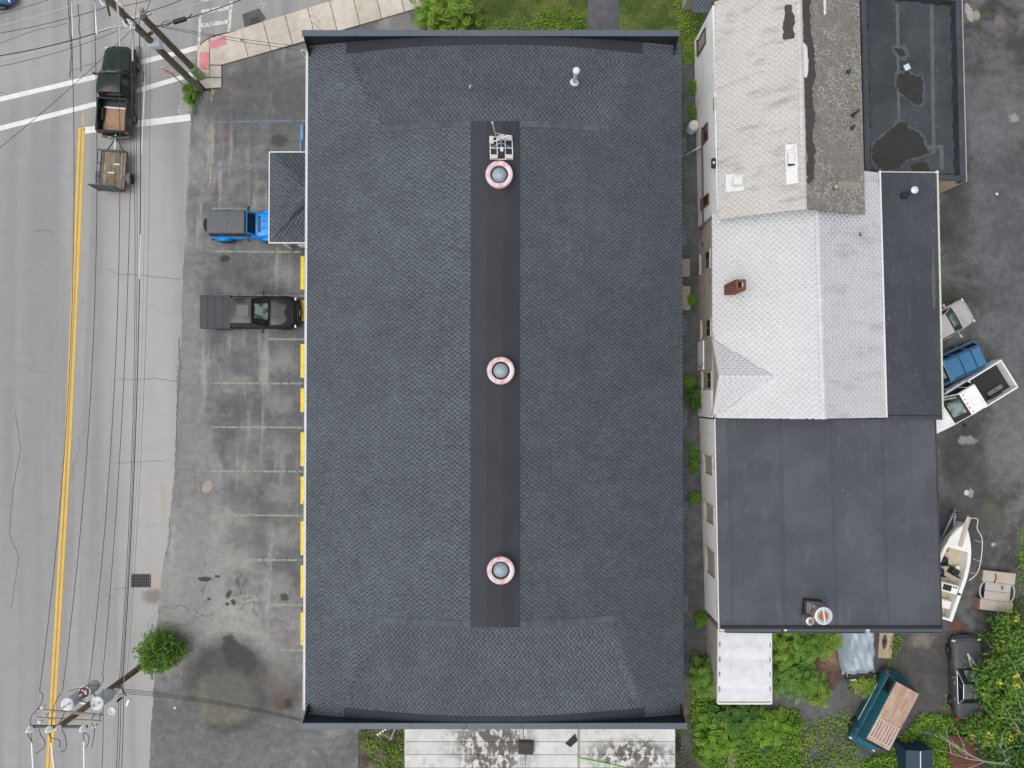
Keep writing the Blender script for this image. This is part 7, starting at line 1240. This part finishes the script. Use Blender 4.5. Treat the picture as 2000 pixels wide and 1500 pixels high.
for s in (-1, 1):
    for y in (-.28, .28): mb = MB(); mb.tube([(s * .3, y, 0), (s * .02, y * .9, .95)], .02, 6); mb.build('leg', 'galv_pale', af)
mb = MB(); mb.tube([(0, -.3, .95), (0, .3, .95)], .02, 6); mb.tube([(-.17, -.28, .5), (-.17, .28, .5)], .015, 6); mb.build('bar', 'galv_pale', af)
c = P(797, 44, .0); mb = MB()
# ================================================================== vegetation
def leafcloud(C, ln, wd, up=.6, rng=RNG, droop=.25):
    n = len(C); th = rng.uniform(0, 2 * np.pi, n); el = rng.normal(0, .45, n) + .1; d = np.stack([np.cos(th) * np.cos(el), np.sin(th) * np.cos(el), np.sin(el)], 1)
    nr = rng.normal(0, 1, (n, 3)); nr[:, 2] = np.abs(nr[:, 2]) + up * 2; s = np.cross(d, nr); s /= np.linalg.norm(s, axis=1)[:, None] + 1e-9
    l = ln * rng.uniform(.6, 1.3, n)[:, None]; w_ = wd * rng.uniform(.7, 1.3, n)[:, None]; dz = np.zeros((n, 3)); dz[:, 2] = -droop * l[:, 0]
    V = np.stack([C, C + d * l * .5 + s * w_ * .5, C + d * l + dz, C + d * l * .5 - s * w_ * .5], 1).reshape(-1, 3); return V, np.arange(n * 4).reshape(-1, 4)
def fronds(C, nleaf, ln, wd, rng=RNG):
    """pinnate sumac fronds: C base points, leaflets in pairs along an arching stem"""
    Vs = []; n = len(C); th = rng.uniform(0, 2 * np.pi, n); el = rng.uniform(.1, .7, n)
    for k in range(nleaf):
        t_ = (k + 1) / nleaf; d = np.stack([np.cos(th) * np.cos(el), np.sin(th) * np.cos(el), np.sin(el)], 1); p = C + d * ln * t_; p[:, 2] -= .55 * ln * t_ ** 2
        for sd_ in (-1, 1):
            a = th + sd_ * 1.15; q = np.stack([np.cos(a), np.sin(a), np.full(n, -.25)], 1); l = wd * 3.4 * np.sin(np.pi * (.15 + .75 * t_))[..., None] if np.ndim(t_) else wd * 3.4 * math.sin(math.pi * (.15 + .75 * t_)); pr = np.stack([-np.sin(a), np.cos(a), np.zeros(n)], 1)
            Vs.append(np.stack([p, p + q * l * .5 + pr * wd * .5, p + q * l, p + q * l * .5 - pr * wd * .5], 1))
    V = np.concatenate(Vs, 0).reshape(-1, 3); return V, np.arange(len(V)).reshape(-1, 4)
def crownpts(c, rad, nclump, per, cr, rng=RNG, shell=.6, flat=0.0):
    th = rng.uniform(0, 2 * np.pi, nclump); u = rng.uniform(flat, 1, nclump); r = rng.uniform(shell, 1, nclump) ** (1 / 2); ph = np.sqrt(1 - u ** 2)
    cc = np.stack([np.cos(th) * ph * r * rad[0], np.sin(th) * ph * r * rad[1], u * r * rad[2]], 1) * (1 + .16 * np.sin(3 * th + 1) + .12 * np.sin(7 * th + 2))[:, None]; pts = cc[:, None, :] + rng.normal(0, cr, (nclump, per, 3)); val = np.clip(rng.uniform(0, 1, (nclump, 1)) * .5 + rng.uniform(0, .5, (nclump, per)), 0, 1)
    return pts.reshape(-1, 3) + np.array(c), val.ravel(), cc + np.array(c)
def bush(name, label, x, y, z0, rad, nclump, per, ln, wd, mat_, cat='shrub', group=None, kindf='leaf', stems=5, z=0.0, cr=None, trunk=None):
    g = P(x, y, z0 + rad[2] * .5); b = Vector((g.x, g.y, z)); t_ = thing(name, label, cat, b, group=group, world=True); pts, val, cc = crownpts((b.x, b.y, z0), rad, nclump, per, cr or max(rad) * .16)
    if kindf == 'leaf': V, Fq = leafcloud(pts, ln, wd); att = val
    else: V, Fq = fronds(pts[:: max(1, per)], 9, ln, wd); att = np.tile(RNG.uniform(0, 1, len(pts[::max(1, per)])), 18)
    fastmesh('crown', V, Fq, att, mat_, t_)
    for k in range(stems):
        q = cc[RNG.integers(len(cc))]; mb = MB(); m_ = Vector(q).lerp(b, .5) + Vector((RNG.uniform(-.1, .1), RNG.uniform(-.1, .1), .1)); r0 = trunk or .03; mb.tube([b + Vector((RNG.uniform(-.08, .08), RNG.uniform(-.08, .08), -.05)), m_, Vector(q)], [r0, r0 * .7, r0 * .3], 6); mb.build('trunk' if trunk else 'stem', 'bark', t_, smooth=True)
    return t_
bush('pole_bush', 'round green bush growing round the foot of the brown utility pole', 308, 1277, .35, (1.02, 1.05, 2.1), 170, 13, .24, .11, 'leaf_shrub', 'bush', cr=.19)
bush('corner_weed', 'scruffy green weeds sprouting at the foot of the tall pole', 370, 180, .1, (.42, .5, .5), 50, 10, .22, .08, 'leaf_shrub', 'weeds'); bush('kerb_weed', 'thin strip of weeds at the edge of the stop bar', 377, 200, .0, (.16, .8, .2), 40, 8, .12, .05, 'leaf_bright', 'weeds', stems=2)
bush('sumac', 'large sumac bush behind the upper parapet', 866, 18, .5, (1.5, 1.3, 1.9), 230, 6, .6, .07, 'leaf_bright', 'shrub', kindf='frond', stems=8)
for i, (x, y, rx, ry, rz_, lb) in enumerate(((1362, 778, .42, .62, 1.0, 'dense dark ivy bush against the alley wall under the cross gable'), (1346, 745, .3, .35, .5, 'small bush just above the ivy bush in the alley'), (1357, 973, .24, .3, .4, 'small rounded weed by the whitewashed alley wall, above the lower shed'), (1355, 895, .15, .8, .25, 'narrow strip of weeds along the whitewashed wall, highest'), (1369, 1212, .28, .35, .5, 'small weed at the lower corner of the workshop wall'), (1354, 170, .16, .4, .25, 'weeds at the foot of the white house wall below the lawn corner'), (1355, 222, .15, .35, .25, 'weeds just above the gas cylinder'), (1352, 585, .2, .25, .3, 'tiny weed tuft in the alley across from the brick chimney'))): bush('alley_weed', lb, x, y, .05, (rx, ry, rz_), 60, 12, .14, .08, 'leaf_dark' if i == 0 else 'leaf_shrub', 'weeds', 'weeds along the alley', stems=2)
# lawn grass
def scatter(name, label, polys, dens, ln, wd, mat_, zmax, up=.3, cat='grass', fr=False, z=0.0):
    pts = []
    for poly in polys:
        W = [P(x, y, 0) for x, y in poly]; f = inpoly(W); x0, x1, y0, y1 = min(p.x for p in W), max(p.x for p in W), min(p.y for p in W), max(p.y for p in W); n = int((x1 - x0) * (y1 - y0) * dens); X, Y = RNG.uniform(x0, x1, n), RNG.uniform(y0, y1, n); ok = f(X, Y)
        nz = np.sin(X * 2.1 + 1.3 * np.sin(Y * 1.7)) * np.sin(Y * 2.6 + 1.1 * np.sin(X * 1.9)); ok &= RNG.uniform(0, 1, n) < .6 + .4 * nz; h = np.abs(nz) * .6 + .4; pts.append(np.stack([X[ok], Y[ok], z + RNG.uniform(0, 1, ok.sum()) ** 1.5 * zmax * h[ok]], 1))
    C = np.concatenate(pts); V, Fq = leafcloud(C, ln, wd, up); v = np.clip(.5 + .35 * np.sin(C[:, 0] * 1.3) * np.cos(C[:, 1] * 1.6) + RNG.uniform(-.35, .35, len(C)), 0, 1); o = fastmesh(name, V, Fq, v, mat_, None, 'stuff'); tag(o, label, cat); return o
scatter('lawn_grass', 'short green lawn grass above the upper parapet', [[(850, -25), (1146, -25), (1146, 66), (850, 66)], [(1214, -25), (1330, -25), (1330, 66), (1214, 66)]], 420, .10, .035, 'leaf_grass', .06, .4)
scatter('lawn_weeds', 'bright weeds at the edges of the lawn and beside the white house', [[(1310, -20), (1366, -20), (1360, 125), (1332, 120), (1326, 60)], [(900, 35), (1146, 45), (1146, 66), (900, 66)], [(1060, 10), (1140, 25), (1140, 60), (1040, 60)]], 170, .17, .09, 'leaf_bright', .35, .6, 'weeds')
for i, (pl_, dn, zz, m_, lb) in enumerate((([[(1352, 1290), (1402, 1340), (1402, 1380), (1560, 1385), (1560, 1540), (1420, 1540), (1350, 1470)]], 700, .7, 'leaf_weed', 'tall green weeds below the metal shed'), ([[(1560, 1410), (1660, 1385), (1680, 1480), (1700, 1540), (1560, 1540)]], 190, .4, 'leaf_bright', 'patchy bright weeds left of the teal wagon'), ([[(1735, 1470), (1795, 1392), (1880, 1400), (1880, 1540), (1690, 1540), (1680, 1480)]], 700, .6, 'leaf_weed', 'tall weeds right of the teal wagon'), ([[(1850, 1236), (1925, 1236), (1925, 1252), (1850, 1252)], [(1840, 1350), (1862, 1350), (1858, 1410), (1838, 1410)], [(1740, 1240), (1765, 1240), (1750, 1290), (1725, 1310)]], 200, .2, 'leaf_bright', 'low weeds around the dusty coupe and the covered vehicle'), ([[(1985, 1060), (2010, 1060), (2010, 1230), (1975, 1215), (1985, 1140)], [(1990, 1030), (2010, 1030), (2010, 1070), (1990, 1060)]], 150, .3, 'leaf_weed', 'weeds at the right edge beside the upturned bed'), ([[(700, 1405), (790, 1405), (790, 1520), (740, 1520), (705, 1450)]], 150, .35, 'leaf_weed', 'weeds between the gravel and the peeling white roof'), ([[(1322, 1410), (1352, 1400), (1352, 1520), (1330, 1520)]], 60, .2, 'leaf_bright', 'thin weeds right of the peeling white roof'))): scatter('weeds', lb, pl_, dn, .17, .085, m_, zz, .7, 'weeds')
scatter('leaf_litter', 'brown leaf litter between the sumac thicket and the covered vehicle', [[(1590, 1265), (1640, 1275), (1655, 1320), (1615, 1345), (1585, 1325)]], 230, .10, .06, 'dead_leaf', .08, .6, 'leaves')
for i, (x, y, rx, ry, rz_, m_, lb) in enumerate(((1525, 1262, 1.0, 1.0, 1.7, 'leaf_bright', 'sumac clump hanging over the edge of the metal shed roof'), (1570, 1260, 1.0, .9, 1.6, 'leaf_shrub', 'sumac clump under the workshop gutter left of the covered vehicle'), (1612, 1250, .8, .6, 1.2, 'leaf_bright', 'sumac clump nearest the covered vehicle'), (1530, 1315, .9, .9, 1.4, 'leaf_shrub', 'sumac clump beside the middle of the metal shed'), (1565, 1330, .9, .9, 1.2, 'leaf_shrub', 'leafy clump left of the leaf litter'), (1375, 1320, .55, .7, 1.3, 'leaf_shrub', 'sumac shoot against the alley wall of the metal shed'), (1440, 1400, 1.3, .9, 1.2, 'leaf_dark', 'dark thicket below the lower edge of the metal shed'), (1400, 1440, 1.1, 1.0, 1.1, 'leaf_weed', 'green thicket at the lower end of the alley'), (1500, 1420, 1.1, .8, 1.0, 'leaf_weed', 'green thicket right of the dark one below the metal shed'), (1690, 1338, .55, .3, .5, 'leaf_bright', 'leafy shoots growing through the rusty cart'), (1600, 1355, .4, .5, .6, 'leaf_bright', 'pale leafy shoot at the edge of the bare gravel'))):
    bush('sumac_thicket', lb, x, y, .2, (rx, ry, rz_), 170 if rx > .5 else 70, 5, .52, .055, m_, 'shrub', 'thickets behind the workshop', 'frond', 4)
# yellow-flowered tree
def tree(label, x, y, rad, z0, mat_, nclump, flowers, per=14, ln=.26, wd=.12):
    t_ = bush('flowering_tree' if flowers else 'tree', label, x, y, z0, rad, nclump, per, ln, wd, mat_, 'tree', None, 'leaf', 7, 0.0, .26, .10)
    if flowers:
        b = t_.location; pts, val, cc = crownpts((b.x, b.y, z0 + .15), (rad[0] * 1.0, rad[1] * 1.0, rad[2] * 1.03), flowers, 22, .09, shell=.85, flat=.15); V, Fq = leafcloud(pts, .09, .07, .8); fastmesh('blossom', V, Fq, val, 'petal_yellow', t_, 'stuff')
    return t_
tree('tree with yellow blossom overhanging the dusty coupe', 1968, 1345, (1.35, 1.75, 1.9), 1.5, 'leaf_shrub', 130, 14); tree('yellow-blossomed tree at the right edge above the coupe', 1995, 1255, (1.2, 1.3, 1.9), 1.3, 'leaf_shrub', 120, 7); tree('low leafy tree with a few yellow blossoms below the coupe', 1938, 1428, (1.3, .7, 1.1), 1.2, 'leaf_shrub', 60, 8); tree('dark green tree in the bottom right corner', 1985, 1480, (1.6, 1.2, 1.8), .8, 'leaf_dark', 160, 0); tree('green tree at the right edge behind the bare branches', 2010, 1390, (1.4, 1.6, 1.7), 1.2, 'leaf_dark', 150, 0)
# bare pale branches
bb = P(2010, 1425, 0); bt_ = thing('bare_tree', 'dead tree with bare pale branches at the right edge', 'tree', bb, world=True); mb = MB(); mb.tube([bb, bb + Vector((-.1, .1, 1.5)), bb + Vector((-.2, .1, 3.0))], [.11, .09, .06], 8); mb.build('trunk', 'bark_pale', bt_, smooth=True); rb = random.Random(5); top = bb + Vector((-.2, .1, 3.0))
def branch(p, d, l, r_, dep):
    pts = [p]; 
    for k in range(5): d = (d + Vector((rb.uniform(-.22, .22), rb.uniform(-.22, .22), rb.uniform(-.1, .12)))).normalized(); pts.append(pts[-1] + d * l / 5)
    mb = MB(); mb.tube(pts, [r_ * (1 - .15 * k) for k in range(6)], 5); mb.build('branch', 'bark_pale', bt_, smooth=True)
    if dep:
        for k in (2, 3, 4): dd = (d + Vector((rb.uniform(-.8, .8), rb.uniform(-.8, .8), rb.uniform(-.2, .3)))).normalized(); branch(pts[k], dd, l * .55, r_ * .55, dep - 1)
for tx, ty in ((1945, 1345), (1960, 1395), (1965, 1425), (1860, 1432), (1960, 1450), (1840, 1490), (1950, 1490)):
    e = P(tx, ty, 3.1); s0 = top if ty < 1430 else P(1975, 1500, 1.8); d = e - s0; branch(s0, d.normalized(), d.length, .032, 1)
# small things in the lower right corner
q = [P(1770, 1466, 1.4), P(1821, 1464, 1.4), P(1822, 1560, 1.4), P(1770, 1560, 1.4)]; c = (q[0] + q[2]) / 2; sd_ = thing('dark_blue_locker', 'dark blue ridged locker roof at the bottom edge right of the teal wagon', 'locker', (c.x, c.y, 0), world=True); mb = MB(); mb.prism([(p.x, p.y) for p in q], 0, 1.36); mb.build('body', 'blue_roof', sd_)
for s, (a_, b_) in enumerate(((0, .5), (.5, 1))): mb = MB(); z0_, z1_ = (1.36, 1.5) if s == 0 else (1.5, 1.36); v = [q[0].lerp(q[1], a_), q[0].lerp(q[1], b_), q[3].lerp(q[2], b_), q[3].lerp(q[2], a_)]; mb.slab([(p.x, p.y, z) for p, z in zip(v, (z0_, z1_, z1_, z0_))], .04); mb.build('roof_panel', 'blue_roof', sd_)
m0, m1 = q[0].lerp(q[1], .5), q[3].lerp(q[2], .5); mb = MB(); mb.bar((m0.x, m0.y, 1.52), (m1.x, m1.y, 1.52), .05, .04); mb.build('ridge_strip', 'trim_white', sd_)
q = [P(1855, 1436, .4), P(1900, 1440, .4), P(1915, 1500, .4), P(1852, 1520, .4)]; mb = MB(); mb.slab([tuple(p) for p in q], .06); tag(mb.build('rusty_sheet', 'rust_sheet', bevel=.02), 'rusty brown metal sheet under the bare branches', 'metal sheet')
for i, (x, y, s_, m_, lb) in enumerate(((1887, 962, .16, 'conc_block', 'pale stone lying in the yard above the boat'), (1940, 1063, .13, 'cardboard', 'crumpled tan litter right of the boat bow rail'), (1546, 1348, .14, 'trim_white', 'white scrap on the gravel right of the metal shed'), (1517, 1452, .25, 'board_grey', 'grey boulder among the weeds below the metal shed'), (342, 1382, .09, 'trim_white', 'white paper scrap on the gravel below the round bush'), (1947, 379, .08, 'trim_white', 'white scrap on the dark yard right of the lean-to'))):
    c = P(x, y, 0); mb = MB(); n = 7; r_ = random.Random(i); mb.lathe(c, [(s_ * .9, -.01), (s_, s_ * .25), (s_ * .7, s_ * .5), (0, s_ * .55)], n); v = [(p[0] + r_.uniform(-.3, .3) * s_, p[1] + r_.uniform(-.3, .3) * s_, p[2]) for p in mb.v]; mb.v = v; tag(mb.build('stone' if m_ in ('conc_block', 'board_grey') else 'litter', m_), lb, 'stone' if m_ in ('conc_block', 'board_grey') else 'litter')
c = P(1460, 1490, .1); mb = MB(); mb.box((c.x - 1.0, c.y + .1, .12), (.45, 1.6, .08), .02); tag(mb.build('weathered_plank', 'patch_beige', bevel=.01), 'pale weathered plank standing out in the weeds at the bottom edge', 'plank')
